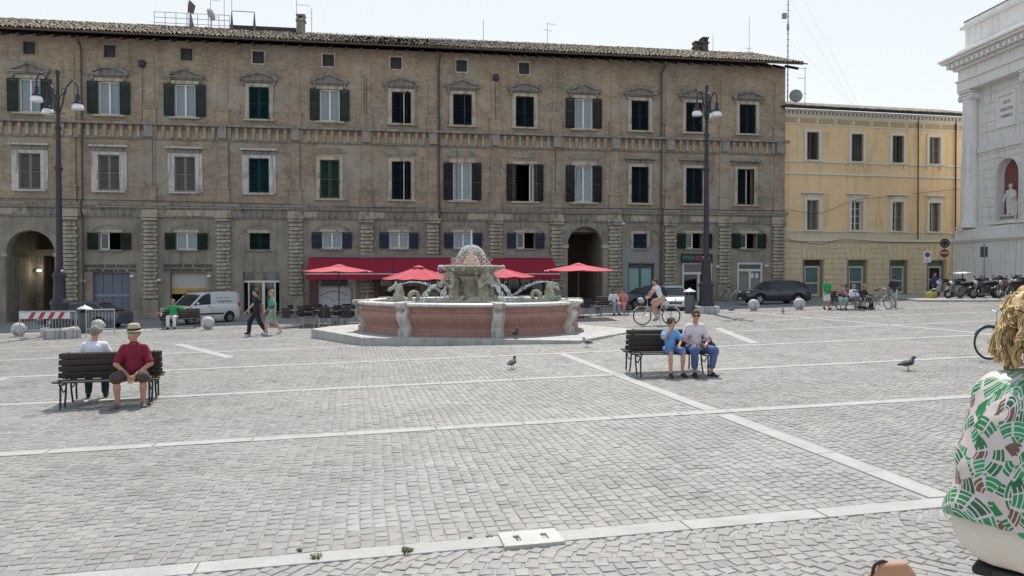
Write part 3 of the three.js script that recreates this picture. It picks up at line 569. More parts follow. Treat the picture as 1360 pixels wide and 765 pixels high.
  { const c = new THREE.Group(); c.name = 'shop_window'; palazzo.add(c); const { x0, x1, y0, y1 } = S5, f = 0.11; B().span(x0 + f, (x0 + x1) / 2 - f / 2, y0 + 0.45, y1 - 0.3, -0.3, -0.28).mesh('pane', tealM, c); B().span((x0 + x1) / 2 + f / 2, x1 - f, y0 + 0.45, y1 - 0.3, -0.3, -0.28).mesh('pane', tealM, c); B().span(x0, x0 + f, y0 + 0.35, y1, -0.3, -0.2).span(x1 - f, x1, y0 + 0.35, y1, -0.3, -0.2).span((x0 + x1) / 2 - f / 2, (x0 + x1) / 2 + f / 2, y0 + 0.45, y1 - 0.3, -0.3, -0.21).span(x0 + f, x1 - f, y1 - 0.3, y1, -0.3, -0.2).span(x0 + f, x1 - f, y0 + 0.35, y0 + 0.45, -0.3, -0.2).mesh('frame', mat([0.05, 0.06, 0.065], 0.5), c);
    const gm = mat([0.27, 0.27, 0.26], 0.9); B().span(x0 - 0.42, x0 - 0.005, y0 - 0.4, y1 + 0.06, 0.001, 0.03).span(x1 + 0.005, x1 + 0.35, y0 - 0.4, y1 + 0.06, 0.001, 0.03).span(x0 - 0.42, x1 + 0.35, y1 + 0.065, y1 + 1.0, 0.001, 0.03).mesh('render_patch', gm, c); }
  for (const [s, nm, dark] of [[S6, 'shop_entrance', 1], [S7, 'shop_entrance', 0]]) {
    const c = new THREE.Group(); c.name = nm; palazzo.add(c); const { x0, x1, y0, y1 } = s, f = 0.11, m2 = x0 + (x1 - x0) * (dark ? 0.56 : 0.5), tr = y1 - (dark ? 0.62 : 0.42);
    B().span(x0, x0 + f, y0, y1, -0.2, 0.04).span(x1 - f, x1, y0, y1, -0.2, 0.04).span(x0 + f, x1 - f, y1 - f, y1, -0.2, 0.038).span(x0 + f, x1 - f, tr - 0.16, tr, -0.2, 0.03).span(m2 - 0.07, m2 + 0.07, y0, tr - 0.16, -0.2, 0.028).mesh('door_frame', mat([0.62, 0.61, 0.58], 0.5), c);
    B().span(x0 + f, m2 - 0.07, y0 + 0.05, tr - 0.16, -0.1, -0.094).mesh('pane', dark ? M.glass : mat([0.20, 0.21, 0.19], 0.15), c); B().span(x0 + f, x1 - f, tr, y1 - f, -0.1, -0.094).mesh('transom_pane', mat([0.11, 0.12, 0.13], 0.12), c);
    if (!dark) { B().span(m2 + 0.07, x1 - f, y0 + 0.05, tr - 0.16, -0.1, -0.094).mesh('pane', mat([0.2, 0.21, 0.2], 0.15), c); for (const k of [0.25, 0.62]) B().span(mix(m2, x1, k) - 0.1, mix(m2, x1, k) + 0.1, tr - 0.62, tr - 0.3, -0.085, -0.08).mesh('notice', mat([0.7, 0.7, 0.7], 0.8), c); }
    B().span(x0, x1, y0 - 0.4, y0 + 0.07, -0.5, 0.25).mesh('step', M.course, c);
  }
  // white wall sockets, little cameras, wires
  for (const [X, Y] of [[112, 373], [176, 367], [212, 372], [956, 346], [952, 354], [1017, 353], [278, 367], [827, 297]]) { B().rbox(fu(X, Y), fv(X, Y), 0.12, 0.2, 0.13, 0.2, 0.02).mesh('wall_box', M.frame, palazzo); }
  const wire = B(); wire.tube([[U0, STR + 0.22, 0.2], [fu(100), STR + 0.3, 0.22], [fu(350), STR + 0.2, 0.22], [fu(480), STR + 0.05, 0.36], [fu(750), STR + 0.18, 0.2], [U1, STR + 0.2, 0.2]], 0.018, 60, 5);
  for (const X of [103, 204, 305, 399, 607, 737]) wire.bar([fu(X), STR + 0.2, 0.1], [fu(X), R(10.1, 10.2), 0.1], 0.013);
  for (const X of [484, 487, 658, 190]) wire.bar([fu(X, 150), 11.2, 0.1], [fu(X, 150), R(13.5, 14.5), 0.1], 0.014);
  wire.mesh('cable', M.iron, palazzo);
  for (const X of [190, 658]) B().rbox(fu(X, 80), 14.65, 0.2, 0.35, 0.4, 0.35, 0.08).mesh('loudspeaker', M.iron, palazzo);
  // downpipes
  for (const [X, top] of [[111, 15.9], [583, 15.9], [877, 15.9]]) {
    const u = fu(X, 250), g = groundAt(u), p = new THREE.Group(); p.name = 'downpipe'; palazzo.add(p);
    B().tube([[u + 0.05, top + 0.05, 0.9], [u + 0.05, top - 0.15, 0.85], [u, top - 0.5, 0.22], [u, top - 0.8, 0.2]], 0.06, 16, 8).bar([u, top - 0.8, 0.2], [u, STR + 0.3, 0.2], 0.06).bar([u, STR + 0.3, 0.2], [u, STR + 0.1, 0.44], 0.06).bar([u, STR + 0.1, 0.44], [u, STR - 0.4, 0.44], 0.06).bar([u, STR - 0.4, 0.44], [u, STR - 0.7, 0.2], 0.06).bar([u, STR - 0.7, 0.2], [u, g, 0.2], 0.065).mesh('pipe', M.pipe, p);
    for (let v = 1.5; v < top - 0.9; v += 2.1) if (Math.abs(v - STR) > 0.8) B().cyl(u, v, 0.2, 0.075, 0.075, 0.06, 10).mesh('bracket', M.iron, p);
  }
  // --- eaves and roof
  const OV = 1.15, SL = Math.tan(19.7 * Math.PI / 180), RD = 6.3, EV = EAVE - 0.02;
  const roof = new THREE.Group(); roof.name = 'roof'; palazzo.add(roof);
  const rl = Math.hypot(RD + OV, (RD + OV) * SL), ang = Math.atan(SL);
  const deck = B(); deck.box((U0 + U1 + 0.6) / 2, EV + (RD - OV) / 2 * 0 + SL * (RD + OV) / 2 + 0.0, (OV - RD) / 2, U1 - U0 + 1.4, 0.07, rl, ang); 
  deck.box((U0 + U1 + 0.6) / 2, EV + SL * (RD + OV) / 2, -RD - (RD + OV) / 2, U1 - U0 + 1.4, 0.07, rl, -ang); deck.mesh('roof_deck', M.wood, roof);
  B().poly([[OV * 0.2, EV - 0.1], [-RD, EV + SL * (RD + OV) - 0.1], [-2 * RD, EV - 0.1]], 0.3, U1 - 0.3, 0, 0, 0, -Math.PI / 2).mesh('gable', M.brick, roof);
  for (let u = U0 + 0.3; u < U1 + 0.4; u += 0.92) { const o = B().box(0, 0, 0, 0.13, 0.16, OV + 0.6, ang).mesh('rafter', M.wood, palazzo); o.position.set(u, EV - 0.13 + SL * 0.3, OV / 2 - 0.3); }
  B().tube([[U0 - 0.3, EV - 0.02, OV + 0.06], [U1 + 0.6, EV - 0.02, OV + 0.06]], 0.07, 2, 8).mesh('gutter', M.pipe, roof);
  const tile = new THREE.CylinderGeometry(0.085, 0.105, 0.46, 7, 1, true, -Math.PI / 2, Math.PI); tile.rotateX(-Math.PI / 2); // half-pipe
  const nu = Math.floor((U1 - U0 + 1.2) / 0.215), nr = Math.floor(rl / 0.38), tl = new THREE.InstancedMesh(tile, mat([1, 1, 1], 0.9, { side: THREE.DoubleSide }), nu * nr);
  const mt = new THREE.Matrix4(), qt = new THREE.Quaternion(), et = new THREE.Euler(), ct = new THREE.Color(); let n = 0;
  for (let i = 0; i < nu; i++) for (let j = 0; j < nr; j++) {
    const s = j * 0.38 + 0.1 + R(-0.04, 0.04), z = OV - s * Math.cos(ang), y = EV + s * Math.sin(ang) + 0.06 + R(-0.01, 0.02);
    et.set(ang + R(-0.05, 0.02), R(-0.05, 0.05), R(-0.05, 0.05)); qt.setFromEuler(et); mt.compose(V(U0 - 0.3 + i * 0.215 + R(-0.02, 0.02), y, z), qt, V(1, R(0.9, 1.15), 1)); tl.setMatrixAt(n, mt);
    const k = 0.19 * R(0.6, 1.4), w = R(0.75, 1); ct.setRGB(k * 1.18, k * (0.9 + 0.1 * w), k * 0.72 * w + k * 0.1); tl.setColorAt(n++, ct);
  }
  tl.name = 'roof_tiles'; tl.userData = { kind: 'stuff' }; tl.castShadow = tl.receiveShadow = true; roof.add(tl);
  // chimneys
  const roofAt = (w) => EV + SL * (OV - w);                     // height of the roof at facade offset w (negative = back)
  const ch = (X, w, ww, h, m) => { const u = fuw(X, 60, w), y = roofAt(w); const c = B(); c.box(u, y + h / 2 - 0.4, w, ww, h + 0.8, 0.6).box(u, y + h + 0.05, w, ww + 0.14, 0.1, 0.74); for (const s of [-1, 1]) c.box(u + s * (ww / 2 - 0.07), y + h + 0.22, w, 0.12, 0.26, 0.58); c.box(u, y + h + 0.4, w, ww + 0.1, 0.1, 0.7); c.mesh('chimney', m, roof); };
  ch(400, -4.6, 0.5, 0.85, M.plaster); ch(935, -5.4, 0.42, 0.62, mat([0.09, 0.085, 0.075], 0.9)); ch(925, -5.6, 0.4, 0.3, mat([0.11, 0.1, 0.085], 0.9));
  palazzo.userData.roofAt = undefined;
  // dark dormer ridge behind the terrace rail
  B().span(fuw(305, 45, -5.2), fuw(398, 45, -5.2), roofAt(-5.2), roofAt(-5.2) + 0.42, -6.2, -5.2).mesh('dormer', M.iron, roof);

  // --- things fixed on or lying against the palace
  const onRoof = (X, w) => { const k = fuw(X, 50, w); const p = facadeToWorld(k, roofAt(w), w); return p; };
  const railG = thing('terrace_railing', 'thin grey roof terrace railing behind the antennas', 'railing', [FP.x, 0, FP.z], FA);
  { const a = fuw(205, 45, -5), b2 = fuw(352, 45, -5), w = -5.0, y = roofAt(w); const mm = mat([0.42, 0.40, 0.50], 0.5);
    for (const v of [0.35, 0.7, 1.05]) B().bar([a, y + v, w], [fuw(305, 40, -5), y + v, w], 0.022).mesh('rail', mm, railG);
    for (let k = 0; k <= 7; k++) { const u = mix(a, fuw(305, 40, -5), k / 7); B().bar([u, y - 0.2, w], [u, y + 1.05, w], 0.022).mesh('post', mm, railG); }
    const dk = mat([0.10, 0.09, 0.13], 0.6); B().bar([fuw(308, 40, -5), y + 1.35, w], [fuw(338, 40, -5), y + 1.35, w], 0.025).mesh('rail', dk, railG);
    for (const X of [308, 338]) B().poly([[-0.12, 0], [0.12, 0], [0.02, 1.35], [-0.02, 1.35]], 0.03, fuw(X, 40, -5), y, w).mesh('post', dk, railG); }
  const antM = mat([0.42, 0.42, 0.45], 0.4, { metalness: 0.4 });
  const antenna = (X, w, h, arms, label) => {
    const p = onRoof(X, w), a = thing('roof_antenna', label, 'antenna', [p.x, p.y - 0.1, p.z], FA, 'antennas on the palazzo roof');
    B().bar([0, 0, 0], [0, h, 0], 0.022, 0.018).mesh('mast', antM, a);
    for (const [y, x0, x1] of arms) { const b = B(); b.bar([x0, y + 0.02, 0], [x1, y - 0.06, 0], 0.013); for (let x = x0; x <= x1; x += 0.13) b.bar([x, y, -0.2], [x, y, 0.2], 0.006, 0.006, 4); b.mesh('boom', antM, a); }
    return a;
  };
  antenna(250, -5.4, 3.4, [[3.3, -0.1, 0.6]], 'antenna mast with one short boom beside the cloth on the terrace');
  antenna(280, -5.4, 2.75, [[2.65, -0.1, 0.9], [2.1, 0, 0.6]], 'antenna with two booms behind the satellite dish');
  antenna(298, -5.6, 3.2, [[2.9, -0.12, 0.12], [2.5, -0.12, 0.12]], 'slim upright antenna pole beside the tall three-boom antenna');
  antenna(308, -5.4, 4.0, [[3.9, 0, 0.9], [3.3, -0.3, 0.9], [2.7, 0, 0.9]], 'tall antenna with three booms at the dark dormer frame');
  antenna(394, -4.9, 2.7, [[2.6, 0, 0.6], [2.1, 0, 0.9]], 'antenna with two booms behind the brick chimney');
  antenna(414, -5.2, 1.9, [[1.6, -0.08, 0.08], [1.2, -0.08, 0.08]], 'short antenna pole to the side of the brick chimney');
  antenna(642, -5.2, 1.75, [], 'single bare rod standing up from the roof ridge');
  antenna(727, -5.2, 1.75, [[1.65, 0, 0.65], [1.2, -0.3, 0.35]], 'small cross-shaped antenna alone on the tiled ridge');
  antenna(947, -5.2, 1.5, [], 'thin faint rod next to the double chimney');
  antenna(995, -5.2, 2.9, [[0.6, -0.25, 0.25], [0.35, -0.2, 0.3]], 'tall rod antenna near the end of the palazzo roof');
  { const p = onRoof(252, -5.1), c = thing('dark_cloth', 'dark cloth hung on the terrace antenna mast', 'cloth', [p.x, p.y + 1.05, p.z], FA);
    B().poly([[-0.1, 0.1], [0.22, 0], [0.34, 0.5], [0.0, 0.85], [-0.06, 0.5]], 0.08, 0, 0, 0, 0, 0.3, 0, 0.03).mesh('cloth', mat([0.14, 0.11, 0.10], 0.95), c);
    B().poly([[-0.02, -0.9], [0.3, -0.9], [0.1, 0.0], [0.02, 0]], 0.05).mesh('hanging_end', mat([0.2, 0.18, 0.24], 0.95), c); }
  { const p = onRoof(281, -5.0), c = thing('satellite_dish', 'grey satellite dish on the roof terrace seen nearly edge on', 'satellite dish', [p.x, p.y, p.z], FA + 1.15);
    B().bar([0, -0.1, 0], [0, 0.75, 0], 0.03).mesh('pole', antM, c); const d = B(); d.at(new THREE.SphereGeometry(0.75, 20, 10, 0, 6.283, 0, 0.62), 0, 0.95, -0.62, Math.PI / 2 - 0.2, 0, 0); d.mesh('reflector', mat([0.36, 0.34, 0.42], 0.5, { side: THREE.DoubleSide }), c); B().bar([0, 0.7, 0], [0, 0.85, 0.5], 0.015).mesh('arm', antM, c); }

  // lettering over the bank's two openings
  const font = await new FontLoader().loadAsync('fonts/droid/droid_sans_bold.typeface.json');
  globalThis.__font = font;
  const textMesh = (str, h, d, m, name, parent, x, y, z, w) => { const g = new TextGeometry(str, { font, size: h, depth: d, curveSegments: 3, bevelEnabled: false }); g.computeBoundingBox(); const bw = g.boundingBox.max.x - g.boundingBox.min.x; g.translate(-g.boundingBox.min.x - bw / 2, 0, 0); if (w) g.scale(w / bw, 1, 1); const o = part(name, prep(g), m, parent, x, y, z); return o; };
  globalThis.__text = textMesh;
  const letM = mat([0.07, 0.06, 0.055], 0.6);
  for (const [X0, X1, Y, lab] of [[113, 181, 356.5, 'dark two-line wall lettering above the blue-grey shop shutter'], [218, 282, 356, 'dark two-line wall lettering above the opening with the yellow fascia']]) {
    const u = fu((X0 + X1) / 2, Y), w = fu(X1, Y) - fu(X0, Y), v = fv((X0 + X1) / 2, Y), p = facadeToWorld(u, v, 0.02), t = thing('wall_lettering', lab, 'lettering', [p.x, p.y, p.z], FA, 'bank lettering on the wall');
    textMesh('MONTE DEI PASCHI', 0.19, 0.03, letM, 'letters', t, 0, 0.05, 0, w); textMesh('DI SIENA  BANCA DAL 1472', 0.155, 0.03, letM, 'letters', t, 0, -0.2, 0, w);
  }
  // shop sign
  { const X0 = 904, X1 = 945, u = fu(924.5, 343), w = fu(X1, 343) - fu(X0, 343), v = fv(924.5, 343), p = facadeToWorld(u, v, 0.14), t = thing('shop_sign', 'black shop sign reading POKESCUSE in green and pink letters', 'sign', [p.x, p.y, p.z], FA);
    B().rbox(0, 0, 0, w, 0.6, 0.12, 0.01).mesh('board', mat([0.012, 0.013, 0.016], 0.5), t);
    const a = textMesh('POKE', 0.27, 0.012, mat([0.05, 0.24, 0.17], 0.6), 'letters', t, -w * 0.27, -0.12, 0.061, w * 0.37), b2 = textMesh('SCUSE', 0.27, 0.012, mat([0.55, 0.07, 0.18], 0.6), 'letters', t, w * 0.18, -0.12, 0.061, w * 0.46); }
  // awning over the café
  { const a = fu(411, 350), b2 = fu(733, 350), v = fv(570, 342), out = 2.3, drop = 1.02, g = thing('cafe_awning', 'long dark red fabric awning over the café front', 'awning', [FP.x, 0, FP.z], FA);
    const aw = mat([0.33, 0.014, 0.036], 0.9, { side: THREE.DoubleSide }); const n = 3;
    for (let k = 0; k < n; k++) { const x0 = mix(a, b2, k / n) + 0.015, x1 = mix(a, b2, (k + 1) / n) - 0.015, P = [], I = [], N = 24, Mv = 6; for (let i = 0; i <= N; i++) for (let j = 0; j <= Mv; j++) { const t = j / Mv; P.push(mix(x0, x1, i / N), v - drop * t - 0.05 * Math.sin(Math.PI * t) * (0.6 + 0.4 * Math.sin(i * 0.9)), 0.14 + out * t); } for (let i = 0; i < N; i++) for (let j = 0; j < Mv; j++) { const q = i * (Mv + 1) + j; I.push(q, q + 1, q + Mv + 1, q + 1, q + Mv + 2, q + Mv + 1); } const ge = new THREE.BufferGeometry(); ge.setAttribute('position', new THREE.BufferAttribute(new Float32Array(P), 3)); ge.setIndex(I); ge.computeVertexNormals(); part('canopy', prep(ge), aw, g);
      const vs = B(); for (let i = 0; i < 14; i++) vs.box(mix(x0, x1, (i + 0.5) / 14), v - drop - 0.2, 0.14 + out + 0.012 * (i % 2), (x1 - x0) / 14, 0.3, 0.012); vs.mesh('valance', aw, g);
      B().bar([x0, v - drop - 0.03, 0.16 + out], [x1, v - drop - 0.03, 0.16 + out], 0.035).mesh('front_bar', mat([0.6, 0.6, 0.6], 0.4), g);
      for (const s of [0.08, 0.92]) B().bar([mix(x0, x1, s), v - 0.35, 0.1], [mix(x0, x1, s + (s < 0.5 ? 0.1 : -0.1)), v - drop * 0.75, 1.3], 0.025).bar([mix(x0, x1, s + (s < 0.5 ? 0.1 : -0.1)), v - drop * 0.75, 1.3], [mix(x0, x1, s), v - drop - 0.03, out + 0.1], 0.025).mesh('arm', M.frame, g); }
    B().span(a, b2, v - 0.02, v + 0.16, 0.13, 0.3).mesh('cassette', mat([0.2, 0.19, 0.18], 0.6), g); }
}
// ------------------------------------------------------------------ the yellow building
const YP = V(18.25, 0, -54.3), YA = 0.215, Yd = V(Math.cos(YA), 0, -Math.sin(YA)), Yn = V(Math.sin(YA), 0, Math.cos(YA));
const yu = (X, Y = 280) => planeUV(X, Y, YP, Yd, Yn)[0], yv = (X, Y) => planeUV(X, Y, YP, Yd, Yn)[1];
const textMesh = globalThis.__text;
{
  const yel = thing('yellow_building', 'ochre yellow three-storey building with white window surrounds and dentil cornice', 'building', [YP.x, 0, YP.z], YA);
  const ochreTex = colourTex(1024, 12, (u, v) => { const a = fbm(u * 5, v * 5, 5, 5, 201), b = fbm(u * 30, v * 30, 30, 3, 207), d = fbm(u * 50, v * 5, 0, 3, 211); const k = 1 + 0.16 * (a - 0.5) + 0.12 * (b - 0.5) - 0.14 * smooth(0.55, 0.75, d); return [0.76 * k, 0.56 * k, 0.33 * k]; });
  const ym = mat([1, 1, 1], 0.92, { map: ochreTex }), ym2 = mat([1, 1, 1], 0.92, { map: stoneTex(0.64, [1.05, 0.88, 0.60], 221, 0.45) });
  const wm = mat([0.66, 0.63, 0.55], 0.85), band = mat([0.64, 0.55, 0.36], 0.88);
  const E = 13.4, L = 17, WD = 0.45, xs = [1079, 1138, 1192, 1241];
  const wins = [], s = new THREE.Shape([[0, -1.5], [L, -1.5], [L, E], [0, E]].map(a => new THREE.Vector2(...a)));
  const hole = (x0, x1, y0, y1) => s.holes.push(new THREE.Path([[x0, y0], [x1, y0], [x1, y1], [x0, y1]].map(a => new THREE.Vector2(...a))));
  xs.forEach((X, i) => { wins.push({ u: yu(X, 195), v0: 10.05, v1: 11.95, w: 0.92, top: 1, i }, { u: yu(X, 290), v0: 5.2, v1: 7.25, w: 0.92, top: 0, i }); });
  for (const w of wins) hole(w.u - w.w / 2, w.u + w.w / 2, w.v0, w.v1);
  const doors = [[1066, 1094], [1125, 1152], [1181, 1206], [1231, 1256]].map(([a, b]) => ({ x0: yu(a, 370), x1: yu(b, 370), y1: 3.12 }));
  for (const d of doors) { d.y0 = gy(YP.x + Yd.x * (d.x0 + d.x1) / 2); hole(d.x0, d.x1, -1.4, d.y1); }
  const g = prep(new THREE.ExtrudeGeometry(s, { depth: WD, bevelEnabled: false })); g.translate(0, 0, -WD); part('wall', boxUV(g), ym, yel);
  B().span(-0.0, 0.4, -1.5, E, -10, -WD).mesh('side_wall', ym, yel); B().span(L - 0.4, L, -1.5, E, -10, -WD).mesh('side_wall', ym, yel); B().span(0, L, -1.5, E, -10.4, -10).mesh('back_wall', ym, yel);
  const fl = B(); for (const v of [3.9, 8.6]) fl.span(0.4, L - 0.4, v, v + 0.25, -10, -WD - 0.01); for (const x of [3.2, 6.4, 9.5]) fl.span(x, x + 0.15, -1.5, E, -9.9, -WD - 0.015); fl.span(0.4, L - 0.4, -1.5, E - 0.5, -4.1, -4); fl.mesh('interior_partitions', mat([0.2, 0.19, 0.17], 0.95), yel);
  // rusticated ground floor: one course after another, broken by the doors
  const g0 = gy(20) - 0.5, cuts = [0, ...doors.flatMap(d => [d.x0 - 0.02, d.x1 + 0.02]), L];
  for (let v = g0, k = 0; v < 4.25; v += 0.36, k++) {
    const h = Math.min(0.335, 4.3 - v); if (h < 0.1) break;
    if (v > 3.1) { let x = 0; while (x < L - 0.1) { const l = Math.min(R(1.2, 3.2), L - x); B().rbox(x + l / 2, v + h / 2, 0.02, l - 0.015, h, 0.06, 0.012).mesh('stone_course', ym2, yel); x += l; } }
    else for (let i = 0; i < cuts.length; i += 2) { const a = cuts[i], b = cuts[i + 1]; if (b - a < 0.1) continue; B().rbox((a + b) / 2, v + h / 2, 0.02, b - a - 0.01, h, 0.06, 0.012).mesh('stone_course', ym2, yel); }
  }
  for (const d of doors) for (let k = -2; k <= 2; k++) { const c = (d.x0 + d.x1) / 2; B().poly([[-0.14, 0], [0.14, 0], [0.19, 0.98], [-0.19, 0.98]], 0.05, c + k * 0.32, d.y1 + 0.05, 0.03, 0, 0, -k * 0.13).mesh('voussoir', ym2, yel); }
  // bands and ornaments
  for (const [v, h, d, m] of [[4.42, 0.16, 0.14, wm], [5.06, 0.09, 0.1, wm], [9.02, 0.14, 0.1, wm], [9.86, 0.12, 0.1, wm], [12.42, 0.08, 0.06, wm], [12.92, 0.08, 0.06, wm], [13.0, 0.14, 0.12, wm]]) B().span(0, L, v, v + h, 0.001, d).mesh('band', m, yel);
  B().span(0, L, 4.585, 5.055, 0.001, 0.03).mesh('ornament_band', band, yel);
  for (let x = 0.55, k = 0; x < L - 0.4; x += 1.45, k++) { B().torus(x, 4.82, 0.04, 0.17, 0.035, 0, 0, 0, 6, 20).mesh('ring_ornament', wm, yel); for (const t of [0.42, 0.98]) B().span(x + t, x + t + 0.07, 4.6, 5.04, 0.031, 0.06).mesh('ornament_bar', wm, yel); }
  for (let x = 0.25; x < L - 0.3; x += 1.42) { B().span(x, x + 1.1, 12.56, 12.86, 0.001, 0.03).mesh('frieze_panel', mat([0.46, 0.36, 0.22], 0.9), yel); B().rbox(x + 1.26, 12.7, 0.04, 0.16, 0.3, 0.08, 0.02).mesh('frieze_boss', wm, yel); }
  const dg = boxUV(prep(new THREE.BoxGeometry(0.14, 0.16, 0.26))); for (let x = 0.15; x < L; x += 0.31) part('dentil', dg, wm, yel, x, 13.22, 0.14);
  B().span(-0.02, L, 13.31, 13.42, 0.001, 0.4).mesh('cornice', wm, yel);
  const roof = new THREE.Group(); roof.name = 'roof'; yel.add(roof);
  const sl = Math.tan(15 * Math.PI / 180); B().box(L / 2, 13.47 + sl * 3.2, -2.65, L + 0.3, 0.1, 6.6, Math.atan(sl)).mesh('roof_deck', M.wood, roof);
  B().bar([-0.1, 13.47, 0.66], [L, 13.47, 0.66], 0.07).mesh('gutter', M.iron, roof);
  const tile = new THREE.CylinderGeometry(0.085, 0.105, 0.46, 7, 1, true, -Math.PI / 2, Math.PI); tile.rotateX(-Math.PI / 2);
  const nu = Math.floor(L / 0.215), im = new THREE.InstancedMesh(tile, mat([1, 1, 1], 0.9, { side: THREE.DoubleSide }), nu * 16), mm = new THREE.Matrix4(), c = new THREE.Color(), q = new THREE.Quaternion().setFromEuler(new THREE.Euler(Math.atan(sl), 0, 0)); let n = 0;
  for (let i = 0; i < nu; i++) for (let j = 0; j < 16; j++) { const t = j * 0.38 + 0.05; mm.compose(V(0.1 + i * 0.215, 13.57 + t * Math.sin(Math.atan(sl)), 0.62 - t * Math.cos(Math.atan(sl))), q, V(1, 1, 1)); im.setMatrixAt(n, mm); const k = 0.36 * R(0.6, 1.4); c.setRGB(k * 1.1, k * 0.98, k * 0.86); im.setColorAt(n++, c); }
  im.name = 'roof_tiles'; im.userData = { kind: 'stuff' }; im.castShadow = true; roof.add(im);
  // windows
  const winM = mat([0.10, 0.085, 0.07], 0.6);
  for (const w of wins) {
    const o = new THREE.Group(); o.name = 'window'; yel.add(o); const { u, v0, v1 } = w, hw = w.w / 2, t = 0.2;
    B().span(u - hw - t, u - hw - 0.002, v0 - 0.02, v1 + t, 0.001, 0.09).mesh('jamb', wm, o); B().span(u + hw + 0.002, u + hw + t, v0 - 0.02, v1 + t, 0.001, 0.09).mesh('jamb', wm, o); B().span(u - hw - 0.002, u + hw + 0.002, v1 + 0.002, v1 + (w.top ? t : t + 0.2), 0.001, 0.088).mesh('lintel', wm, o);
    if (w.top) for (const k of [-1, 1]) B().rbox(u + k * (hw + 0.1), 9.74, 0.05, 0.14, 0.22, 0.1, 0.02).mesh('bracket', wm, o);
    else B().rbox(u, v1 + 0.5, 0.14, w.w + 0.86, 0.11, 0.28, 0.02).mesh('hood', wm, o);
    B().rbox(u, v0 - 0.07, 0.1, w.w + 0.5, 0.09, 0.22, 0.015).mesh('sill', wm, o);
    casement(o, u, v0, w.w, v1 - v0, -0.3, { leaves: 2, rows: w.top ? 1 : 4, fm: w.top ? winM : M.frame, back: 'none' });
    if (!w.top && w.i === 0) { shutter(o, hw, v1 - v0, u - hw / 2, v0, -0.18, M.shutGrey); shutter(o, hw, v1 - v0, u + hw / 2, v0, -0.18, M.shutGrey); }
    if (!w.top && w.i > 1) shutter(o, hw, v1 - v0 - 0.04, u + hw / 2 - 0.02, v0 + 0.02, -0.17, M.shutGrey, 0.2);
    if (w.top && w.i < 3) shutter(o, hw, v1 - v0 - 0.04, u + hw - 0.08, v0 + 0.02, -0.1, M.shutGrey, 1.2);
    if (w.top && w.i === 3) { shutter(o, hw, v1 - v0 - 0.04, u - hw / 2, v0 + 0.02, -0.17, M.shutGrey); shutter(o, hw, v1 - v0 - 0.04, u + hw / 2, v0 + 0.02, -0.17, M.shutGrey); }
  }
  const cream = mat([0.56, 0.52, 0.36], 0.6), grn = mat([0.07, 0.12, 0.095], 0.5), dgl = mat([0.10, 0.17, 0.18], 0.08);
  doors.forEach((d, i) => {
    const o = new THREE.Group(); o.name = 'door'; yel.add(o); const { x0, x1, y0, y1 } = d, a = x0 + 0.22, b = x1 - 0.22, t = y1 - 0.42, f = 0.12;
    B().span(x0 + 0.002, a, y0 - 0.4, y1, -0.35, -0.12).mesh('reveal', mat([0.20, 0.20, 0.17], 0.8), o); B().span(b, x1 - 0.002, y0 - 0.4, y1, -0.35, -0.12).mesh('reveal', mat([0.20, 0.20, 0.17], 0.8), o);
    B().span(a, b, t, y1 - 0.002, -0.34, -0.2).mesh('fascia', i ? grn : M.iron, o);
    B().span(a, a + f, y0 + 0.1, t, -0.3, -0.18).span(b - f, b, y0 + 0.1, t, -0.3, -0.18).span(a + f, b - f, t - f, t, -0.3, -0.182).span(a + f, b - f, y0 + 0.95, y0 + 1.05, -0.3, -0.182).span(a + f, b - f, y0 + 0.1, y0 + 0.25, -0.3, -0.182).mesh('frame', cream, o);
    B().span(a + f, b - f, y0 + 0.25, y0 + 0.95, -0.26, -0.25).mesh('pane', i === 3 ? M.dark : dgl, o); B().span(a + f, b - f, y0 + 1.05, t - f, -0.26, -0.25).mesh('pane', i === 3 ? M.dark : dgl, o);
    B().span(x0, x1, y0 - 0.5, y0 + 0.1, -0.45, 0.3).mesh('step', M.course, o);
  });
  B().bar([yu(1218, 200), 13.3, 0.1], [yu(1218, 200), 4.6, 0.16], 0.045).mesh('downpipe', M.pipe, yel);
  B().bar([yu(1267, 300), 13.3, 0.1], [yu(1267, 300), 0.7, 0.16], 0.05).mesh('downpipe', M.iron, yel);
  B().tube([[0, 4.7, 0.2], [1.0, 4.42, 0.3], [3.2, 4.2, 0.3], [4.5, 4.5, 0.25], [9, 4.38, 0.2], [L, 4.5, 0.2]], 0.02, 50, 5).mesh('cable', M.iron, yel);
  B().tube([[0.3, 6.6, 0.16], [3, 6.35, 0.2], [5.8, 7.3, 0.2], [8, 7.55, 0.2], [L, 8.6, 0.2]], 0.014, 50, 5).mesh('cable', M.iron, yel);
  const RY = (w) => 13.5 + sl * (0.62 - w);
  const wp = (X, w) => YP.clone().addScaledVector(Yd, planeUV(X, 140, YP.clone().addScaledVector(Yn, w), Yd, Yn)[0]).addScaledVector(Yn, w).setY(RY(w));
  { const p = wp(1046, -3), m = thing('radio_mast', 'tall thin lattice radio mast rising beside the palazzo eaves', 'mast', [p.x, p.y - 0.2, p.z], YA); const mm2 = mat([0.24, 0.25, 0.32], 0.5); const b = B(); b.bar([0, 0, 0], [0, 10.5, 0], 0.045, 0.035); b.mesh('pole', mm2, m); const r = B(); for (let y = 0.3; y < 10.4; y += 0.42) r.bar([-0.13, y, 0], [0.13, y, 0], 0.016); r.userData; r.mesh('rungs', mm2, m).userData = { kind: 'stuff' }; B().rbox(-0.3, 6.6, 0, 0.3, 0.4, 0.25, 0.04).mesh('transmitter', mm2, m); B().rbox(0, 5.8, 0, 0.14, 0.5, 0.14, 0.03).mesh('junction_box', mm2, m);
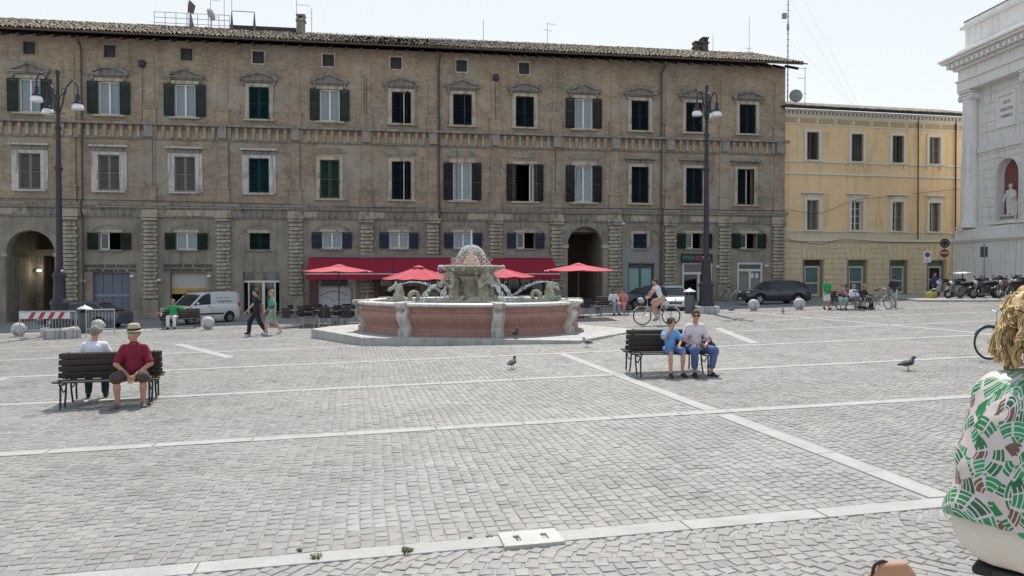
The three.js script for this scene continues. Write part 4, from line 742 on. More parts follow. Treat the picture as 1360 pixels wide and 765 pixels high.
    for (const [x, y0, x1, y1, z1] of [[0, 8, 4.9, 0.1, 0.8], [0, 5, 4.9, 0.1, 0.8], [0, 10, 5.2, 0.3, 0.8]]) B().bar([x, y0, 0], [x1, y1, z1], 0.004).mesh('guy_wire', antGrey(), m); }
  { const p = wp(1057, -1.2), c2 = thing('satellite_dish', 'round grey satellite dish on the yellow building roof', 'satellite dish', [p.x, p.y - 0.1, p.z], YA - 0.35); B().bar([-0.35, 0, -0.1], [-0.35, 0.5, -0.1], 0.04).bar([-0.35, 0.5, -0.1], [0, 0.75, 0], 0.04).mesh('mount', antGrey(), c2); B().at(new THREE.SphereGeometry(1.1, 24, 8, 0, 6.283, 0, 0.43), 0, 0.8, -1.0, Math.PI / 2, 0, 0).mesh('reflector', mat([0.30, 0.31, 0.33], 0.55, { side: THREE.DoubleSide }), c2); B().bar([0, 0.4, 0.1], [0, 0.75, 0.65], 0.018).mesh('arm', antGrey(), c2); }
  { const p = wp(1069, -2.5), c2 = thing('roof_antenna', 'two-boom antenna on the yellow building roof', 'antenna', [p.x, p.y - 0.1, p.z], YA); B().bar([0, 0, 0], [0, 2.9, 0], 0.022).mesh('mast', antGrey(), c2); for (const [y, a, b] of [[2.8, -0.8, 0.1], [2.1, -0.6, 0.05], [1.0, -0.1, 0.15]]) { const bb = B(); bb.bar([a, y - 0.08, 0], [b, y, 0], 0.014); for (let x = a; x < b; x += 0.14) bb.bar([x, y, -0.15], [x, y, 0.15], 0.006, 0.006, 4); bb.mesh('boom', antGrey(), c2); } }
}
function antGrey() { return (antGrey.m ||= mat([0.33, 0.34, 0.37], 0.45, { metalness: 0.3 })); }

// ------------------------------------------------------------------ the white classical building
const WP = V(31.3, 0, -54.0), WA = -1.5204, Wd = V(Math.cos(WA), 0, -Math.sin(WA)), Wn = V(Math.sin(WA), 0, Math.cos(WA));
const wu = (X, Y = 250) => planeUV(X, Y, WP, Wd, Wn)[0], wv = (X, Y) => planeUV(X, Y, WP, Wd, Wn)[1];
const whiteTex = colourTex(1024, 8, (u, v) => { const a = fbm(u * 4, v * 4, 4, 5, 301), b = fbm(u * 30, v * 30, 30, 3, 307), d = fbm(u * 44, v * 4, 0, 3, 311); const k = 0.78 * (1 + 0.13 * (a - 0.5) + 0.1 * (b - 0.5) - 0.16 * smooth(0.55, 0.75, d)); return [k, k * 0.99, k * 0.965]; });
const whiteM = mat([1, 1, 1], 0.85, { map: whiteTex });
{
  const wb = thing('white_classical_building', 'white stone classical building with ionic column and statue niche', 'building', [WP.x, 0, WP.z], WA);
  const L = 26, wallTop = 14.6, n0 = wu(1324, 260), n1 = wu(1354, 260), nv0 = 5.55, nr = (n1 - n0) / 2, nvs = wv(1340, 232);
  const s = new THREE.Shape([[0, 4.3], [L, 4.3], [L, wallTop], [0, wallTop]].map(a => new THREE.Vector2(...a)));
  const nh = new THREE.Path(); nh.moveTo(n0, nv0); nh.lineTo(n1, nv0); nh.lineTo(n1, nvs); nh.absarc((n0 + n1) / 2, nvs, nr, 0, Math.PI, false); nh.lineTo(n0, nv0); s.holes.push(nh);
  const g = prep(new THREE.ExtrudeGeometry(s, { depth: 0.9, bevelEnabled: false, curveSegments: 16 })); g.translate(0, 0, -0.9); part('wall', boxUV(g), whiteM, wb);
  B().span(0.0, L, -1.5, 19, -9, -0.95).mesh('core', whiteM, wb);
  // half-round niche back, painted red
  const bk = new THREE.CylinderGeometry(nr + 0.04, nr + 0.04, nvs - nv0 + nr, 20, 1, true, Math.PI / 2, Math.PI); 
  const nb = B(); nb.span(n0 - 0.05, n1 + 0.05, nv0, nvs + nr + 0.05, -0.55, -0.5); nb.mesh('niche_back', mat([0.21, 0.088, 0.082], 0.9, {}), wb);
  // plinth, three zones
  B().span(-0.6, L, -1.5, 4.35, 0.001, 0.85).mesh('plinth', whiteM, wb);
  B().span(-0.7, L, -1.5, 1.6, 0.851, 0.95).mesh('plinth_base', whiteM, wb);
  B().span(-0.85, L, 4.36, 4.56, 0.001, 1.1).mesh('plinth_cap', whiteM, wb); B().span(-0.75, L, 4.25, 4.355, 0.86, 0.98).mesh('plinth_moulding', whiteM, wb);
  B().span(-0.65, L, 4.565, 5.12, 0.001, 0.72).mesh('pedestal', whiteM, wb); B().span(-0.5, L, 5.125, 5.24, 0.001, 0.3).mesh('base_moulding', whiteM, wb);
  for (let u = 2.6; u < L; u += 3.1) B().span(u, u + 0.02, 1.65, 4.2, 0.84, 0.853).mesh('plinth_joint', mat([0.28, 0.28, 0.28], 0.9), wb);
  // wall courses proud of the wall, cut round niche and plaque
  const pl = { x0: wu(1325, 145), x1: wu(1351, 145), y0: wv(1338, 168), y1: wv(1338, 121) };
  for (let v = 5.3, k = 0; v < 14.4; v += 0.62, k++) {
    const y1 = v + 0.595; if (v > 10.1 && v < 10.9) continue; let segs = [[1.1, L]];
    const cutOut = (a, b) => segs = segs.flatMap(([p, q]) => b < p || a > q ? [[p, q]] : [[p, a], [b, q]].filter(t => t[1] - t[0] > 0.05));
    if (v < nvs + nr + 0.1) { const up = Math.max(0, v - nvs); const hw = v < nvs ? nr : Math.sqrt(Math.max(0, nr * nr - up * up)); cutOut((n0 + n1) / 2 - hw - 0.12, (n0 + n1) / 2 + hw + 0.12); }
    if (y1 > pl.y0 - 0.2 && v < pl.y1 + 0.2) cutOut(pl.x0 - 0.2, pl.x1 + 0.2);
    for (const [a, b] of segs) for (let x = a; x < b - 0.05;) { const l = Math.min(b - x, 2.6 + (k % 2) * 0.7); B().rbox(x + l / 2, (v + y1) / 2, 0.02, l - 0.02, y1 - v, 0.06, 0.01).mesh('stone_block', whiteM, wb); x += l; }
  }
  B().span(0.9, L, 10.2, 10.5, 0.001, 0.2).mesh('wall_moulding', whiteM, wb); B().span(0.9, L, 10.02, 10.195, 0.001, 0.1).mesh('wall_moulding', whiteM, wb);
  { const rs = new THREE.Shape(); const c = (n0 + n1) / 2; rs.moveTo(c + nr + 0.14, nvs); rs.absarc(c, nvs, nr + 0.14, 0, Math.PI, false); rs.lineTo(c - nr - 0.005, nvs); rs.absarc(c, nvs, nr + 0.005, Math.PI, 0, true); part('niche_arch', boxUV(prep(new THREE.ExtrudeGeometry(rs, { depth: 0.08, bevelEnabled: false, curveSegments: 16 }))), whiteM, wb, 0, 0, 0.001); B().span(n0 - 0.14, n0 - 0.005, nv0, nvs, 0.001, 0.081).mesh('niche_jamb', whiteM, wb); B().span(n1 + 0.005, n1 + 0.14, nv0, nvs, 0.001, 0.081).mesh('niche_jamb', whiteM, wb); B().rbox((n0 + n1) / 2, nv0 - 0.12, 0.12, n1 - n0 + 0.9, 0.2, 0.34, 0.03).mesh('niche_sill', whiteM, wb); }
  // plaque
  { const o = new THREE.Group(); o.name = 'plaque'; wb.add(o); const { x0, x1, y0, y1 } = pl, f = 0.22; B().span(x0, x0 + f, y0, y1, 0.001, 0.13).mesh('frame', whiteM, o); B().span(x1 - f, x1, y0, y1, 0.001, 0.13).mesh('frame', whiteM, o); B().span(x0 + f, x1 - f, y0, y0 + f, 0.001, 0.128).mesh('frame', whiteM, o); B().span(x0 + f, x1 - f, y1 - f, y1, 0.001, 0.128).mesh('frame', whiteM, o); B().span(x0 + f, x1 - f, y0 + f, y1 - f, 0.001, 0.03).mesh('tablet', whiteM, o);
    const lm = mat([0.24, 0.24, 0.25], 0.9), cx = (x0 + x1) / 2, w = x1 - x0 - 2 * f; [['ARTI', 0.5, 0.66], ['INDUSTRIE', 0.85, 0.46], ['COMMERCI', 0.8, 0.27]].forEach(([t, k, y]) => textMesh(t, 0.2, 0.01, lm, 'letters', o, cx, mix(y0, y1, y), 0.031, w * k)); }
  // ionic columns
  const column = (u) => {
    const o = new THREE.Group(); o.name = 'column'; wb.add(o); const z = 0.35;
    const pts = [[0.68, 5.25], [0.68, 5.36], [0.62, 5.4], [0.66, 5.47], [0.64, 5.55], [0.53, 5.6], [0.52, 6.2], [0.515, 9], [0.47, 12], [0.445, 13.75], [0.47, 13.8], [0.47, 13.9]];
    B().lathe(pts, 28, u, 0, z).mesh('shaft', whiteM, o); B().span(u - 0.7, u + 0.7, 5.245, 5.3, z - 0.7 > 0 ? z - 0.7 : 0.001, z + 0.7).mesh('base', whiteM, o);
    const cp = B(); for (const sx of [-1, 1]) for (const sz of [-1, 1]) { for (let t = 0; t < 26; t++) { const a = t / 26 * 4.2 * Math.PI, r = 0.25 * (1 - t / 30); const a1 = (t + 1) / 26 * 4.2 * Math.PI, r1 = 0.25 * (1 - (t + 1) / 30); const px = u + sx * 0.55, pz = z + sz * 0.36; cp.bar([px + sx * r * Math.cos(a + 1.57), 14.05 + r * Math.sin(a + 1.57), pz], [px + sx * r1 * Math.cos(a1 + 1.57), 14.05 + r1 * Math.sin(a1 + 1.57), pz], 0.055, 0.055, 5); } }
    for (const sx of [-1, 1]) cp.cyl(u + sx * 0.55, 14.05, z, 0.2, 0.2, 0.72, 14, Math.PI / 2); cp.rbox(u, 14.22, z, 1.3, 0.16, 0.86, 0.04).rbox(u, 14.4, z, 1.25, 0.14, 1.0, 0.04).cyl(u, 13.98, z, 0.48, 0.52, 0.2, 20); cp.mesh('capital', whiteM, o);
  };
  column(0.35); column(wu(1380, 150)); column(wu(1380, 150) * 2 + 3.2);
  // entablature
  B().span(-0.35, L, 14.5, 15.15, -0.5, 0.85).mesh('architrave', whiteM, wb); B().span(-0.42, L, 15.155, 15.28, -0.5, 0.95).mesh('architrave_moulding', whiteM, wb); B().span(-0.3, L, 15.285, 15.95, -0.5, 0.8).mesh('frieze', whiteM, wb);
  B().span(-0.5, L, 15.955, 16.12, -0.5, 1.05).mesh('bed_moulding', whiteM, wb);
  const dg = boxUV(prep(new THREE.BoxGeometry(0.24, 0.26, 0.5))); for (let u = -0.5; u < L; u += 0.52) part('dentil', dg, whiteM, wb, u, 16.25, 1.2); for (let z = -0.3; z < 1.1; z += 0.52) part('dentil', dg, whiteM, wb, -0.62, 16.25, z);
  B().span(-0.75, L, 16.385, 16.5, -0.5, 1.35).mesh('cornice', whiteM, wb); B().span(-1.05, L, 16.505, 16.66, -0.5, 1.6).mesh('cornice', whiteM, wb); B().span(-1.2, L, 16.665, 16.8, -0.5, 1.72).mesh('cornice', whiteM, wb);
  B().span(-0.35, L, 16.805, 17.3, -0.5, 0.9).mesh('attic_base', whiteM, wb); B().span(0.05, L, 17.305, 18.7, -0.5, 0.55).mesh('attic_wall', whiteM, wb); B().span(-0.2, L, 18.705, 18.88, -0.5, 0.78).mesh('attic_cornice', whiteM, wb); B().span(0.0, L, 18.885, 19.2, -0.5, 0.6).mesh('attic_top', whiteM, wb); B().span(-0.03, L, 19.205, 19.25, -9.1, 0.64).mesh('roof_flashing', M.iron, wb);
}
// ------------------------------------------------------------------ soft solids: distance fields meshed with surface nets
const dCaps = (p, a, b, ra, rb) => {
  const bx = b[0] - a[0], by = b[1] - a[1], bz = b[2] - a[2], px = p[0] - a[0], py = p[1] - a[1], pz = p[2] - a[2];
  const l2 = bx * bx + by * by + bz * bz, t = l2 ? cl((px * bx + py * by + pz * bz) / l2, 0, 1) : 0;
  const dx = px - bx * t, dy = py - by * t, dz = pz - bz * t; return Math.sqrt(dx * dx + dy * dy + dz * dz) - (ra + (rb - ra) * t);
};
const dEll = (p, c, r) => { const x = (p[0] - c[0]) / r[0], y = (p[1] - c[1]) / r[1], z = (p[2] - c[2]) / r[2], k = Math.sqrt(x * x + y * y + z * z); return (k - 1) * Math.min(r[0], r[1], r[2]); };
const smin = (a, b, k) => { const h = Math.max(k - Math.abs(a - b), 0) / k; return Math.min(a, b) - h * h * k * 0.25; };
const smax = (a, b, k) => -smin(-a, -b, k);
// prims: ['c', a, b, ra, rb] capsule | ['e', centre, radii] ellipsoid
function fieldOf(prims, k) { return p => { let d = 1e9; for (const q of prims) { const v = q[0] === 'c' ? dCaps(p, q[1], q[2], q[3], q[4]) : dEll(p, q[1], q[2]); d = d > 1e8 ? v : smin(d, v, q[5] || k); } return d; }; }
function boundsOf(prims, pad) {
  const lo = [1e9, 1e9, 1e9], hi = [-1e9, -1e9, -1e9];
  for (const q of prims) for (const [c, r] of q[0] === 'c' ? [[q[1], [q[3], q[3], q[3]]], [q[2], [q[4], q[4], q[4]]]] : [[q[1], q[2]]]) for (let i = 0; i < 3; i++) { lo[i] = Math.min(lo[i], c[i] - r[i] - pad); hi[i] = Math.max(hi[i], c[i] + r[i] + pad); }
  return [lo, hi];
}
function netMesh(f, [lo, hi], cell) {
  const n = [0, 1, 2].map(i => Math.max(2, Math.ceil((hi[i] - lo[i]) / cell) + 1)), [nx, ny, nz] = n;
  const F = new Float32Array(nx * ny * nz).fill(9), id = (i, j, k) => (k * ny + j) * nx + i, S = 6, p = [0, 0, 0];
  for (let k0 = 0; k0 < nz; k0 += S) for (let j0 = 0; j0 < ny; j0 += S) for (let i0 = 0; i0 < nx; i0 += S) {
    p[0] = lo[0] + (i0 + S / 2) * cell; p[1] = lo[1] + (j0 + S / 2) * cell; p[2] = lo[2] + (k0 + S / 2) * cell;
    const c = f(p), rad = S * cell * 1.25; if (Math.abs(c) > rad + 0.03) { if (c < 0) for (let k = k0; k < Math.min(nz, k0 + S); k++) for (let j = j0; j < Math.min(ny, j0 + S); j++) for (let i = i0; i < Math.min(nx, i0 + S); i++) F[id(i, j, k)] = -9; continue; }
    for (let k = k0; k < Math.min(nz, k0 + S); k++) for (let j = j0; j < Math.min(ny, j0 + S); j++) for (let i = i0; i < Math.min(nx, i0 + S); i++) { p[0] = lo[0] + i * cell; p[1] = lo[1] + j * cell; p[2] = lo[2] + k * cell; F[id(i, j, k)] = f(p); }
  }
  const vid = new Int32Array(nx * ny * nz).fill(-1), P = [], I = [], E = [[0, 1], [2, 3], [4, 5], [6, 7], [0, 2], [1, 3], [4, 6], [5, 7], [0, 4], [1, 5], [2, 6], [3, 7]];
  for (let k = 0; k < nz - 1; k++) for (let j = 0; j < ny - 1; j++) for (let i = 0; i < nx - 1; i++) {
    const v = []; let m = 0; for (let c = 0; c < 8; c++) { const x = F[id(i + (c & 1), j + (c >> 1 & 1), k + (c >> 2))]; v.push(x); if (x < 0) m++; }
    if (m === 0 || m === 8) continue;
    let x = 0, y = 0, z = 0, w = 0;
    for (const [a, b] of E) if ((v[a] < 0) !== (v[b] < 0)) { const t = v[a] / (v[a] - v[b]); x += mix(a & 1, b & 1, t); y += mix(a >> 1 & 1, b >> 1 & 1, t); z += mix(a >> 2, b >> 2, t); w++; }
    vid[id(i, j, k)] = P.length / 3; P.push(lo[0] + (i + x / w) * cell, lo[1] + (j + y / w) * cell, lo[2] + (k + z / w) * cell);
  }
  const quad = (a, b, c, d, flip) => { if (a < 0 || b < 0 || c < 0 || d < 0) return; if (flip) I.push(a, c, b, a, d, c); else I.push(a, b, c, a, c, d); };
  for (let k = 1; k < nz - 1; k++) for (let j = 1; j < ny - 1; j++) for (let i = 1; i < nx - 1; i++) {
    const s = F[id(i, j, k)] < 0;
    if (s !== F[id(i + 1, j, k)] < 0) quad(vid[id(i, j - 1, k - 1)], vid[id(i, j, k - 1)], vid[id(i, j, k)], vid[id(i, j - 1, k)], !s);
    if (s !== F[id(i, j + 1, k)] < 0) quad(vid[id(i - 1, j, k - 1)], vid[id(i - 1, j, k)], vid[id(i, j, k)], vid[id(i, j, k - 1)], !s);
    if (s !== F[id(i, j, k + 1)] < 0) quad(vid[id(i - 1, j - 1, k)], vid[id(i, j - 1, k)], vid[id(i, j, k)], vid[id(i - 1, j, k)], !s);
  }
  const g = new THREE.BufferGeometry(); g.setAttribute('position', new THREE.BufferAttribute(new Float32Array(P), 3)); g.setIndex(I); g.computeVertexNormals(); return g;
}
const blob = (prims, k, cell, warp) => { const f0 = fieldOf(prims, k), f = warp ? p => f0(p) + warp(p) : f0; return netMesh(f, boundsOf(prims, cell * 3 + 0.03), cell); };

// ------------------------------------------------------------------ the fountain
const FC = V(-1.45, 0.145, -28.3);
{
  const kerbTex = stoneTex(0.42, [1, 0.985, 0.95], 401, 0.45), km = mat([1, 1, 1], 0.8, { map: kerbTex });
  const plat = thing('fountain_platform', 'low pale stone platform of kerb blocks around the fountain', 'platform', [FC.x, FC.y, FC.z]);
  const pp = [[-7.2, -28.35], [-4.6, -24.35], [1.95, -23.3], [3.95, -26.85], [4.3, -28.3], [1.7, -32.3], [-4.85, -33.3], [-6.85, -29.8]].map(([x, z]) => [x - FC.x, z - FC.z]);
  const top = new THREE.Shape(pp.map(([x, z]) => new THREE.Vector2(x * 0.9, -z * 0.9)));
  const tg = new THREE.ExtrudeGeometry(top, { depth: 0.4, bevelEnabled: false }); B().at(tg, 0, -0.404, 0, -Math.PI / 2).mesh('paving', mat([0.97, 0.97, 0.97], 0.8, { map: kerbTex }), plat);
  pp.forEach((a, i) => {
    const b = pp[(i + 1) % pp.length], L = Math.hypot(b[0] - a[0], b[1] - a[1]), n = Math.max(1, Math.round(L / 0.88));
    for (let k = 0; k < n; k++) {
      const t0 = k / n, t1 = (k + 1) / n, gp = 0.006 / L, P = t => [mix(a[0], b[0], t), mix(a[1], b[1], t)], o = P(t0 + gp), p = P(t1 - gp), s = 0.885;
      const sh = new THREE.Shape([[o[0], -o[1]], [p[0], -p[1]], [p[0] * s, -p[1] * s], [o[0] * s, -o[1] * s]].map(q => new THREE.Vector2(...q)));
      B().at(new THREE.ExtrudeGeometry(sh, { depth: 0.36, bevelEnabled: true, bevelSize: 0.008, bevelThickness: 0.01, bevelSegments: 1 }), 0, -0.37 + R(-0.003, 0.003), 0, -Math.PI / 2).mesh('kerb_block', km, plat);
    }
  });
  const ft = thing('fountain', 'octagonal pink marble fountain with sculpted tritons, seahorses and upper bowl', 'fountain', [FC.x, FC.y, FC.z]);
  const pinkTex = colourTex(1024, 3.2, (u, v) => { const a = fbm(u * 6, v * 6, 6, 5, 411), b = fbm(u * 60, v * 60, 60, 3, 417), vein = Math.abs(fbm(u * 9, v * 9, 9, 5, 423) - 0.5), d = fbm(u * 30, v * 3, 0, 3, 429); const k = 1 + 0.35 * (a - 0.5) + 0.3 * (b - 0.5) - 0.12 * smooth(0.5, 0.72, d), w = 0.3 * smooth(0.02, 0.0, vein); return [mix(0.34 * k, 0.45, w), mix(0.185 * k, 0.32, w), mix(0.152 * k, 0.28, w)]; });
  const pink = mat([1, 1, 1], 0.62, { map: pinkTex }), pale = mat([1, 1, 1], 0.75, { map: stoneTex(0.50, [1.03, 0.98, 0.88], 431) }), rimM = mat([1, 1, 1], 0.5, { map: stoneTex(0.58, [1.0, 0.98, 0.94], 441, 0.6) });
  const prof = [[3.84, 0], [3.84, 0.13], [3.78, 0.16], [3.76, 0.22], [3.80, 0.32], [3.90, 0.46], [3.97, 0.58], [3.985, 0.66], [3.95, 0.73], [3.9, 0.76], [3.9, 0.8], [3.94, 0.87], [4.0, 0.93]];
  const A0 = (-30 * Math.PI / 180), cA = k => A0 + k * Math.PI / 4;          // corner angles measured from the side that faces the steps
  const pt = (r, a, y) => [r * Math.sin(a), y, r * Math.cos(a)];
  const strip = (rows, close) => { const P = [], I = []; const w = rows[0].length; rows.forEach(r => r.forEach(p => P.push(...p))); for (let i = 0; i < rows.length - 1; i++) for (let j = 0; j < w - 1; j++) { const q = i * w + j; I.push(q, q + 1, q + w, q + 1, q + w + 1, q + w); } const g = new THREE.BufferGeometry(); g.setAttribute('position', new THREE.BufferAttribute(new Float32Array(P), 3)); g.setIndex(I); const n = prep(g); n.computeVertexNormals(); return n; };
  for (let k = 0; k < 8; k++) {
    const a = cA(k), b = cA(k + 1), rows = prof.map(([r, y]) => { const row = []; for (let t = 0; t <= 12; t++) { const p = pt(r, a, y), q = pt(r, b, y), s = t / 12; const bow = 0.22 * Math.sin(Math.PI * s), m = (a + b) / 2; row.push([mix(p[0], q[0], s) + Math.sin(m) * bow, y, mix(p[2], q[2], s) + Math.cos(m) * bow]); } return row; });
    const g = strip(rows); part('basin_panel', boxUV(g), pink, ft);
    // rim over this side
    const rim = [[3.55, 0.8], [3.55, 1.03], [3.62, 1.05], [4.02, 1.05], [4.08, 1.02], [4.08, 0.96], [4.0, 0.93]].map(([r, y]) => { const row = []; for (let t = 0; t <= 12; t++) { const p = pt(r, a, y), q = pt(r, b, y), s = t / 12, bow = 0.22 * Math.sin(Math.PI * s), m = (a + b) / 2; row.push([mix(p[0], q[0], s) + Math.sin(m) * bow, y, mix(p[2], q[2], s) + Math.cos(m) * bow]); } return row; });
    part('basin_rim', boxUV(strip(rim)), rimM, ft);
    const inner = [[3.5, -0.1], [3.56, 0.8]].map(([r, y]) => { const row = []; for (let t = 0; t <= 6; t++) { const p = pt(r, a, y), q = pt(r, b, y), s = t / 6, bow = 0.22 * Math.sin(Math.PI * s), m = (a + b) / 2; row.push([mix(p[0], q[0], s) + Math.sin(m) * bow, y, mix(p[2], q[2], s) + Math.cos(m) * bow]); } return row; });
    part('basin_lining', boxUV(strip(inner)), pale, ft);
    // corner pilaster following the profile
    const pl = new THREE.Shape(); pl.moveTo(3.6, 0); const pr = [[3.97, 0], [3.97, 0.19], [3.9, 0.2], [3.87, 0.26], [3.92, 0.36], [4.02, 0.5], [4.08, 0.62], [4.08, 0.7], [4.03, 0.76], [4.0, 0.8], [4.03, 0.86], [4.13, 0.92], [4.17, 0.98], [4.17, 1.04], [4.12, 1.07], [3.6, 1.07]]; pr.forEach(q => pl.lineTo(...q)); pl.lineTo(3.6, 0);
    const pg = new THREE.ExtrudeGeometry(pl, { depth: 0.34, bevelEnabled: true, bevelSize: 0.015, bevelThickness: 0.02, bevelSegments: 2 }); pg.translate(0, 0, -0.17);
    const o = B().at(pg, 0, 0, 0, 0, a - Math.PI / 2, 0).mesh('basin_pilaster', pale, ft);
    const sc = B(); for (const s of [-1, 1]) sc.torus(s * 0.06, 0.84, 4.06, 0.05, 0.018, 0, 0, 0, 5, 12); sc.ball(0, 0.79, 4.05, 0.04); const so = sc.mesh('scroll_ornament', pale, ft); so.rotation.y = a;
  }
  B().cyl(0, -0.03, 0, 3.5, 3.5, 0.06, 40).mesh('basin_floor', mat([0.10, 0.16, 0.15], 0.7), ft);
  // sculpture
  const mossTex = colourTex(512, 1.6, (u, v) => { const a = fbm(u * 5, v * 5, 5, 5, 451), b = fbm(u * 30, v * 30, 30, 3, 457), m = smooth(0.42, 0.62, fbm(u * 8, v * 8, 8, 4, 463)); const k = 0.43 * (1 + 0.4 * (a - 0.5) + 0.35 * (b - 0.5)); return [mix(k * 1.06, k * 0.84, m), mix(k * 0.97, k * 0.76, m), mix(k * 0.79, k * 0.5, m)]; });
  const sm = mat([1, 1, 1], 0.8, { map: mossTex }), gm = mat([0.95, 1, 1.0], 0.8, { map: mossTex });
  const rough = (amp, fr, s) => p => amp * (vnoise3(p[0] * fr + 50, p[1] * fr + 50, p[2] * fr + 50, s) - 0.5);
  const WL = 0.86;
  // pedestal and rocks
  B().lathe([[0.75, 0], [0.72, WL + 0.05], [0.55, WL + 0.18], [0.36, WL + 0.3], [0.3, WL + 0.5], [0.34, WL + 0.72], [0.44, WL + 0.9], [0.62, WL + 1.02], [0.3, WL + 1.06]], 24).mesh('pedestal', sm, ft);
  const rocks = []; for (let i = 0; i < 14; i++) { const a = i / 14 * 6.283; rocks.push(['e', [Math.cos(a) * R(0.55, 0.95), WL + R(-0.1, 0.1), Math.sin(a) * R(0.55, 0.95)], [R(0.2, 0.32), R(0.14, 0.3), R(0.2, 0.32)]]); }
  part('rock_base', boxUV(prep(blob(rocks, 0.12, 0.05, rough(0.08, 6, 3)))), sm, ft);
  // scalloped bowl
  { const P = [], I = [], nA = 96, pr = [[0.2, 1.86], [0.45, 1.9], [0.8, 2.02], [1.05, 2.14], [1.16, 2.2], [1.19, 2.24], [1.16, 2.26], [1.0, 2.22], [0.5, 2.12], [0.05, 2.1]]; pr.forEach(([r, y], j) => { for (let i = 0; i <= nA; i++) { const a = i / nA * 6.2832, s = 1 + (j > 1 && j < 8 ? 0.025 * Math.abs(Math.sin(a * 9)) * (r / 1.16) : 0); P.push(r * s * Math.cos(a), y - (j > 3 && j < 8 ? 0.02 * Math.abs(Math.sin(a * 9)) : 0), r * s * Math.sin(a)); } }); const w = nA + 1; for (let j = 0; j < pr.length - 1; j++) for (let i = 0; i < nA; i++) { const q = j * w + i; I.push(q, q + w, q + 1, q + 1, q + w, q + w + 1); } const g = new THREE.BufferGeometry(); g.setAttribute('position', new THREE.BufferAttribute(new Float32Array(P), 3)); g.setIndex(I); g.computeVertexNormals(); part('upper_bowl', boxUV(prep(g)), sm, ft); }
  // tritons kneeling at the pedestal, arms raised with shells
  const triton = [
    ['c', [0, 0.0, 0], [0, 0.28, 0.02], 0.19, 0.165], ['c', [0, 0.28, 0.02], [0, 0.62, 0.03], 0.15, 0.17], ['c', [-0.13, 0.66, 0.03], [0.13, 0.66, 0.03], 0.09, 0.09], ['c', [0, 0.72, 0.04], [0, 0.84, 0.07], 0.07, 0.065],
    ['e', [0, 0.94, 0.1], [0.1, 0.13, 0.115]], ['e', [0, 0.98, 0.03], [0.125, 0.125, 0.13]], ['c', [0, 0.85, 0.18], [0, 0.74, 0.2], 0.06, 0.03],
    ['c', [0.2, 0.66, 0.03], [0.26, 0.44, 0.16], 0.065, 0.055], ['c', [0.26, 0.44, 0.16], [0.08, 0.6, 0.34], 0.05, 0.045], ['c', [-0.2, 0.66, 0.03], [-0.27, 0.46, 0.15], 0.065, 0.055], ['c', [-0.27, 0.46, 0.15], [-0.06, 0.68, 0.33], 0.05, 0.045],
    ['c', [0, 0.86, 0.24], [0.02, 0.52, 0.46], 0.03, 0.1],
    ['c', [0.1, 0.0, 0.05], [0.28, -0.12, 0.3], 0.15, 0.12], ['c', [0.28, -0.12, 0.3], [0.42, -0.1, 0.05], 0.12, 0.1], ['c', [0.42, -0.1, 0.05], [0.46, 0.14, -0.16], 0.1, 0.07], ['c', [-0.1, 0.0, 0.05], [-0.3, -0.12, 0.26], 0.15, 0.12], ['c', [-0.3, -0.12, 0.26], [-0.44, -0.08, 0.0], 0.12, 0.09],
  ];
  const tg2 = boxUV(prep(blob(triton, 0.06, 0.024, rough(0.035, 11, 7))));
  for (const [i, a] of [-62, 38, 118, 218].entries()) { const r = a * Math.PI / 180, o = part('triton_figure', tg2, sm, ft, Math.sin(r) * 0.66, WL + 0.14, Math.cos(r) * 0.66); o.rotation.y = r + (i ? 0.25 : -0.2); o.scale.setScalar(1.12); }
  // putto
  const putto = [['c', [-0.06, 0.05, 0], [-0.09, 0.0, 0.16], 0.075, 0.06], ['c', [0.06, 0.05, 0], [0.09, 0.0, 0.16], 0.075, 0.06], ['c', [0, 0.05, 0], [0, 0.3, 0.0], 0.115, 0.1], ['c', [-0.1, 0.31, 0], [0.1, 0.31, 0], 0.055, 0.055], ['c', [0.12, 0.3, 0], [0.2, 0.16, 0.06], 0.05, 0.042], ['c', [0.2, 0.16, 0.06], [0.06, 0.13, 0.15], 0.04, 0.035], ['c', [-0.12, 0.3, 0], [-0.2, 0.16, 0.06], 0.05, 0.042], ['c', [-0.2, 0.16, 0.06], [-0.06, 0.13, 0.15], 0.04, 0.035], ['e', [0, 0.46, 0.01], [0.085, 0.1, 0.09]], ['c', [0, 0.34, 0], [0, 0.4, 0], 0.05, 0.05], ['e', [0, 0.45, 0.09], [0.018, 0.025, 0.02]], ['e', [0, 0.0, 0], [0.26, 0.06, 0.22]]];
  const po = part('putto_figure', boxUV(prep(blob(putto, 0.03, 0.014))), mat([0.62, 0.46, 0.36], 0.7), ft, 0, 2.2, 0); po.scale.setScalar(1.15);
  // seahorses: forelegs raised, arched neck, coiled tail; facing outwards
  const tail = []; for (let t = 0; t < 11; t++) { const a = -1.9 + t * 0.56, r = 0.27 - t * 0.016; const a1 = a + 0.56, r1 = r - 0.016; tail.push(['c', [-0.52 + Math.cos(a) * r, 0.36 + Math.sin(a) * r, 0], [-0.52 + Math.cos(a1) * r1, 0.36 + Math.sin(a1) * r1, 0], 0.1 - t * 0.005, 0.097 - t * 0.005]); }
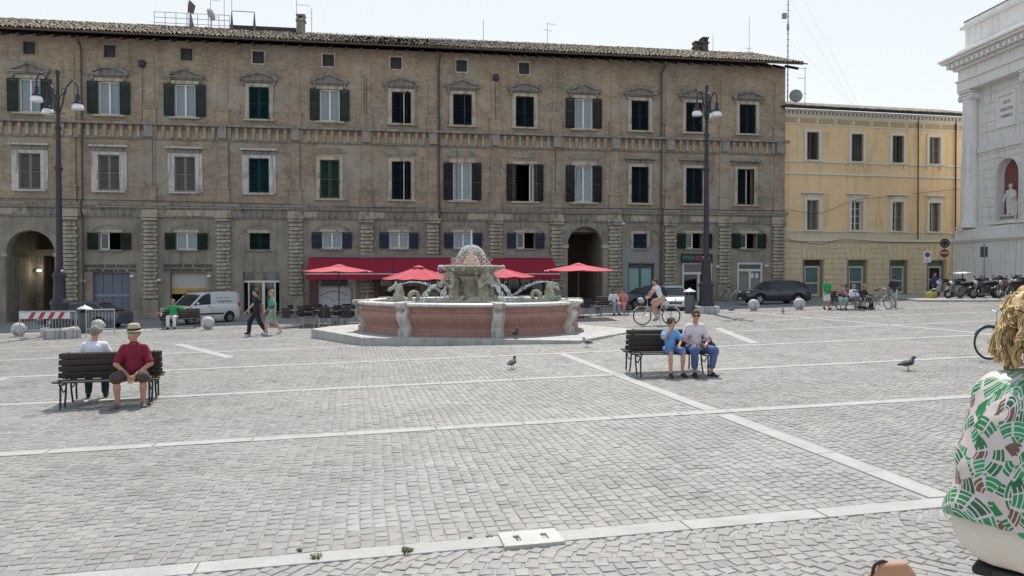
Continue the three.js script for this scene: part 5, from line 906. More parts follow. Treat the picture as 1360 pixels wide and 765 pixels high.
  const horse = [['c', [-0.5, 0.1, 0], [-0.1, 0.14, 0], 0.14, 0.19], ['c', [-0.1, 0.14, 0], [0.12, 0.34, 0], 0.2, 0.2], ['c', [0.12, 0.34, 0], [0.1, 0.62, 0], 0.18, 0.125], ['c', [0.1, 0.62, 0], [0.2, 0.78, 0], 0.12, 0.095], ['c', [0.2, 0.78, 0], [0.42, 0.66, 0], 0.095, 0.06], ['c', [0.42, 0.66, 0], [0.47, 0.61, 0], 0.055, 0.05], ['e', [0.19, 0.9, 0.05], [0.025, 0.06, 0.02]], ['e', [0.19, 0.9, -0.05], [0.025, 0.06, 0.02]], ['c', [0.04, 0.84, 0], [-0.06, 0.5, 0], 0.05, 0.06],
    ['c', [0.2, 0.22, 0.1], [0.46, 0.32, 0.12], 0.08, 0.055], ['c', [0.46, 0.32, 0.12], [0.58, 0.1, 0.12], 0.052, 0.045], ['c', [0.2, 0.2, -0.1], [0.42, 0.22, -0.12], 0.08, 0.055], ['c', [0.42, 0.22, -0.12], [0.5, 0.02, -0.12], 0.052, 0.045], ...tail];
  const hg = boxUV(prep(blob(horse, 0.05, 0.022, rough(0.03, 13, 9))));
  for (const [X, z, turn, sc, wob] of [[533, -27.2, Math.PI + 0.35, 0.92], [727, -28.9, 0.3, 0.92]]) { const x = (X - 680) / FPX * -z - FC.x; const o = part('seahorse_figure', hg, gm, ft, x, WL - 0.02, z - FC.z); o.rotation.y = turn; o.scale.setScalar(sc); }
  for (const [x, z] of [[(533 - 680) / FPX * 27.2 - FC.x, -27.2 - FC.z], [(727 - 680) / FPX * 28.9 - FC.x, -28.9 - FC.z]]) B().cyl(x, WL / 2 - 0.02, z, 0.5, 0.42, WL, 14).mesh('seahorse_plinth', sm, ft);
  // water in the basin and the bowl
  const wg = new THREE.Group(); const wm = mat([0.75, 0.88, 0.86], 0.06, { transmission: 0.85, thickness: 0.5, ior: 1.33, attenuationColor: lin(0.3, 0.5, 0.47), attenuationDistance: 0.8 });
  const ws = new THREE.CircleGeometry(3.5, 64, 0, Math.PI * 2); ws.rotateX(-Math.PI / 2); const pa = ws.attributes.position;
  const wt = new THREE.PlaneGeometry(7.0, 7.0, 90, 90); wt.rotateX(-Math.PI / 2); const wpz = wt.attributes.position; const keep = []; for (let i = 0; i < wpz.count; i++) { const x = wpz.getX(i), z = wpz.getZ(i); wpz.setY(i, 0.012 * Math.sin(x * 9 + 3 * Math.sin(z * 2)) * Math.sin(z * 8) + 0.008 * Math.sin(x * 21 + z * 17)); const r = Math.hypot(x, z); if (r > 3.45) { wpz.setX(i, x * 3.45 / r); wpz.setZ(i, z * 3.45 / r); } } wt.computeVertexNormals();
  const water = part('basin_water', prep(wt), wm, scene, FC.x, FC.y + WL, FC.z); water.userData = { kind: 'structure', label: 'rippled water filling the fountain basin' };
  // jets and spray: drops thrown up, a falling dome, two arcs from the seahorses
  const drops = [], DR = rngOf(99), rr = (a, b) => a + (b - a) * DR();
  for (let i = 0; i < 130; i++) { const t = DR(); drops.push([rr(-0.018, 0.018), 2.92 + t * 0.58, rr(-0.018, 0.018), rr(0.012, 0.026) * (1 - 0.3 * t), 1.8]); }
  for (let i = 0; i < 1300; i++) { const a = DR() * 6.283, t = Math.pow(DR(), 0.8), r = 0.52 * t + rr(-0.015, 0.015), y = 2.98 - 0.42 * t * t * t + rr(-0.02, 0.02); drops.push([r * Math.cos(a), y, r * Math.sin(a), rr(0.005, 0.013), 1.3]); }
  for (let i = 0; i < 800; i++) { const a = DR() * 6.283, r = 0.5 + rr(-0.05, 0.25), y = 2.56 - DR() * 0.38; drops.push([r * Math.cos(a), y, r * Math.sin(a), rr(0.004, 0.010), 1.6]); }
  for (let i = 0; i < 360; i++) { const a = DR() * 6.283; drops.push([1.17 * Math.cos(a), 2.24 + rr(0, 0.03), 1.17 * Math.sin(a), rr(0.01, 0.024), 0.8]); }
  for (let i = 0; i < 420; i++) { const a = Math.floor(DR() * 18) / 18 * 6.283 + rr(-0.05, 0.05), t = DR(); drops.push([(1.19 + 0.1 * t) * Math.cos(a), 2.2 - 1.3 * t * t, (1.19 + 0.1 * t) * Math.sin(a), rr(0.006, 0.014), 2.2]); }
  for (const a of [0.72, -1.3, 2.2, -2.4]) for (let i = 0; i < 260; i++) { const t = DR(), r = 1.15 + 0.75 * t, y = 1.55 + 0.35 * t - 1.25 * t * t; drops.push([r * Math.sin(a) + rr(-0.04, 0.04) * (1 + 2 * t), y + rr(-0.03, 0.03), r * Math.cos(a) + rr(-0.04, 0.04) * (1 + 2 * t), rr(0.008, 0.022), 1.4]); }
  for (const [hx, hz, dir] of [[(540 - 680) / FPX * 27.2 - FC.x - 0.28, -27.2 - FC.z, 1], [(727 - 680) / FPX * 28.9 - FC.x + 0.42, -28.9 - FC.z, -1]]) for (let i = 0; i < 520; i++) { const t = DR(), x = hx + dir * t * (1.75), y = WL + 0.62 + 0.75 * t - 1.25 * t * t + (0.1), w = 0.008 + 0.06 * t; drops.push([x + rr(-w, w), y + rr(-w, w), hz * (1 - 0.25 * t) + rr(-w, w), rr(0.005, 0.012), 1.2]); }
  const dg = new THREE.IcosahedronGeometry(1, 1), im = new THREE.InstancedMesh(dg, mat([0.93, 0.96, 0.98], 0.15, { transmission: 0.35, thickness: 0.02, ior: 1.33 }), drops.length), mm = new THREE.Matrix4();
  drops.forEach((d, i) => { mm.compose(V(d[0], d[1], d[2]), new THREE.Quaternion(), V(d[3], d[3] * d[4], d[3])); im.setMatrixAt(i, mm); });
  im.name = 'water_spray'; im.position.copy(FC); im.userData = { kind: 'stuff', label: 'white jets and falling drops of the fountain water', category: 'water spray' }; im.castShadow = im.receiveShadow = true; scene.add(im);
}
// ------------------------------------------------------------------ street furniture
const gpos = (x, z) => [x, gy(x), z];
const atPx = (X, Y) => { const p = onGround(X, Y); return [p.x, p.y, p.z]; };
// lamp standards
function streetLamp(pos, arms, label) {
  const t = thing('street_lamp', label, 'street lamp', pos, 0, 'tall street lamps'), lm = mat([0.032, 0.032, 0.045], 0.5, { metalness: 0.2 });
  B().rbox(0, 0.08, 0, 1.1, 0.5, 1.1, 0.06).mesh('stone_plinth', mat([1, 1, 1], 0.8, { map: stoneTex(0.5, [1, 0.98, 0.94], 501) }), t);
  B().lathe([[0.40, 0.33], [0.40, 0.45], [0.36, 0.5], [0.33, 0.6], [0.33, 1.25], [0.38, 1.3], [0.38, 1.4], [0.27, 1.5], [0.25, 1.62], [0.22, 2.4], [0.27, 2.45], [0.27, 2.55], [0.2, 2.65], [0.17, 2.75], [0.0, 2.75]], 20).mesh('pedestal', lm, t);
  B().lathe([[0.145, 2.7], [0.13, 3.2], [0.115, 6.9], [0.165, 6.94], [0.165, 7.05], [0.105, 7.12], [0.095, 8.6], [0.13, 8.64], [0.13, 8.74], [0.08, 8.8], [0.065, 10.9], [0.1, 10.95], [0.09, 11.08], [0, 11.16]], 16).mesh('post', lm, t);
  for (const [dx, dz, dy] of arms) {
    const a = new THREE.Group(); a.name = 'lamp_arm'; t.add(a); const P = k => [dx * k, 0, dz * k];
    B().tube([[0, 9.2, 0], [dx * 0.2, 9.6, dz * 0.2], [dx * 0.45, 10.5 + dy, dz * 0.45], [dx * 0.8, 10.75 + dy, dz * 0.8], [dx, 10.45 + dy, dz], [dx, 10.15 + dy, dz]], 0.032, 30, 7).mesh('bracket', lm, a);
    B().tube([[0, 9.9, 0], [dx * 0.25, 10.1, dz * 0.25], [dx * 0.42, 10.35 + dy, dz * 0.42]], 0.02, 12, 6).torus(dx * 0.3, 10.2, dz * 0.3, 0.12, 0.018, 0, Math.atan2(-dz, dx), 0, 5, 16).mesh('scroll', lm, a);
    B().lathe([[0.05, 10.2], [0.09, 10.12], [0.09, 9.95], [0.14, 9.85], [0.2, 9.78], [0.0, 9.78]], 16, dx, dy, dz).mesh('lamp_cap', lm, a);
    B().lathe([[0.0, 9.52], [0.22, 9.54], [0.245, 9.58], [0.22, 9.68], [0.17, 9.775], [0, 9.78]], 20, dx, dy, dz).mesh('lamp_shade', mat([0.80, 0.81, 0.82], 0.35), a);
  }
  for (const y of [9.3, 9.9]) B().bar([-0.32, y, 0], [0.32, y, 0], 0.018).mesh('cross_bar', lm, t);
  return t;
}
streetLamp(gpos(-19.0, -33.2), [[0.9, 0.12, -0.12], [-0.72, -0.5, -0.18], [-0.4, 0.8, 0.06]], 'tall dark street lamp standing behind the striped barrier');
streetLamp(gpos(9.5, -38.7), [[-0.62, 0.6, -0.05], [0.33, -0.8, 0.12], [0.27, 0.83, -0.12]], 'tall dark street lamp on pale plinth beside the waste bin and shop sign');

// benches: back to back, wooden slats on iron legs
function bench(label, pos, turn) {
  const t = thing('park_bench', label, 'bench', pos, turn, 'back-to-back slatted benches'), wm = mat([0.045, 0.034, 0.03], 0.55), im = mat([0.03, 0.03, 0.032], 0.45, { metalness: 0.3 });
  const L = 1.62, sg = boxUV(prep(new RoundedBoxGeometry(L, 0.028, 0.095, 2, 0.012)));
  for (const s of [1, -1]) {
    for (let k = 0; k < 4; k++) part('seat_slat', sg, wm, t, 0, 0.425 + 0.012 * Math.abs(k - 1), s * (0.2 + k * 0.112));
    for (let k = 0; k < 4; k++) { const o = part('back_slat', sg, wm, t, 0, 0.52 + k * 0.108, s * (0.135 - k * 0.02)); o.rotation.x = -s * 1.38; }
    for (const x of [-0.68, 0.68]) {
      const b = B(); b.tube([[x, 0.40, s * 0.6], [x, 0.395, s * 0.36], [x, 0.41, s * 0.16], [x, 0.5, s * 0.11], [x, 0.9, s * 0.035]], 0.016, 20, 6); b.tube([[x, 0.40, s * 0.58], [x, 0.2, s * 0.575], [x, 0.0, s * 0.6]], 0.017, 10, 6); b.mesh('leg', im, t);
      B().tube([[x, 0.40, s * 0.17], [x, 0.22, s * 0.2], [x, 0.0, s * 0.3]], 0.017, 10, 6).tube([[x, 0.36, s * 0.5], [x, 0.26, s * 0.36], [x, 0.3, s * 0.2]], 0.011, 10, 5).mesh('leg', im, t);
      B().tube([[x, 0.45, s * 0.58], [x, 0.5, s * 0.62], [x, 0.46, s * 0.66], [x, 0.41, s * 0.62]], 0.014, 12, 5).mesh('scroll', im, t);
    }
  }
  return t;
}
const benchL = bench('dark slatted double bench carrying the man in straw hat', gpos(-7.05, -13.9), 0.3);
const benchR = bench('dark slatted double bench carrying the boy and the woman', gpos(3.14, -16.1), 0.1);
const benchG = bench('dark slatted double bench carrying the man in green shirt near the white van', gpos(-15.2, -36.3), 0.16);
const benchW = bench('dark slatted double bench carrying two women beside the passage arch', gpos(4.95, -38.9), 0.1);
const benchC = bench('dark slatted double bench crowded by three people beside a parked bicycle', gpos(16.4, -38.6), 0.1);

// waste bins
function bin(label, pos) {
  const t = thing('waste_bin', label, 'waste bin', pos, 0, 'grey waste bins with white lids'), bm = mat([0.12, 0.125, 0.12], 0.6);
  B().lathe([[0.25, 0], [0.26, 0.04], [0.25, 0.06], [0.255, 0.82], [0.27, 0.84], [0.27, 0.88], [0, 0.88]], 22).mesh('body', bm, t);
  for (let k = 0; k < 4; k++) { const a = k * Math.PI / 2 + 0.4; B().bar([0.22 * Math.cos(a), 0.86, 0.22 * Math.sin(a)], [0.22 * Math.cos(a), 1.05, 0.22 * Math.sin(a)], 0.025).mesh('support', bm, t); }
  B().lathe([[0.31, 1.03], [0.31, 1.06], [0.16, 1.14], [0.03, 1.2], [0.02, 1.24], [0, 1.25]], 22).mesh('lid', mat([0.62, 0.62, 0.60], 0.5), t);
  B().lathe([[0.18, 0.87], [0.19, 1.02]], 18).mesh('liner', mat([0.03, 0.03, 0.03], 0.8, { side: THREE.DoubleSide }), t);
}
bin('grey waste bin with conical white lid beside the dark sedan', gpos(-18.6, -34.4)); bin('grey waste bin with conical white lid beside the lamp plinth', gpos(8.75, -38.9));

// stone sphere bollards
{
  const stT = stoneTex(0.52, [1, 0.99, 0.96], 521), sm = mat([1, 1, 1], 0.75, { map: stT }); let src;
  for (const [X, Y, lab] of [[25, 447, 'pale stone ball bollard at the end of the striped barrier'], [130, 442, 'pale stone ball bollard half hidden behind the waste bin'], [276, 438, 'pale stone ball bollard in front of the white van'], [362, 434, 'pale stone ball bollard behind the two walkers'], [1001, 413, 'pale stone ball bollard in front of the dark estate car bonnet'], [1061.5, 411.5, 'pale stone ball bollard behind the rear of the dark estate car']]) {
    const p = atPx(X, Y); if (!src) { src = thing('ball_bollard', lab, 'bollard', p, 0, 'stone ball bollards along the road'); B().lathe([[0.17, -0.02], [0.17, 0.03], [0.12, 0.06], [0, 0.06]], 18).mesh('base', sm, src); const g = new THREE.SphereGeometry(0.285, 28, 20); part('ball', boxUV(prep(g)), sm, src, 0, 0.3, 0); } else copyOf(src, 'ball_bollard', lab, p);
  }
}
// striped barrier on concrete feet
{
  const p = atPx(64, 450), t = thing('traffic_barrier', 'grey metal crowd barrier with red and white striped board', 'barrier', p, 0.12), gm = mat([0.42, 0.44, 0.44], 0.45, { metalness: 0.4 });
  B().bar([-1.05, 0.06, 0], [-1.05, 1.08, 0], 0.022).mesh('post', gm, t); B().bar([1.05, 0.06, 0], [1.05, 1.08, 0], 0.022).mesh('post', gm, t); B().bar([-1.05, 1.08, 0], [1.05, 1.08, 0], 0.022).mesh('rail', gm, t); B().bar([-1.05, 0.34, 0], [1.05, 0.34, 0], 0.02).mesh('rail', gm, t);
  for (let k = 0; k < 18; k++) { const x = -0.98 + k * 0.115; B().bar([x, 0.34, 0], [x, 1.08, 0], 0.008, 0.008, 6).mesh('bar', gm, t); }
  const bd = B().rbox(-0.1, 0.92, 0.03, 1.86, 0.26, 0.02, 0.006).mesh('board', mat([0.62, 0.63, 0.62], 0.6), t);
  for (let k = 0; k < 4; k++) B().poly([[0, -0.125], [0.16, -0.125], [0.3, 0.125], [0.14, 0.125]], 0.004, -0.72 + k * 0.36, 0.92, 0.0405).mesh('red_stripe', mat([0.40, 0.03, 0.06], 0.6), t);
  for (const x of [-0.9, 0.9]) B().bar([x, 0.02, -0.3], [x, 0.02, 0.3], 0.022).mesh('foot', gm, t);
  const cm = mat([1, 1, 1], 0.9, { map: stoneTex(0.42, [1, 0.98, 0.94], 531) });
  const c0 = thing('concrete_block', 'long pale concrete ballast block under the striped barrier', 'concrete block', [p[0] + 0.35, p[1], p[2] + 0.08], 0.1); B().rbox(0, 0.18, 0, 0.82, 0.36, 0.32, 0.03).mesh('block', cm, c0); B().rbox(0.0, 0.37, 0, 0.5, 0.03, 0.16, 0.01).mesh('ridge', cm, c0);
  const c1 = thing('concrete_block', 'short pale concrete ballast block at the barrier end next to the bin', 'concrete block', [p[0] + 1.06, p[1], p[2] + 0.1], 0.2); B().rbox(0, 0.2, 0, 0.44, 0.4, 0.36, 0.03).mesh('block', cm, c1); B().rbox(0, 0.41, 0, 0.3, 0.04, 0.2, 0.01).mesh('ridge', cm, c1);
  // second barrier behind
  const q = thing('metal_barrier', 'plain grey metal crowd barrier behind the striped one', 'barrier', [p[0] + 1.7, gy(p[0] + 1.7), p[2] - 0.7], 0.5); B().bar([-0.5, 0.05, 0], [-0.5, 1.08, 0], 0.022).mesh('post', gm, q); B().bar([0.5, 0.05, 0], [0.5, 1.08, 0], 0.022).mesh('post', gm, q); B().bar([-0.5, 1.08, 0], [0.5, 1.08, 0], 0.022).mesh('rail', gm, q); B().bar([-0.5, 0.3, 0], [0.5, 0.3, 0], 0.02).mesh('rail', gm, q); for (let k = 0; k < 8; k++) B().bar([-0.42 + k * 0.12, 0.3, 0], [-0.42 + k * 0.12, 1.08, 0], 0.008, 0.008, 6).mesh('bar', gm, q); for (const x of [-0.5, 0.5]) B().bar([x, 0.022, -0.28], [x, 0.022, 0.28], 0.022).mesh('foot', gm, q);
}
// café umbrellas
{
  const um = mat([0.55, 0.055, 0.085], 0.9, { side: THREE.DoubleSide, transmission: 0.15, thickness: 0 }), pm = mat([0.05, 0.045, 0.045], 0.5);
  const umb = (X, z, w, top, rim, turn, label) => {
    const x = (X - 680) / FPX * -z, t = thing('cafe_umbrella', label, 'umbrella', gpos(x, z), turn, 'red café umbrellas'), g0 = gy(x), r = w / 2 * Math.SQRT2;
    const P = [], I = [], n = 8; const corner = k => { const a = k * Math.PI / 4 + Math.PI / 4, rr = k % 2 ? r * 0.715 : r; return [rr * Math.cos(a), rr * Math.sin(a)]; };
    for (let k = 0; k < n; k++) for (let j = 0; j < 5; j++) { }
    const seg = (k) => { const a = corner(k), b = corner(k + 1), rows = []; for (let j = 0; j <= 6; j++) { const s = 0.08 + 0.92 * j / 6, row = []; for (let i = 0; i <= 6; i++) { const u = i / 6; row.push([mix(a[0], b[0], u) * s, top - (top - rim) * Math.pow(s, 0.95) - 0.05 * s * Math.sin(Math.PI * u), mix(a[1], b[1], u) * s]); } rows.push(row); } return rows; };
    for (let k = 0; k < n; k++) { const rows = seg(k), Q = [], J = [], w2 = 7; rows.forEach(rw => rw.forEach(p => Q.push(...p))); for (let i = 0; i < 6; i++) for (let j = 0; j < 6; j++) { const q = i * w2 + j; J.push(q, q + 1, q + w2, q + 1, q + w2 + 1, q + w2); } const g = new THREE.BufferGeometry(); g.setAttribute('position', new THREE.BufferAttribute(new Float32Array(Q), 3)); g.setIndex(J); g.computeVertexNormals(); part('canopy_panel', prep(g), um, t); const c = corner(k); B().bar([0, top - 0.06, 0], [c[0] * 0.99, rim - 0.02, c[1] * 0.99], 0.011, 0.011, 6).mesh('rib', pm, t); }
    B().at(new THREE.ConeGeometry(r * 0.16, 0.09, 8, 1, true), 0, top + 0.0, 0).mesh('vent_cap', um, t); B().bar([0, 0, 0], [0, top, 0], 0.028).mesh('pole', pm, t); B().cyl(0, 0.05, 0, 0.3, 0.28, 0.1, 20).mesh('base', pm, t);
  };
  umb(450, -37.2, 2.9, 2.74, 2.45, 0.1, 'flat red café umbrella over the black chairs beside the menu board');
  umb(556, -37.8, 2.55, 2.60, 2.0, 0.75, 'peaked red café umbrella behind the left seahorse of the fountain');
  umb(660, -37.4, 2.55, 2.5, 2.02, 0.7, 'peaked red café umbrella half hidden behind the fountain bowl');
  umb(768, -36.6, 2.95, 2.52, 2.22, 0.05, 'flat red café umbrella in front of the dark passage arch');
}
// café chairs and tables
{
  const cm = mat([0.02, 0.021, 0.024], 0.6), am = mat([0.45, 0.45, 0.46], 0.35, { metalness: 0.6 });
  const chair = thing('cafe_chair', 'black woven café chair with metal legs around the café tables', 'chair', [0, 0, 0], 0, 'black café chairs');
  { const b = B(); b.rbox(0, 0.45, 0, 0.44, 0.04, 0.44, 0.015); b.mesh('seat', cm, chair); const k = B(); for (let i = 0; i < 5; i++) k.box(-0.17 + i * 0.085, 0.66, -0.21 - 0.03, 0.07, 0.4, 0.012, -0.12); k.box(0, 0.87, -0.265, 0.44, 0.05, 0.03, -0.12).box(0, 0.5, -0.22, 0.44, 0.04, 0.03, -0.12); k.mesh('backrest', cm, chair);
    for (const [x, z] of [[-0.2, 0.2], [0.2, 0.2], [-0.2, -0.2], [0.2, -0.2]]) B().bar([x, 0.44, z], [x * 1.12, 0, z * 1.15], 0.014).mesh('leg', am, chair); for (const s of [-1, 1]) B().tube([[s * 0.22, 0.45, 0.2], [s * 0.23, 0.66, 0.17], [s * 0.23, 0.68, -0.1], [s * 0.22, 0.7, -0.22]], 0.016, 14, 6).mesh('armrest', cm, chair); }
  const table = thing('cafe_table', 'small square black café table among the black chairs', 'table', [0, 0, 0], 0, 'black café tables');
  B().rbox(0, 0.73, 0, 0.7, 0.03, 0.7, 0.01).mesh('top', cm, table); B().bar([0, 0.02, 0], [0, 0.72, 0], 0.03).mesh('pedestal', am, table); B().rbox(0, 0.02, 0, 0.45, 0.03, 0.45, 0.01).mesh('base', am, table);
  let first = true; const tables = [[392, 434], [430, 434.5], [463, 434], [408, 430], [448, 430], [520, 432], [600, 431], [690, 429], [775, 420]];
  tables.forEach(([X, Y], i) => {
    const p = atPx(X, Y); if (i) copyOf(table, 'cafe_table', table.userData.label, p, R(-0.2, 0.2)); else { table.position.set(...p); }
    for (let k = 0; k < 4; k++) { if (i > 4 && k > 1) continue; const a = k * Math.PI / 2 + R(-0.3, 0.3), x = p[0] + 0.62 * Math.sin(a), z = p[2] + 0.62 * Math.cos(a), pos = gpos(x, z); if (first) { chair.position.set(...pos); chair.rotation.y = a + Math.PI; first = false; } else copyOf(chair, 'cafe_chair', chair.userData.label, pos, a + Math.PI); }
  });
}
// motorcycle parking island and signs on the right
{
  const is = new THREE.Shape([[23.1, 44.8], [23.6, 44.2], [29, 41.0], [40, 34.5], [44, 60], [24, 53]].map(q => new THREE.Vector2(...q)));
  const g = new THREE.ExtrudeGeometry(is, { depth: 0.5, bevelEnabled: true, bevelSize: 0.02, bevelThickness: 0.02, bevelSegments: 2 }); g.rotateX(-Math.PI / 2);
  const q = prep(g), pp = q.attributes.position; for (let i = 0; i < pp.count; i++) pp.setY(i, pp.getY(i) - 0.4 + gy(pp.getX(i)));
  const o = part('parking_island', boxUV(q), mat([1, 1, 1], 0.8, { map: stoneTex(0.40, [1, 0.98, 0.94], 541, 0.6) }), scene); o.userData = { kind: 'structure', label: 'raised pale paving island where the motorcycles stand' };
  const isl = (x, z) => [x, gy(x) + 0.12, z];
  globalThis.__isl = isl;
  const pm = mat([0.25, 0.25, 0.26], 0.5, { metalness: 0.4 }), bl = mat([0.02, 0.02, 0.022], 0.6);
  const pole = (label, x, z, h, y0) => { const t = thing('road_sign', label, 'road sign', [x, y0, z]); B().bar([0, 0, 0], [0, h, 0], 0.03).mesh('pole', pm, t); return t; };
  { const t = pole('white no-parking sign with red and blue disc by the last door', (1231 - 680) / FPX * 50, -50, 2.95, gy(26.2)); B().rbox(0, 2.6, 0.04, 0.48, 0.72, 0.02, 0.01).mesh('panel', mat([0.72, 0.72, 0.74], 0.5), t); B().cyl(0, 2.72, 0.056, 0.17, 0.17, 0.008, 24, Math.PI / 2).mesh('red_ring', mat([0.45, 0.04, 0.06], 0.5), t); B().cyl(0, 2.72, 0.062, 0.125, 0.125, 0.008, 24, Math.PI / 2).mesh('blue_disc', mat([0.04, 0.07, 0.3], 0.5), t); B().box(0, 2.72, 0.069, 0.035, 0.3, 0.006, 0, 0, 0.78).mesh('red_bar', mat([0.45, 0.04, 0.06], 0.5), t); B().box(-0.04, 2.4, 0.053, 0.26, 0.02, 0.004).mesh('printed_line', bl, t); B().box(-0.04, 2.34, 0.053, 0.2, 0.02, 0.004).mesh('printed_line', bl, t); }
  { const t = pole('pole with dark round sign above a red and white no-entry sign', (1253.5 - 680) / FPX * 50, -50, 3.6, gy(27.3)); B().cyl(0.02, 3.42, 0.05, 0.3, 0.3, 0.03, 28, Math.PI / 2).mesh('dark_disc', bl, t); B().torus(0.02, 3.42, 0.06, 0.2, 0.02).mesh('ring', mat([0.2, 0.21, 0.24], 0.5), t); B().cyl(0, 2.78, 0.05, 0.27, 0.27, 0.02, 28, Math.PI / 2).mesh('red_disc', mat([0.2, 0.035, 0.035], 0.5), t); B().box(0, 2.82, 0.063, 0.42, 0.12, 0.006).mesh('white_bar', mat([0.42, 0.36, 0.33], 0.6), t); }
  { const x = (1307 - 680) / FPX * 46.5, t = pole('dark rectangular sign seen from behind on a thin pole in front of the white wall', x, -46.5, 3.15, gy(x) + 0.12); B().rbox(0, 2.65, -0.04, 0.44, 0.62, 0.02, 0.01).mesh('panel', mat([0.05, 0.06, 0.085], 0.5), t); B().box(0, 2.65, -0.02, 0.05, 0.6, 0.02).mesh('bracket', pm, t); }
  { const p = YP.clone().addScaledVector(Yd, yu(1262, 347)).addScaledVector(Yn, 1.0), t = thing('direction_sign', 'small white direction arrow sign fixed to the yellow wall', 'sign', [p.x, yv(1262, 347), p.z], YA); B().rbox(-0.1, 0, 0, 0.55, 0.12, 0.03, 0.01).mesh('panel', mat([0.75, 0.75, 0.72], 0.5), t); B().rbox(0.42, 0.0, 0, 0.26, 0.2, 0.16, 0.02).mesh('housing', bl, t); B().bar([0.42, 0, 0], [0.42, 0, -0.95], 0.025).mesh('bracket', pm, t); }
  for (const [X, lab] of [[1107, 'slim dark post bollard by the yellow wall beside the man in green'], [1165, 'slim dark post bollard by the yellow wall between two doors'], [1220, 'slim dark post bollard by the yellow wall near the no-parking sign']]) { const p = YP.clone().addScaledVector(Yd, yu(X, 390)).addScaledVector(Yn, 1.4), t = thing('post_bollard', lab, 'bollard', [p.x, gy(p.x), p.z], 0, 'slim dark bollards along the yellow wall'); B().lathe([[0.07, 0], [0.07, 0.06], [0.05, 0.1], [0.045, 0.8], [0.065, 0.83], [0.05, 0.9], [0, 0.93]], 14).mesh('post', mat([0.05, 0.04, 0.035], 0.5), t); B().cyl(0, 0.7, 0, 0.056, 0.056, 0.05, 14).mesh('collar', mat([0.12, 0.1, 0.09], 0.5), t); }
  { const t = thing('yellow_kerb_block', 'small yellow painted concrete block at the island corner', 'concrete block', gpos((1237 - 680) / FPX * 46.5, -46.5), 0.3); B().rbox(0, 0.22, 0, 0.5, 0.46, 0.5, 0.06).mesh('block', mat([0.42, 0.36, 0.10], 0.85), t); B().rbox(0, 0.47, 0, 0.36, 0.06, 0.36, 0.02).mesh('cap', mat([0.42, 0.36, 0.10], 0.85), t); }
}
// pigeons
{
  const prims = [['c', [0, 0.13, -0.03], [0, 0.145, 0.06], 0.055, 0.052], ['c', [0, 0.125, -0.06], [0, 0.10, -0.16], 0.042, 0.014], ['c', [0, 0.16, 0.07], [0, 0.225, 0.1], 0.038, 0.026], ['e', [0, 0.24, 0.105], [0.024, 0.024, 0.03]], ['c', [0, 0.238, 0.13], [0, 0.23, 0.155], 0.009, 0.004]];
  const g = prep(blob(prims, 0.025, 0.006)), wing = prep(blob([['c', [0.045, 0.14, 0.04], [0.042, 0.12, -0.12], 0.028, 0.01], ['c', [0.045, 0.15, 0.02], [0.035, 0.13, -0.08], 0.025, 0.012]], 0.02, 0.006));
  const grey = mat([0.09, 0.095, 0.11], 0.7), dark = mat([0.04, 0.042, 0.05], 0.6), pinkM = mat([0.28, 0.09, 0.08], 0.7), light = mat([0.3, 0.3, 0.31], 0.7);
  const pigeon = (X, Y, turn, label, m = grey, s = 1.1) => { const p = Array.isArray(Y) ? Y : atPx(X, Y), t = thing('pigeon', label, 'pigeon', p, turn, 'pigeons on the square'); t.scale.setScalar(s); part('body', g, m, t); part('wing', wing, dark, t); const w2 = part('wing', wing, dark, t); w2.scale.x = -1; for (const x of [-0.022, 0.022]) B().bar([x, 0.09, 0.01], [x, 0.005, 0.015], 0.005, 0.004, 6).bar([x, 0.004, 0], [x, 0.004, 0.045], 0.004, 0.003, 5).mesh('leg', pinkM, t); };
  pigeon(680, 490, 2.6, 'dark pigeon alone on the open setts in front of the fountain'); pigeon(1205, 492, 1.4, 'dark pigeon walking between the benches and the parked bicycle'); pigeon(780, 461, -1.2, 'pale pigeon beside the corner of the fountain platform', light); pigeon(972, 415, 1.3, 'pigeon on the sunny setts near the lamp plinth'); pigeon(1040, 417.5, 2.9, 'pigeon between the two ball bollards by the estate car', dark);
  pigeon(0, [FC.x + 1.55, FC.y + 0.0, FC.z + 4.25], 0.4, 'dark pigeon resting against the pink fountain basin', dark, 1.3);
}
// ------------------------------------------------------------------ vehicles
const tyreM = mat([0.018, 0.018, 0.019], 0.85), rimSil = mat([0.45, 0.46, 0.47], 0.3, { metalness: 0.8 }), carGlass = mat([0.025, 0.03, 0.035], 0.04), trimM = mat([0.025, 0.025, 0.027], 0.6), headM = mat([0.55, 0.57, 0.6], 0.08, { clearcoat: 1 }), tailM = mat([0.30, 0.012, 0.014], 0.15, { clearcoat: 1 });
const interp = (pts, x) => { if (x <= pts[0][0]) return pts[0][1]; for (let i = 1; i < pts.length; i++) if (x <= pts[i][0]) { const t = (x - pts[i - 1][0]) / (pts[i][0] - pts[i - 1][0]); const s = t * t * (3 - 2 * t); return mix(pts[i - 1][1], pts[i][1], mix(t, s, 0.5)); } return pts[pts.length - 1][1]; };
function gridGeo(rows) { const P = [], I = [], w = rows[0].length; rows.forEach(r => r.forEach(p => P.push(...p))); for (let i = 0; i < rows.length - 1; i++) for (let j = 0; j < w - 1; j++) { const q = i * w + j; I.push(q, q + 1, q + w, q + 1, q + w + 1, q + w); } const g = new THREE.BufferGeometry(); g.setAttribute('position', new THREE.BufferAttribute(new Float32Array(P), 3)); g.setIndex(I); g.computeVertexNormals(); return prep(g); }
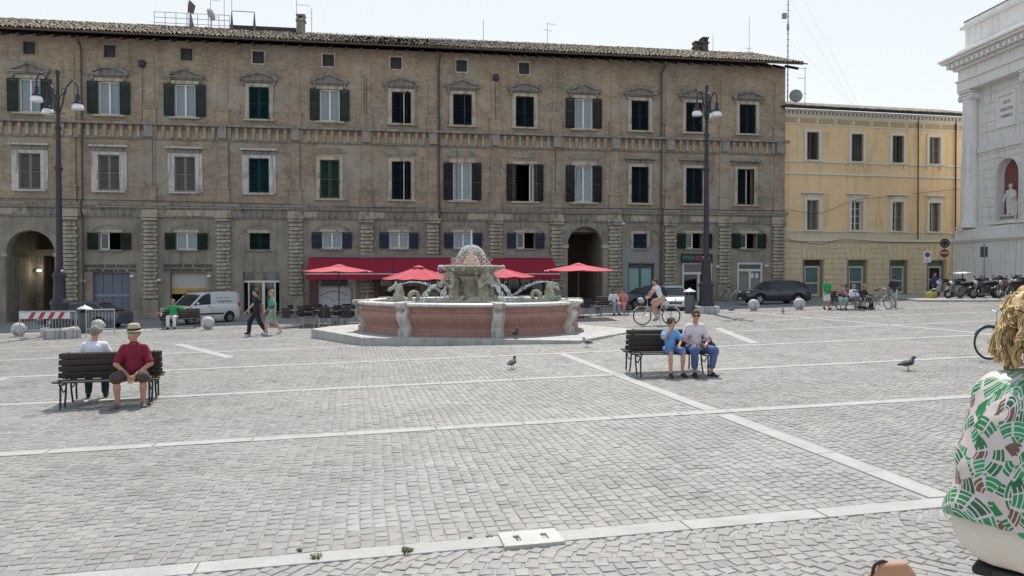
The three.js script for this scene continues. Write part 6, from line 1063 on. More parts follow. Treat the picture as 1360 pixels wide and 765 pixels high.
// a car points along -x (front at x = 0); belt and roof are side profiles
function makeCar(name, label, pos, turn, o) {
  const t = thing(name, label, o.cat || 'car', pos, turn); t.scale.setScalar(0.88); const { L, W, belt, roof, paint, wheels, wr = 0.31, sill = 0.2 } = o, hw = W / 2, N = 56;
  const plan = x => hw * (1 - 0.16 * Math.pow(cl(1 - x / 0.5, 0, 1), 2) - 0.1 * Math.pow(cl(1 - (L - x) / 0.45, 0, 1), 2));
  const off = x => x - L / 2;
  const rows = []; for (let i = 0; i <= N; i++) {
    const x = L * i / N, w = plan(x), b = interp(belt, x), s = sill + 0.1 * Math.pow(cl(1 - x / 0.3, 0, 1), 2) + 0.12 * Math.pow(cl(1 - (L - x) / 0.35, 0, 1), 2), row = [];
    let dip = 0; for (const wx of wheels) { const d = Math.abs(x - wx), r = wr + 0.055; if (d < r) dip = Math.max(dip, Math.sqrt(r * r - d * d) + wr - s); }
    const s2 = s + Math.max(0, dip), pr = [[0.90, s2], [0.965, Math.max(s2 + 0.01, mix(s, b, 0.14))], [0.995, Math.max(s2 + 0.02, mix(s, b, 0.4))], [1.0, Math.max(s2 + 0.03, mix(s, b, 0.62))], [0.975, Math.max(s2 + 0.04, mix(s, b, 0.86))], [0.93, b - 0.03], [0.86, b - 0.004], [0.5, b + 0.018], [0, b + 0.025]];
    for (const [k, y] of pr) row.push([off(x), y, w * k]); for (let j = pr.length - 2; j >= 0; j--) row.push([off(x), pr[j][1], -w * pr[j][0]]); rows.push(row);
  }
  const nose = rows[0].map(p => [p[0] - 0.05, mix(p[1], 0.5, 0.35), p[2] * 0.85]), nose2 = rows[0].map(p => [p[0] - 0.06, 0.5, 0]), tl = rows[N].map(p => [p[0] + 0.05, mix(p[1], 0.6, 0.3), p[2] * 0.88]), tl2 = rows[N].map(p => [p[0] + 0.06, 0.6, 0]);
  part('body', gridGeo([nose2, nose, ...rows, tl, tl2]), paint, t);
  // greenhouse and roof
  const gr = [], rf = []; const xs = roof.map(r => r[0]), x0 = xs[0], x1 = xs[xs.length - 1], NG = 40; const tumble = o.tumble ?? 0.74;
  for (let i = 0; i <= NG; i++) {
    const x = mix(x0, x1, i / NG), w = plan(x), b = interp(belt, x) - 0.02, r = Math.max(b + 0.012, interp(roof, x)), pr = [[0.88, b], [mix(0.88, tumble, 0.5) + 0.012, mix(b, r, 0.5)], [tumble, r - 0.05 * cl((r - b) * 3, 0, 1)], [tumble - 0.1, r - 0.012 * cl((r - b) * 3, 0, 1)], [0.3, r + 0.012], [0, r + 0.015]];
    const row = []; for (const [k, y] of pr) row.push([off(x), y, w * k]); for (let j = pr.length - 2; j >= 0; j--) row.push([off(x), pr[j][1], -w * pr[j][0]]); gr.push(row);
    if (x >= o.roofFrom && x <= o.roofTo) { const rr = []; const q = [[tumble + 0.012, r - 0.06], [tumble + 0.008, r - 0.03], [tumble - 0.1, r + 0.004], [0.3, r + 0.026], [0, r + 0.03]]; for (const [k, y] of q) rr.push([off(x), y, w * k]); for (let j = q.length - 2; j >= 0; j--) rr.push([off(x), q[j][1], -w * q[j][0]]); rf.push(rr); }
  }
  part('windows', gridGeo(gr), carGlass, t); part('roof', gridGeo(rf), paint, t);
  for (const s of [-1, 1]) for (const [xa, xb, wd] of o.pillars) { const pa = [off(xa), interp(belt, xa) - 0.03, s * plan(xa) * 0.885], pb = [off(xb), interp(roof, xb) - 0.04, s * plan(xb) * (tumble + 0.008)]; const b = B(); b.bar(pa, pb, wd, wd, 6); b.mesh('pillar', paint, t); }
  if (o.panel) for (const s of [-1, 1]) { const [xa, xb] = o.panel, rw = []; for (let i = 0; i <= 12; i++) { const x = mix(xa, xb, i / 12), w = plan(x), b = interp(belt, x) - 0.03, r = interp(roof, x); rw.push([[off(x), b, s * w * 0.9], [off(x), mix(b, r, 0.5), s * w * (mix(0.88, tumble, 0.5) + 0.03)], [off(x), r - 0.04, s * w * (tumble + 0.02)]]); } part('side_panel', gridGeo(rw), o.panelPaint || paint, t); }
  // wheels
  for (const wx of wheels) for (const s of [-1, 1]) {
    const w = new THREE.Group(); w.name = 'wheel'; w.position.set(off(wx), wr, s * (hw - 0.11)); t.add(w);
    B().at(new THREE.LatheGeometry([[wr * 0.62, -0.1], [wr * 0.95, -0.1], [wr, -0.06], [wr, 0.06], [wr * 0.95, 0.1], [wr * 0.62, 0.1], [wr * 0.62, -0.1]].map(p => new THREE.Vector2(...p)), 26), 0, 0, 0, Math.PI / 2).mesh('tyre', tyreM, w);
    const b = B(); b.cyl(0, 0, 0, wr * 0.63, wr * 0.63, 0.12, 24, Math.PI / 2); const c = B(); for (let k = 0; k < 5; k++) { const a = k / 5 * 6.283; c.box(Math.cos(a) * wr * 0.32, Math.sin(a) * wr * 0.32, s * 0.068, wr * 0.56, 0.055, 0.02, 0, 0, a); } c.torus(0, 0, s * 0.062, wr * 0.58, 0.02, 0, 0, 0, 6, 24).cyl(0, 0, s * 0.06, 0.05, 0.05, 0.05, 12, Math.PI / 2); b.mesh('hub', trimM, w); c.mesh('rim', rimSil, w);
  }
  for (const s of [-1, 1]) {
    const hy = o.headY ?? 0.68, hx = o.headX ?? 0.14; B().at(new THREE.SphereGeometry(0.13, 14, 10), off(hx), hy, s * plan(hx) * 0.78, 0, 0, 0, [1.1, 0.55, 1.15]).mesh('headlight', headM, t);
    const ty = o.tailY ?? 0.82; B().at(new THREE.SphereGeometry(0.12, 14, 10), off(L - 0.12), ty, s * plan(L) * 0.92, 0, 0, 0, [1.1, o.tailH ?? 0.7, 0.9]).mesh('taillight', tailM, t);
    const mx = o.mirrorX; B().at(new THREE.SphereGeometry(0.1, 12, 8), off(mx), interp(belt, mx) + 0.1, s * (plan(mx) + 0.06), 0, 0, 0, [0.6, 0.75, 1]).mesh('mirror', o.mirrorPaint || paint, t);
    for (const dx of o.doors) B().box(off(dx), 0.62, s * (plan(dx) * 0.997), 0.012, 0.6, 0.012).mesh('door_seam', trimM, t);
    B().box(off((wheels[0] + wheels[1]) / 2), o.stripY ?? 0.42, s * (hw * 0.993), wheels[1] - wheels[0] - 0.9, o.stripH ?? 0.05, 0.03).mesh('side_moulding', o.stripPaint || trimM, t);
    for (const dx of o.handles || []) B().rbox(off(dx), interp(belt, dx) - 0.12, s * (plan(dx) * 0.985), 0.16, 0.03, 0.04, 0.01).mesh('door_handle', o.stripPaint || trimM, t);
  }
  B().rbox(off(-0.03), 0.36, 0, 0.14, 0.26, W * 0.72, 0.05).mesh('front_bumper', o.bumper || paint, t); B().rbox(off(-0.07), 0.46, 0, 0.08, 0.14, W * 0.42, 0.03).mesh('grille', trimM, t); B().rbox(off(-0.105), 0.36, 0, 0.02, 0.11, 0.5, 0.005).mesh('number_plate', mat([0.7, 0.7, 0.7], 0.5), t);
  B().rbox(off(L + 0.02), 0.42, 0, 0.12, 0.26, W * 0.76, 0.05).mesh('rear_bumper', o.bumper || paint, t);
  return t;
}
const paintOf = (c) => mat(c, 0.35, { clearcoat: 1, clearcoatRoughness: 0.06, metalness: 0.1 });
const sedan = { L: 4.6, W: 1.8, wheels: [0.85, 3.6], belt: [[0, 0.62], [0.4, 0.76], [1.25, 0.88], [2.2, 0.9], [3.9, 0.94], [4.5, 0.92], [4.6, 0.86]], roof: [[1.0, 0.86], [1.95, 1.36], [2.5, 1.46], [3.2, 1.42], [4.25, 0.98]], roofFrom: 1.85, roofTo: 3.45, pillars: [[1.1, 1.9, 0.035], [2.45, 2.5, 0.03], [4.05, 3.35, 0.05]], mirrorX: 1.55, doors: [1.45, 2.5, 3.45], handles: [2.3, 3.3], paint: paintOf([0.075, 0.085, 0.115]) };
const suv = { L: 4.5, W: 1.84, wr: 0.34, wheels: [0.88, 3.55], belt: [[0, 0.7], [0.35, 0.85], [1.2, 1.0], [2.2, 1.02], [4.0, 1.08], [4.4, 1.05], [4.5, 0.95]], roof: [[1.0, 0.97], [1.75, 1.48], [2.4, 1.6], [3.5, 1.58], [4.1, 1.42], [4.45, 1.1]], roofFrom: 1.7, roofTo: 4.1, pillars: [[1.1, 1.72, 0.04], [2.35, 2.4, 0.035], [3.4, 3.45, 0.04], [4.35, 4.05, 0.06]], mirrorX: 1.5, doors: [1.4, 2.4, 3.35], handles: [2.2, 3.2], paint: paintOf([0.012, 0.016, 0.035]), headY: 0.78, stripPaint: trimM };
const hatch = { L: 4.05, W: 1.74, wheels: [0.78, 3.28], belt: [[0, 0.62], [0.35, 0.78], [1.15, 0.92], [2.1, 0.94], [3.6, 1.0], [3.95, 0.98], [4.05, 0.9]], roof: [[0.85, 0.88], [1.6, 1.32], [2.2, 1.46], [3.1, 1.42], [3.6, 1.28], [3.98, 1.02]], roofFrom: 1.55, roofTo: 3.6, pillars: [[0.95, 1.58, 0.035], [2.15, 2.2, 0.03], [3.55, 3.3, 0.06]], mirrorX: 1.35, doors: [1.3, 2.25, 3.1], handles: [2.1, 2.95], paint: paintOf([0.62, 0.63, 0.64]), stripPaint: trimM };
const van = { L: 4.25, W: 1.78, wheels: [0.85, 3.45], belt: [[0, 0.72], [0.3, 0.9], [0.95, 1.06], [1.6, 1.1], [4.15, 1.12], [4.25, 1.05]], roof: [[0.8, 1.04], [1.55, 1.62], [1.95, 1.78], [3.2, 1.82], [4.05, 1.8], [4.22, 1.7]], roofFrom: 1.5, roofTo: 4.22, tumble: 0.84, pillars: [[0.9, 1.55, 0.04], [1.0, 1.62, 0.03], [2.25, 2.25, 0.05]], panel: [2.25, 4.22], mirrorX: 1.25, doors: [1.2, 2.25], handles: [2.05], paint: paintOf([0.68, 0.69, 0.70]), bumper: trimM, stripY: 0.56, stripH: 0.09, headY: 0.86, headX: 0.1, tailY: 1.0, tailH: 1.6, cat: 'van', mirrorPaint: paintOf([0.68, 0.69, 0.70]) };
makeCar('parked_sedan', 'dark grey-blue sedan parked behind the striped barrier and bin', gpos(-20.75, -38.4), -0.06, sedan);
const vanO = makeCar('parked_van', 'white delivery van with pale lettering parked behind the ball bollard', gpos(-15.9, -40.4), 1.0, van);
{ const lm = mat([0.20, 0.26, 0.33], 0.5), a = textMesh('CIERRE', 0.2, 0.006, lm, 'lettering', vanO, 0.92, 1.42, 0.79, 0.95), b = textMesh('cooperativa', 0.11, 0.006, lm, 'lettering', vanO, 1.0, 1.22, 0.825, 1.0); a.rotation.x = -0.1; b.rotation.x = -0.1; for (const x of [-0.5, 0.3, 1.2]) B().bar([x, 1.86, -0.6], [x, 1.86, 0.6], 0.025).mesh('roof_bar', trimM, vanO); }
makeCar('parked_hatchback', 'dark blue hatchback parked behind the cyclist beside the teal shop window', gpos(7.6, -44.6), 0.35, { ...hatch, paint: paintOf([0.02, 0.028, 0.06]) });
const wc = makeCar('parked_hatchback', 'white hatchback facing the square beside the lamp post', gpos(8.7, -42.8), Math.PI / 2 - 0.12, hatch);
B().poly([[0, 0.1], [0.06, 0], [0, -0.1], [-0.06, 0]], 0.015, -2.15, 0.68, 0, 0, -Math.PI / 2, 0).mesh('badge', rimSil, wc);
makeCar('parked_estate_car', 'dark navy estate car parked along the palazzo end', gpos(15.5, -46.8), 0.12, suv);

// bicycles: front to +x
function bicycle(label, pos, turn, { frame = [0.05, 0.05, 0.055], basket = false, lean = 0, s = 1 } = {}) {
  const t = thing('bicycle', label, 'bicycle', pos, turn, 'bicycles on the square'), fm = mat(frame, 0.4, { clearcoat: 0.5 }), bk = mat([0.025, 0.025, 0.025], 0.6); t.scale.setScalar(s);
  for (const x of [-0.53, 0.53]) { const w = new THREE.Group(); w.name = 'wheel'; w.position.set(x, 0.345, 0); t.add(w); B().torus(0, 0, 0, 0.325, 0.019, 0, 0, 0, 7, 40).mesh('tyre', tyreM, w); B().torus(0, 0, 0, 0.302, 0.009, 0, 0, 0, 5, 36).mesh('rim', rimSil, w); const b = B(); for (let k = 0; k < 16; k++) { const a = k / 16 * 6.283; b.bar([0.02 * Math.cos(a), 0.02 * Math.sin(a), k % 2 ? 0.02 : -0.02], [0.3 * Math.cos(a + 0.2), 0.3 * Math.sin(a + 0.2), 0], 0.0018, 0.0018, 4); } b.cyl(0, 0, 0, 0.022, 0.022, 0.08, 10, Math.PI / 2); b.mesh('spokes', rimSil, w).userData = { kind: 'stuff' }; 
    const f = B(); f.at(new THREE.TorusGeometry(0.355, 0.02, 5, 20, 2.2), 0, 0, 0, 0, 0, x < 0 ? 0.9 : 0.5, [1, 1, 1.3]); f.mesh('mudguard', fm, w); }
  B().bar([0.36, 0.62, 0], [-0.08, 0.30, 0], 0.019).bar([0.35, 0.70, 0], [-0.02, 0.46, 0], 0.015).bar([-0.08, 0.28, 0], [-0.2, 0.82, 0], 0.017).bar([-0.08, 0.29, 0.02], [-0.53, 0.345, 0.05], 0.011).bar([-0.08, 0.29, -0.02], [-0.53, 0.345, -0.05], 0.011).bar([-0.17, 0.68, 0.02], [-0.53, 0.345, 0.05], 0.009).bar([-0.17, 0.68, -0.02], [-0.53, 0.345, -0.05], 0.009).bar([0.34, 0.78, 0], [0.38, 0.6, 0], 0.021).mesh('frame', fm, t);
  B().tube([[0.38, 0.6, 0.045], [0.44, 0.45, 0.05], [0.53, 0.345, 0.05]], 0.011, 10, 6).tube([[0.38, 0.6, -0.045], [0.44, 0.45, -0.05], [0.53, 0.345, -0.05]], 0.011, 10, 6).box(0.38, 0.6, 0, 0.03, 0.03, 0.11).mesh('fork', fm, t);
  B().tube([[0.18, 1.0, 0.28], [0.3, 1.03, 0.26], [0.36, 1.0, 0.1], [0.35, 0.97, 0], [0.36, 1.0, -0.1], [0.3, 1.03, -0.26], [0.18, 1.0, -0.28]], 0.012, 30, 6).bar([0.34, 0.78, 0], [0.35, 0.98, 0], 0.012).mesh('handlebar', rimSil, t);
  for (const s2 of [-1, 1]) B().bar([0.15, 0.995, s2 * 0.285], [0.26, 1.02, s2 * 0.27], 0.017).mesh('grip', bk, t);
  B().tube([[-0.34, 0.93, 0], [-0.2, 0.915, 0], [-0.08, 0.92, 0]], 0.035, 8, 8).at(new THREE.SphereGeometry(0.1, 14, 8), -0.29, 0.93, 0, 0, 0, 0, [1, 0.4, 0.85]).mesh('saddle', bk, t); B().bar([-0.2, 0.82, 0], [-0.215, 0.91, 0], 0.013).mesh('seat_post', rimSil, t);
  B().cyl(-0.08, 0.28, 0.05, 0.085, 0.085, 0.008, 20, Math.PI / 2).bar([-0.08, 0.28, 0.06], [0.03, 0.15, 0.07], 0.01).bar([-0.08, 0.28, -0.06], [-0.19, 0.41, -0.07], 0.01).rbox(0.03, 0.15, 0.11, 0.09, 0.02, 0.07, 0.005).rbox(-0.19, 0.41, -0.11, 0.09, 0.02, 0.07, 0.005).mesh('crank', rimSil, t);
  B().box(-0.52, 0.715, 0, 0.36, 0.012, 0.12).bar([-0.55, 0.71, 0.05], [-0.53, 0.36, 0.05], 0.006).bar([-0.55, 0.71, -0.05], [-0.53, 0.36, -0.05], 0.006).mesh('rear_rack', bk, t);
  B().bar([-0.12, 0.28, 0.05], [-0.2, 0.0, 0.16], 0.009).mesh('kickstand', rimSil, t);
  if (basket) { const b = B(); for (let k = 0; k < 5; k++) b.torus(0.56, 0.76 + k * 0.05, 0, 0.13 + k * 0.008, 0.005, Math.PI / 2, 0, 0, 4, 20); for (let k = 0; k < 14; k++) { const a = k / 14 * 6.283; b.bar([0.56 + 0.13 * Math.cos(a), 0.76, 0.13 * Math.sin(a)], [0.56 + 0.16 * Math.cos(a), 0.96, 0.16 * Math.sin(a)], 0.004, 0.004, 4); } b.cyl(0.56, 0.755, 0, 0.13, 0.13, 0.01, 20); b.mesh('basket', bk, t); }
  t.rotation.order = 'YXZ'; t.rotation.x = lean; return t;
}
globalThis.__bike = bicycle;
bicycle('grey bicycle with pale handlebar standing beside the blonde woman', gpos(10.78, -16.95), Math.PI + 0.12, { frame: [0.12, 0.12, 0.13], lean: 0.06, s: 1.06 });
bicycle('light grey bicycle parked by the man in the black shirt', gpos(17.6, -37.8), 0.25, { frame: [0.35, 0.35, 0.36], basket: true });
bicycle('dark bicycle standing on the far side of the crowded bench', gpos(16.15, -37.6), Math.PI - 0.85, { frame: [0.03, 0.03, 0.03], basket: true });
bicycle('white bicycle leaning against the palazzo pilaster', (p => [p.x, gy(p.x), p.z])(facadeToWorld(fu(963, 395), 0, 1.0)), FA + 0.2, { frame: [0.6, 0.6, 0.58] });
bicycle('dark bicycle at the rear end of the motorcycle row', (([x, y, z]) => [x, y, z])(globalThis.__isl(26.9, -43.1)), 0.5, { frame: [0.03, 0.03, 0.03], basket: false });

// motorcycles and scooters: front to +x
function motorcycle(label, pos, turn, { paint = [0.02, 0.02, 0.022], scooter = false, box = null, s = 1 } = {}) {
  const t = thing(scooter ? 'scooter' : 'motorcycle', label, scooter ? 'scooter' : 'motorcycle', pos, turn, 'parked motorcycles and scooters'), pm = mat(paint, 0.3, { clearcoat: 1 }), bk = mat([0.02, 0.02, 0.021], 0.65); t.scale.setScalar(s);
  const r = scooter ? 0.24 : 0.31, wx = scooter ? 0.64 : 0.7;
  for (const x of [-wx, wx]) { const w = new THREE.Group(); w.name = 'wheel'; w.position.set(x, r, 0); t.add(w); B().torus(0, 0, 0, r - 0.06, 0.06, 0, 0, 0, 9, 28).mesh('tyre', tyreM, w); const b = B(); b.torus(0, 0, 0, r - 0.11, 0.018, 0, 0, 0, 6, 24).cyl(0, 0, 0, 0.05, 0.05, 0.13, 12, Math.PI / 2); for (let k = 0; k < 5; k++) { const a = k / 5 * 6.283; b.bar([0.04 * Math.cos(a), 0.04 * Math.sin(a), 0], [(r - 0.11) * Math.cos(a), (r - 0.11) * Math.sin(a), 0], 0.018); } b.mesh('rim', rimSil, w); }
  B().bar([wx, r, 0.08], [wx - 0.24, 0.95, 0.07], 0.025).bar([wx, r, -0.08], [wx - 0.24, 0.95, -0.07], 0.025).mesh('fork', rimSil, t);
  B().tube([[wx - 0.46, 1.0, 0.36], [wx - 0.34, 1.04, 0.2], [wx - 0.26, 1.0, 0], [wx - 0.34, 1.04, -0.2], [wx - 0.46, 1.0, -0.36]], 0.015, 20, 6).mesh('handlebar', bk, t);
  for (const k of [-1, 1]) { B().bar([wx - 0.48, 0.995, k * 0.37], [wx - 0.4, 1.02, k * 0.27], 0.02).mesh('grip', bk, t); B().bar([wx - 0.3, 1.04, k * 0.2], [wx - 0.28, 1.2, k * 0.28], 0.007).at(new THREE.SphereGeometry(0.06, 10, 8), wx - 0.28, 1.22, k * 0.28, 0, 0, 0, [0.35, 0.75, 1.2]).mesh('mirror', bk, t); }
  if (scooter) {
    part('front_shield', prep(blob([['c', [wx - 0.12, 0.42, 0], [wx - 0.3, 0.98, 0], 0.12, 0.09], ['c', [wx - 0.2, 0.4, -0.14], [wx - 0.28, 0.8, -0.15], 0.06, 0.06], ['c', [wx - 0.2, 0.4, 0.14], [wx - 0.28, 0.8, 0.15], 0.06, 0.06]], 0.1, 0.03)), pm, t);
    part('rear_body', prep(blob([['c', [-0.05, 0.5, 0], [-0.72, 0.66, 0], 0.16, 0.13], ['c', [-0.25, 0.4, 0], [-0.6, 0.42, 0], 0.15, 0.13], ['c', [0.3, 0.24, 0], [-0.1, 0.26, 0], 0.12, 0.13]], 0.12, 0.03)), pm, t);
  } else {
    part('fuel_tank', prep(blob([['c', [0.26, 0.8, 0], [-0.04, 0.76, 0], 0.16, 0.12], ['c', [0.42, 0.86, 0], [0.3, 0.72, 0], 0.1, 0.12]], 0.1, 0.03)), pm, t);
    B().rbox(0.05, 0.45, 0, 0.46, 0.36, 0.3, 0.08).cyl(0.12, 0.62, 0, 0.12, 0.12, 0.3, 12, 0, 0, -0.5).mesh('engine', mat([0.10, 0.10, 0.105], 0.4, { metalness: 0.5 }), t);
    B().tube([[0.15, 0.35, 0.16], [-0.2, 0.26, 0.18], [-0.8, 0.4, 0.18]], 0.05, 14, 8).mesh('exhaust', rimSil, t); part('tail', prep(blob([['c', [-0.3, 0.76, 0], [-0.85, 0.88, 0], 0.1, 0.06]], 0.05, 0.025)), pm, t);
    B().bar([0.3, 0.8, 0.1], [-0.2, 0.35, 0.12], 0.022).bar([0.3, 0.8, -0.1], [-0.2, 0.35, -0.12], 0.022).bar([-0.2, 0.38, 0.1], [-wx, r, 0.09], 0.022).bar([-0.2, 0.38, -0.1], [-wx, r, -0.09], 0.022).mesh('frame', bk, t);
  }
  part('saddle', prep(blob([['c', [-0.08, 0.82, 0], [-0.68, 0.9, 0], 0.12, 0.1], ['e', [-0.35, 0.88, 0], [0.3, 0.07, 0.15]]], 0.06, 0.025)), bk, t);
  B().at(new THREE.TorusGeometry(r + 0.03, 0.05, 6, 16, 2.0), wx, r, 0, 0, 0, 0.6, [1, 1, 1.3]).mesh('mudguard', pm, t);
  B().at(new THREE.SphereGeometry(0.11, 16, 12), wx - 0.14, 0.9, 0, 0, 0, 0, [0.8, 1, 1.05]).mesh('headlight', headM, t); B().rbox(-0.86, 0.84, 0, 0.06, 0.07, 0.16, 0.02).mesh('taillight', tailM, t);
  part('windscreen', prep(new THREE.SphereGeometry(0.3, 14, 8, -0.9, 1.8, 0.9, 0.8)).applyMatrix4(new THREE.Matrix4().makeRotationY(Math.PI / 2)), carGlass, t, wx - 0.46, 0.92, 0);
  if (box) { B().rbox(-0.78, 1.08, 0, 0.36, 0.28, 0.4, 0.09).mesh('top_box', mat(box, 0.35, { clearcoat: 1 }), t); B().bar([-0.6, 0.9, 0], [-0.78, 0.95, 0], 0.03).mesh('carrier', bk, t); }
  B().bar([-0.05, 0.25, 0.1], [-0.1, 0.0, 0.24], 0.014).mesh('side_stand', bk, t);
  return t;
}
{
  const I = globalThis.__isl;
  const list = [['white and grey scooter at the door end of the row', 24.9, -46.2, 2.5, { scooter: true, paint: [0.3, 0.3, 0.3] }], ['black scooter with silver front wheel beside the white scooter', 25.0, -45.0, 2.9, { scooter: true, paint: [0.05, 0.05, 0.055] }], ['black motorcycle with its front wheel turned to the square', 26.1, -44.6, 3.3, { paint: [0.012, 0.012, 0.014] }], ['grey motorcycle with black top box', 26.9, -45.9, 3.0, { paint: [0.1, 0.1, 0.11], box: [0.02, 0.02, 0.022] }], ['dark red motorcycle in the middle of the row', 27.3, -44.2, 3.2, { paint: [0.11, 0.012, 0.02] }], ['black scooter with white-topped seat under the dark sign', 28.0, -45.6, 2.8, { scooter: true, paint: [0.03, 0.03, 0.032] }], ['black scooter with a round dark red top box', 28.3, -44.4, 2.7, { scooter: true, paint: [0.02, 0.03, 0.03], box: [0.16, 0.012, 0.025] }], ['silver scooter behind the red top box', 29.0, -45.6, 3.0, { scooter: true, paint: [0.2, 0.2, 0.21] }], ['black motorcycle with pale headlight next to the green scooter', 29.2, -43.8, 3.4, { paint: [0.015, 0.015, 0.018] }], ['dark green scooter near the end of the row', 29.0, -42.9, 3.0, { scooter: true, paint: [0.02, 0.05, 0.045] }], ['black motorcycle tucked between the black scooter and the grey one', 26.0, -46.2, 2.6, { paint: [0.015, 0.015, 0.016] }], ['blue-black scooter behind the dark red motorcycle', 27.6, -46.6, 2.9, { scooter: true, paint: [0.02, 0.025, 0.05] }], ['black scooter with tall grey top box near the wall', 28.6, -47.2, 2.7, { scooter: true, paint: [0.03, 0.03, 0.03], box: [0.06, 0.06, 0.065] }], ['black motorcycle with silver exhaust behind the silver scooter', 29.6, -46.8, 3.1, { paint: [0.02, 0.02, 0.02] }], ['black scooter crammed beside the red top box scooter', 28.9, -44.9, 2.95, { scooter: true, paint: [0.012, 0.012, 0.013] }], ['black motorcycle partly behind the blonde hair', 29.0, -41.9, 3.3, { paint: [0.012, 0.012, 0.013] }]];
  for (const [l, x, z, a, o] of list) motorcycle(l, I(x + 0.55, z), a, o);
  const u = thing('white_canopy', 'small flat white canopy on a pole behind the scooters', 'canopy', I(27.3, -47.9), 0.2); part('cloth', prep(blob([['e', [0.1, 1.42, 0], [0.36, 0.06, 0.4]], ['e', [-0.25, 1.38, 0.1], [0.26, 0.05, 0.3]]], 0.06, 0.02, p => 0.06 * (vnoise3(p[0] * 7 + 9, p[1] * 7 + 9, p[2] * 7 + 9, 5) - 0.5))), mat([0.74, 0.74, 0.74], 0.9), u); B().bar([0, 0, 0], [0, 1.32, 0], 0.03).mesh('support_pole', bkM(), u);
}
function bkM() { return (bkM.m ||= mat([0.03, 0.03, 0.03], 0.6)); }
// ------------------------------------------------------------------ people: joints -> soft body, clothes as children
const v3 = (a, b, t) => [mix(a[0], b[0], t), mix(a[1], b[1], t), mix(a[2], b[2], t)];
const add3 = (a, b) => [a[0] + b[0], a[1] + b[1], a[2] + b[2]];
// head, facing +z, origin at the middle of the skull; height about 0.235
const headPrims = [['e', [0, 0.03, -0.012], [0.077, 0.095, 0.098]], ['e', [0, -0.035, 0.022], [0.062, 0.075, 0.07]], ['c', [0, -0.085, 0.05], [0, -0.09, 0.062], 0.03, 0.026], ['c', [0, 0.0, 0.088], [0, -0.03, 0.108], 0.010, 0.0135, 0.015], ['e', [0.078, -0.005, -0.005], [0.012, 0.033, 0.02], , , 0.012], ['e', [-0.078, -0.005, -0.005], [0.012, 0.033, 0.02], , , 0.012], ['c', [-0.032, 0.03, 0.083], [0.032, 0.03, 0.083], 0.011, 0.011], ['c', [-0.02, -0.058, 0.088], [0.02, -0.058, 0.088], 0.008, 0.008, 0.012]];
const headF = (() => { const f0 = fieldOf(headPrims, 0.03); return p => { let d = f0(p); for (const s of [-1, 1]) d = smax(d, -(Math.hypot(p[0] - s * 0.032, p[1] - 0.008, p[2] - 0.097) - 0.017), 0.012); return d; }; })();
const headGeoRaw = netMesh(headF, [[-0.11, -0.15, -0.13], [0.11, 0.15, 0.14]], 0.0065);
{ const b = B(); for (const s of [-1, 1]) b.ball(s * 0.031, 0.008, 0.079, 0.0125, 1, 10); headGeoRaw.userData = { eyes: b.list.map(g => g) }; }
// hand: wrist at origin, fingers down -y, palm faces +z, thumb on +x
function handGeo(curl) {
  const pr = [['c', [0.0, -0.01, 0], [0, -0.04, 0], 0.024, 0.026], ['c', [-0.024, -0.05, 0], [-0.02, -0.085, 0.002], 0.017, 0.015], ['c', [0.02, -0.05, 0], [0.02, -0.088, 0.002], 0.018, 0.015], ['c', [0, -0.05, 0], [0, -0.088, 0.0], 0.018, 0.015]];
  const fing = (x, l, y) => { const a = [x, y, 0.002], s1 = l * 0.45, s2 = l * 0.32, s3 = l * 0.26, c1 = curl * 0.6, c2 = curl * 1.5, c3 = curl * 2.1, b = [x * 1.05, y - s1 * Math.cos(c1), s1 * Math.sin(c1)], c = [x * 1.08, b[1] - s2 * Math.cos(c2), b[2] + s2 * Math.sin(c2)], d = [x * 1.1, c[1] - s3 * Math.cos(c3), c[2] + s3 * Math.sin(c3)]; pr.push(['c', a, b, 0.0095, 0.0088, 0.008], ['c', b, c, 0.0088, 0.0082, 0.006], ['c', c, d, 0.0082, 0.0068, 0.006]); };
  fing(0.030, 0.085, -0.088); fing(0.010, 0.095, -0.092); fing(-0.011, 0.088, -0.09); fing(-0.031, 0.07, -0.084);
  pr.push(['c', [0.026, -0.03, 0.006], [0.05, -0.062, 0.018], 0.014, 0.011], ['c', [0.05, -0.062, 0.018], [0.052, -0.095, 0.03], 0.0105, 0.0085]);
  return blob(pr, 0.014, 0.0045);
}
const handRelax = handGeo(0.35), handGrip = handGeo(0.85);
function colourGeo(g, fn) { const p = g.attributes.position, c = new Float32Array(p.count * 3); for (let i = 0; i < p.count; i++) { const q = fn(p.getX(i), p.getY(i), p.getZ(i)); c.set(q, i * 3); } g.setAttribute('color', new THREE.BufferAttribute(c, 3)); return g; }
function slim(g) { g = g.index ? g.toNonIndexed() : g.clone(); for (const k of Object.keys(g.attributes)) if (!['position', 'normal', 'color'].includes(k)) g.deleteAttribute(k); return g; }
const dirQuat = (from, to) => new THREE.Quaternion().setFromUnitVectors(from, to);

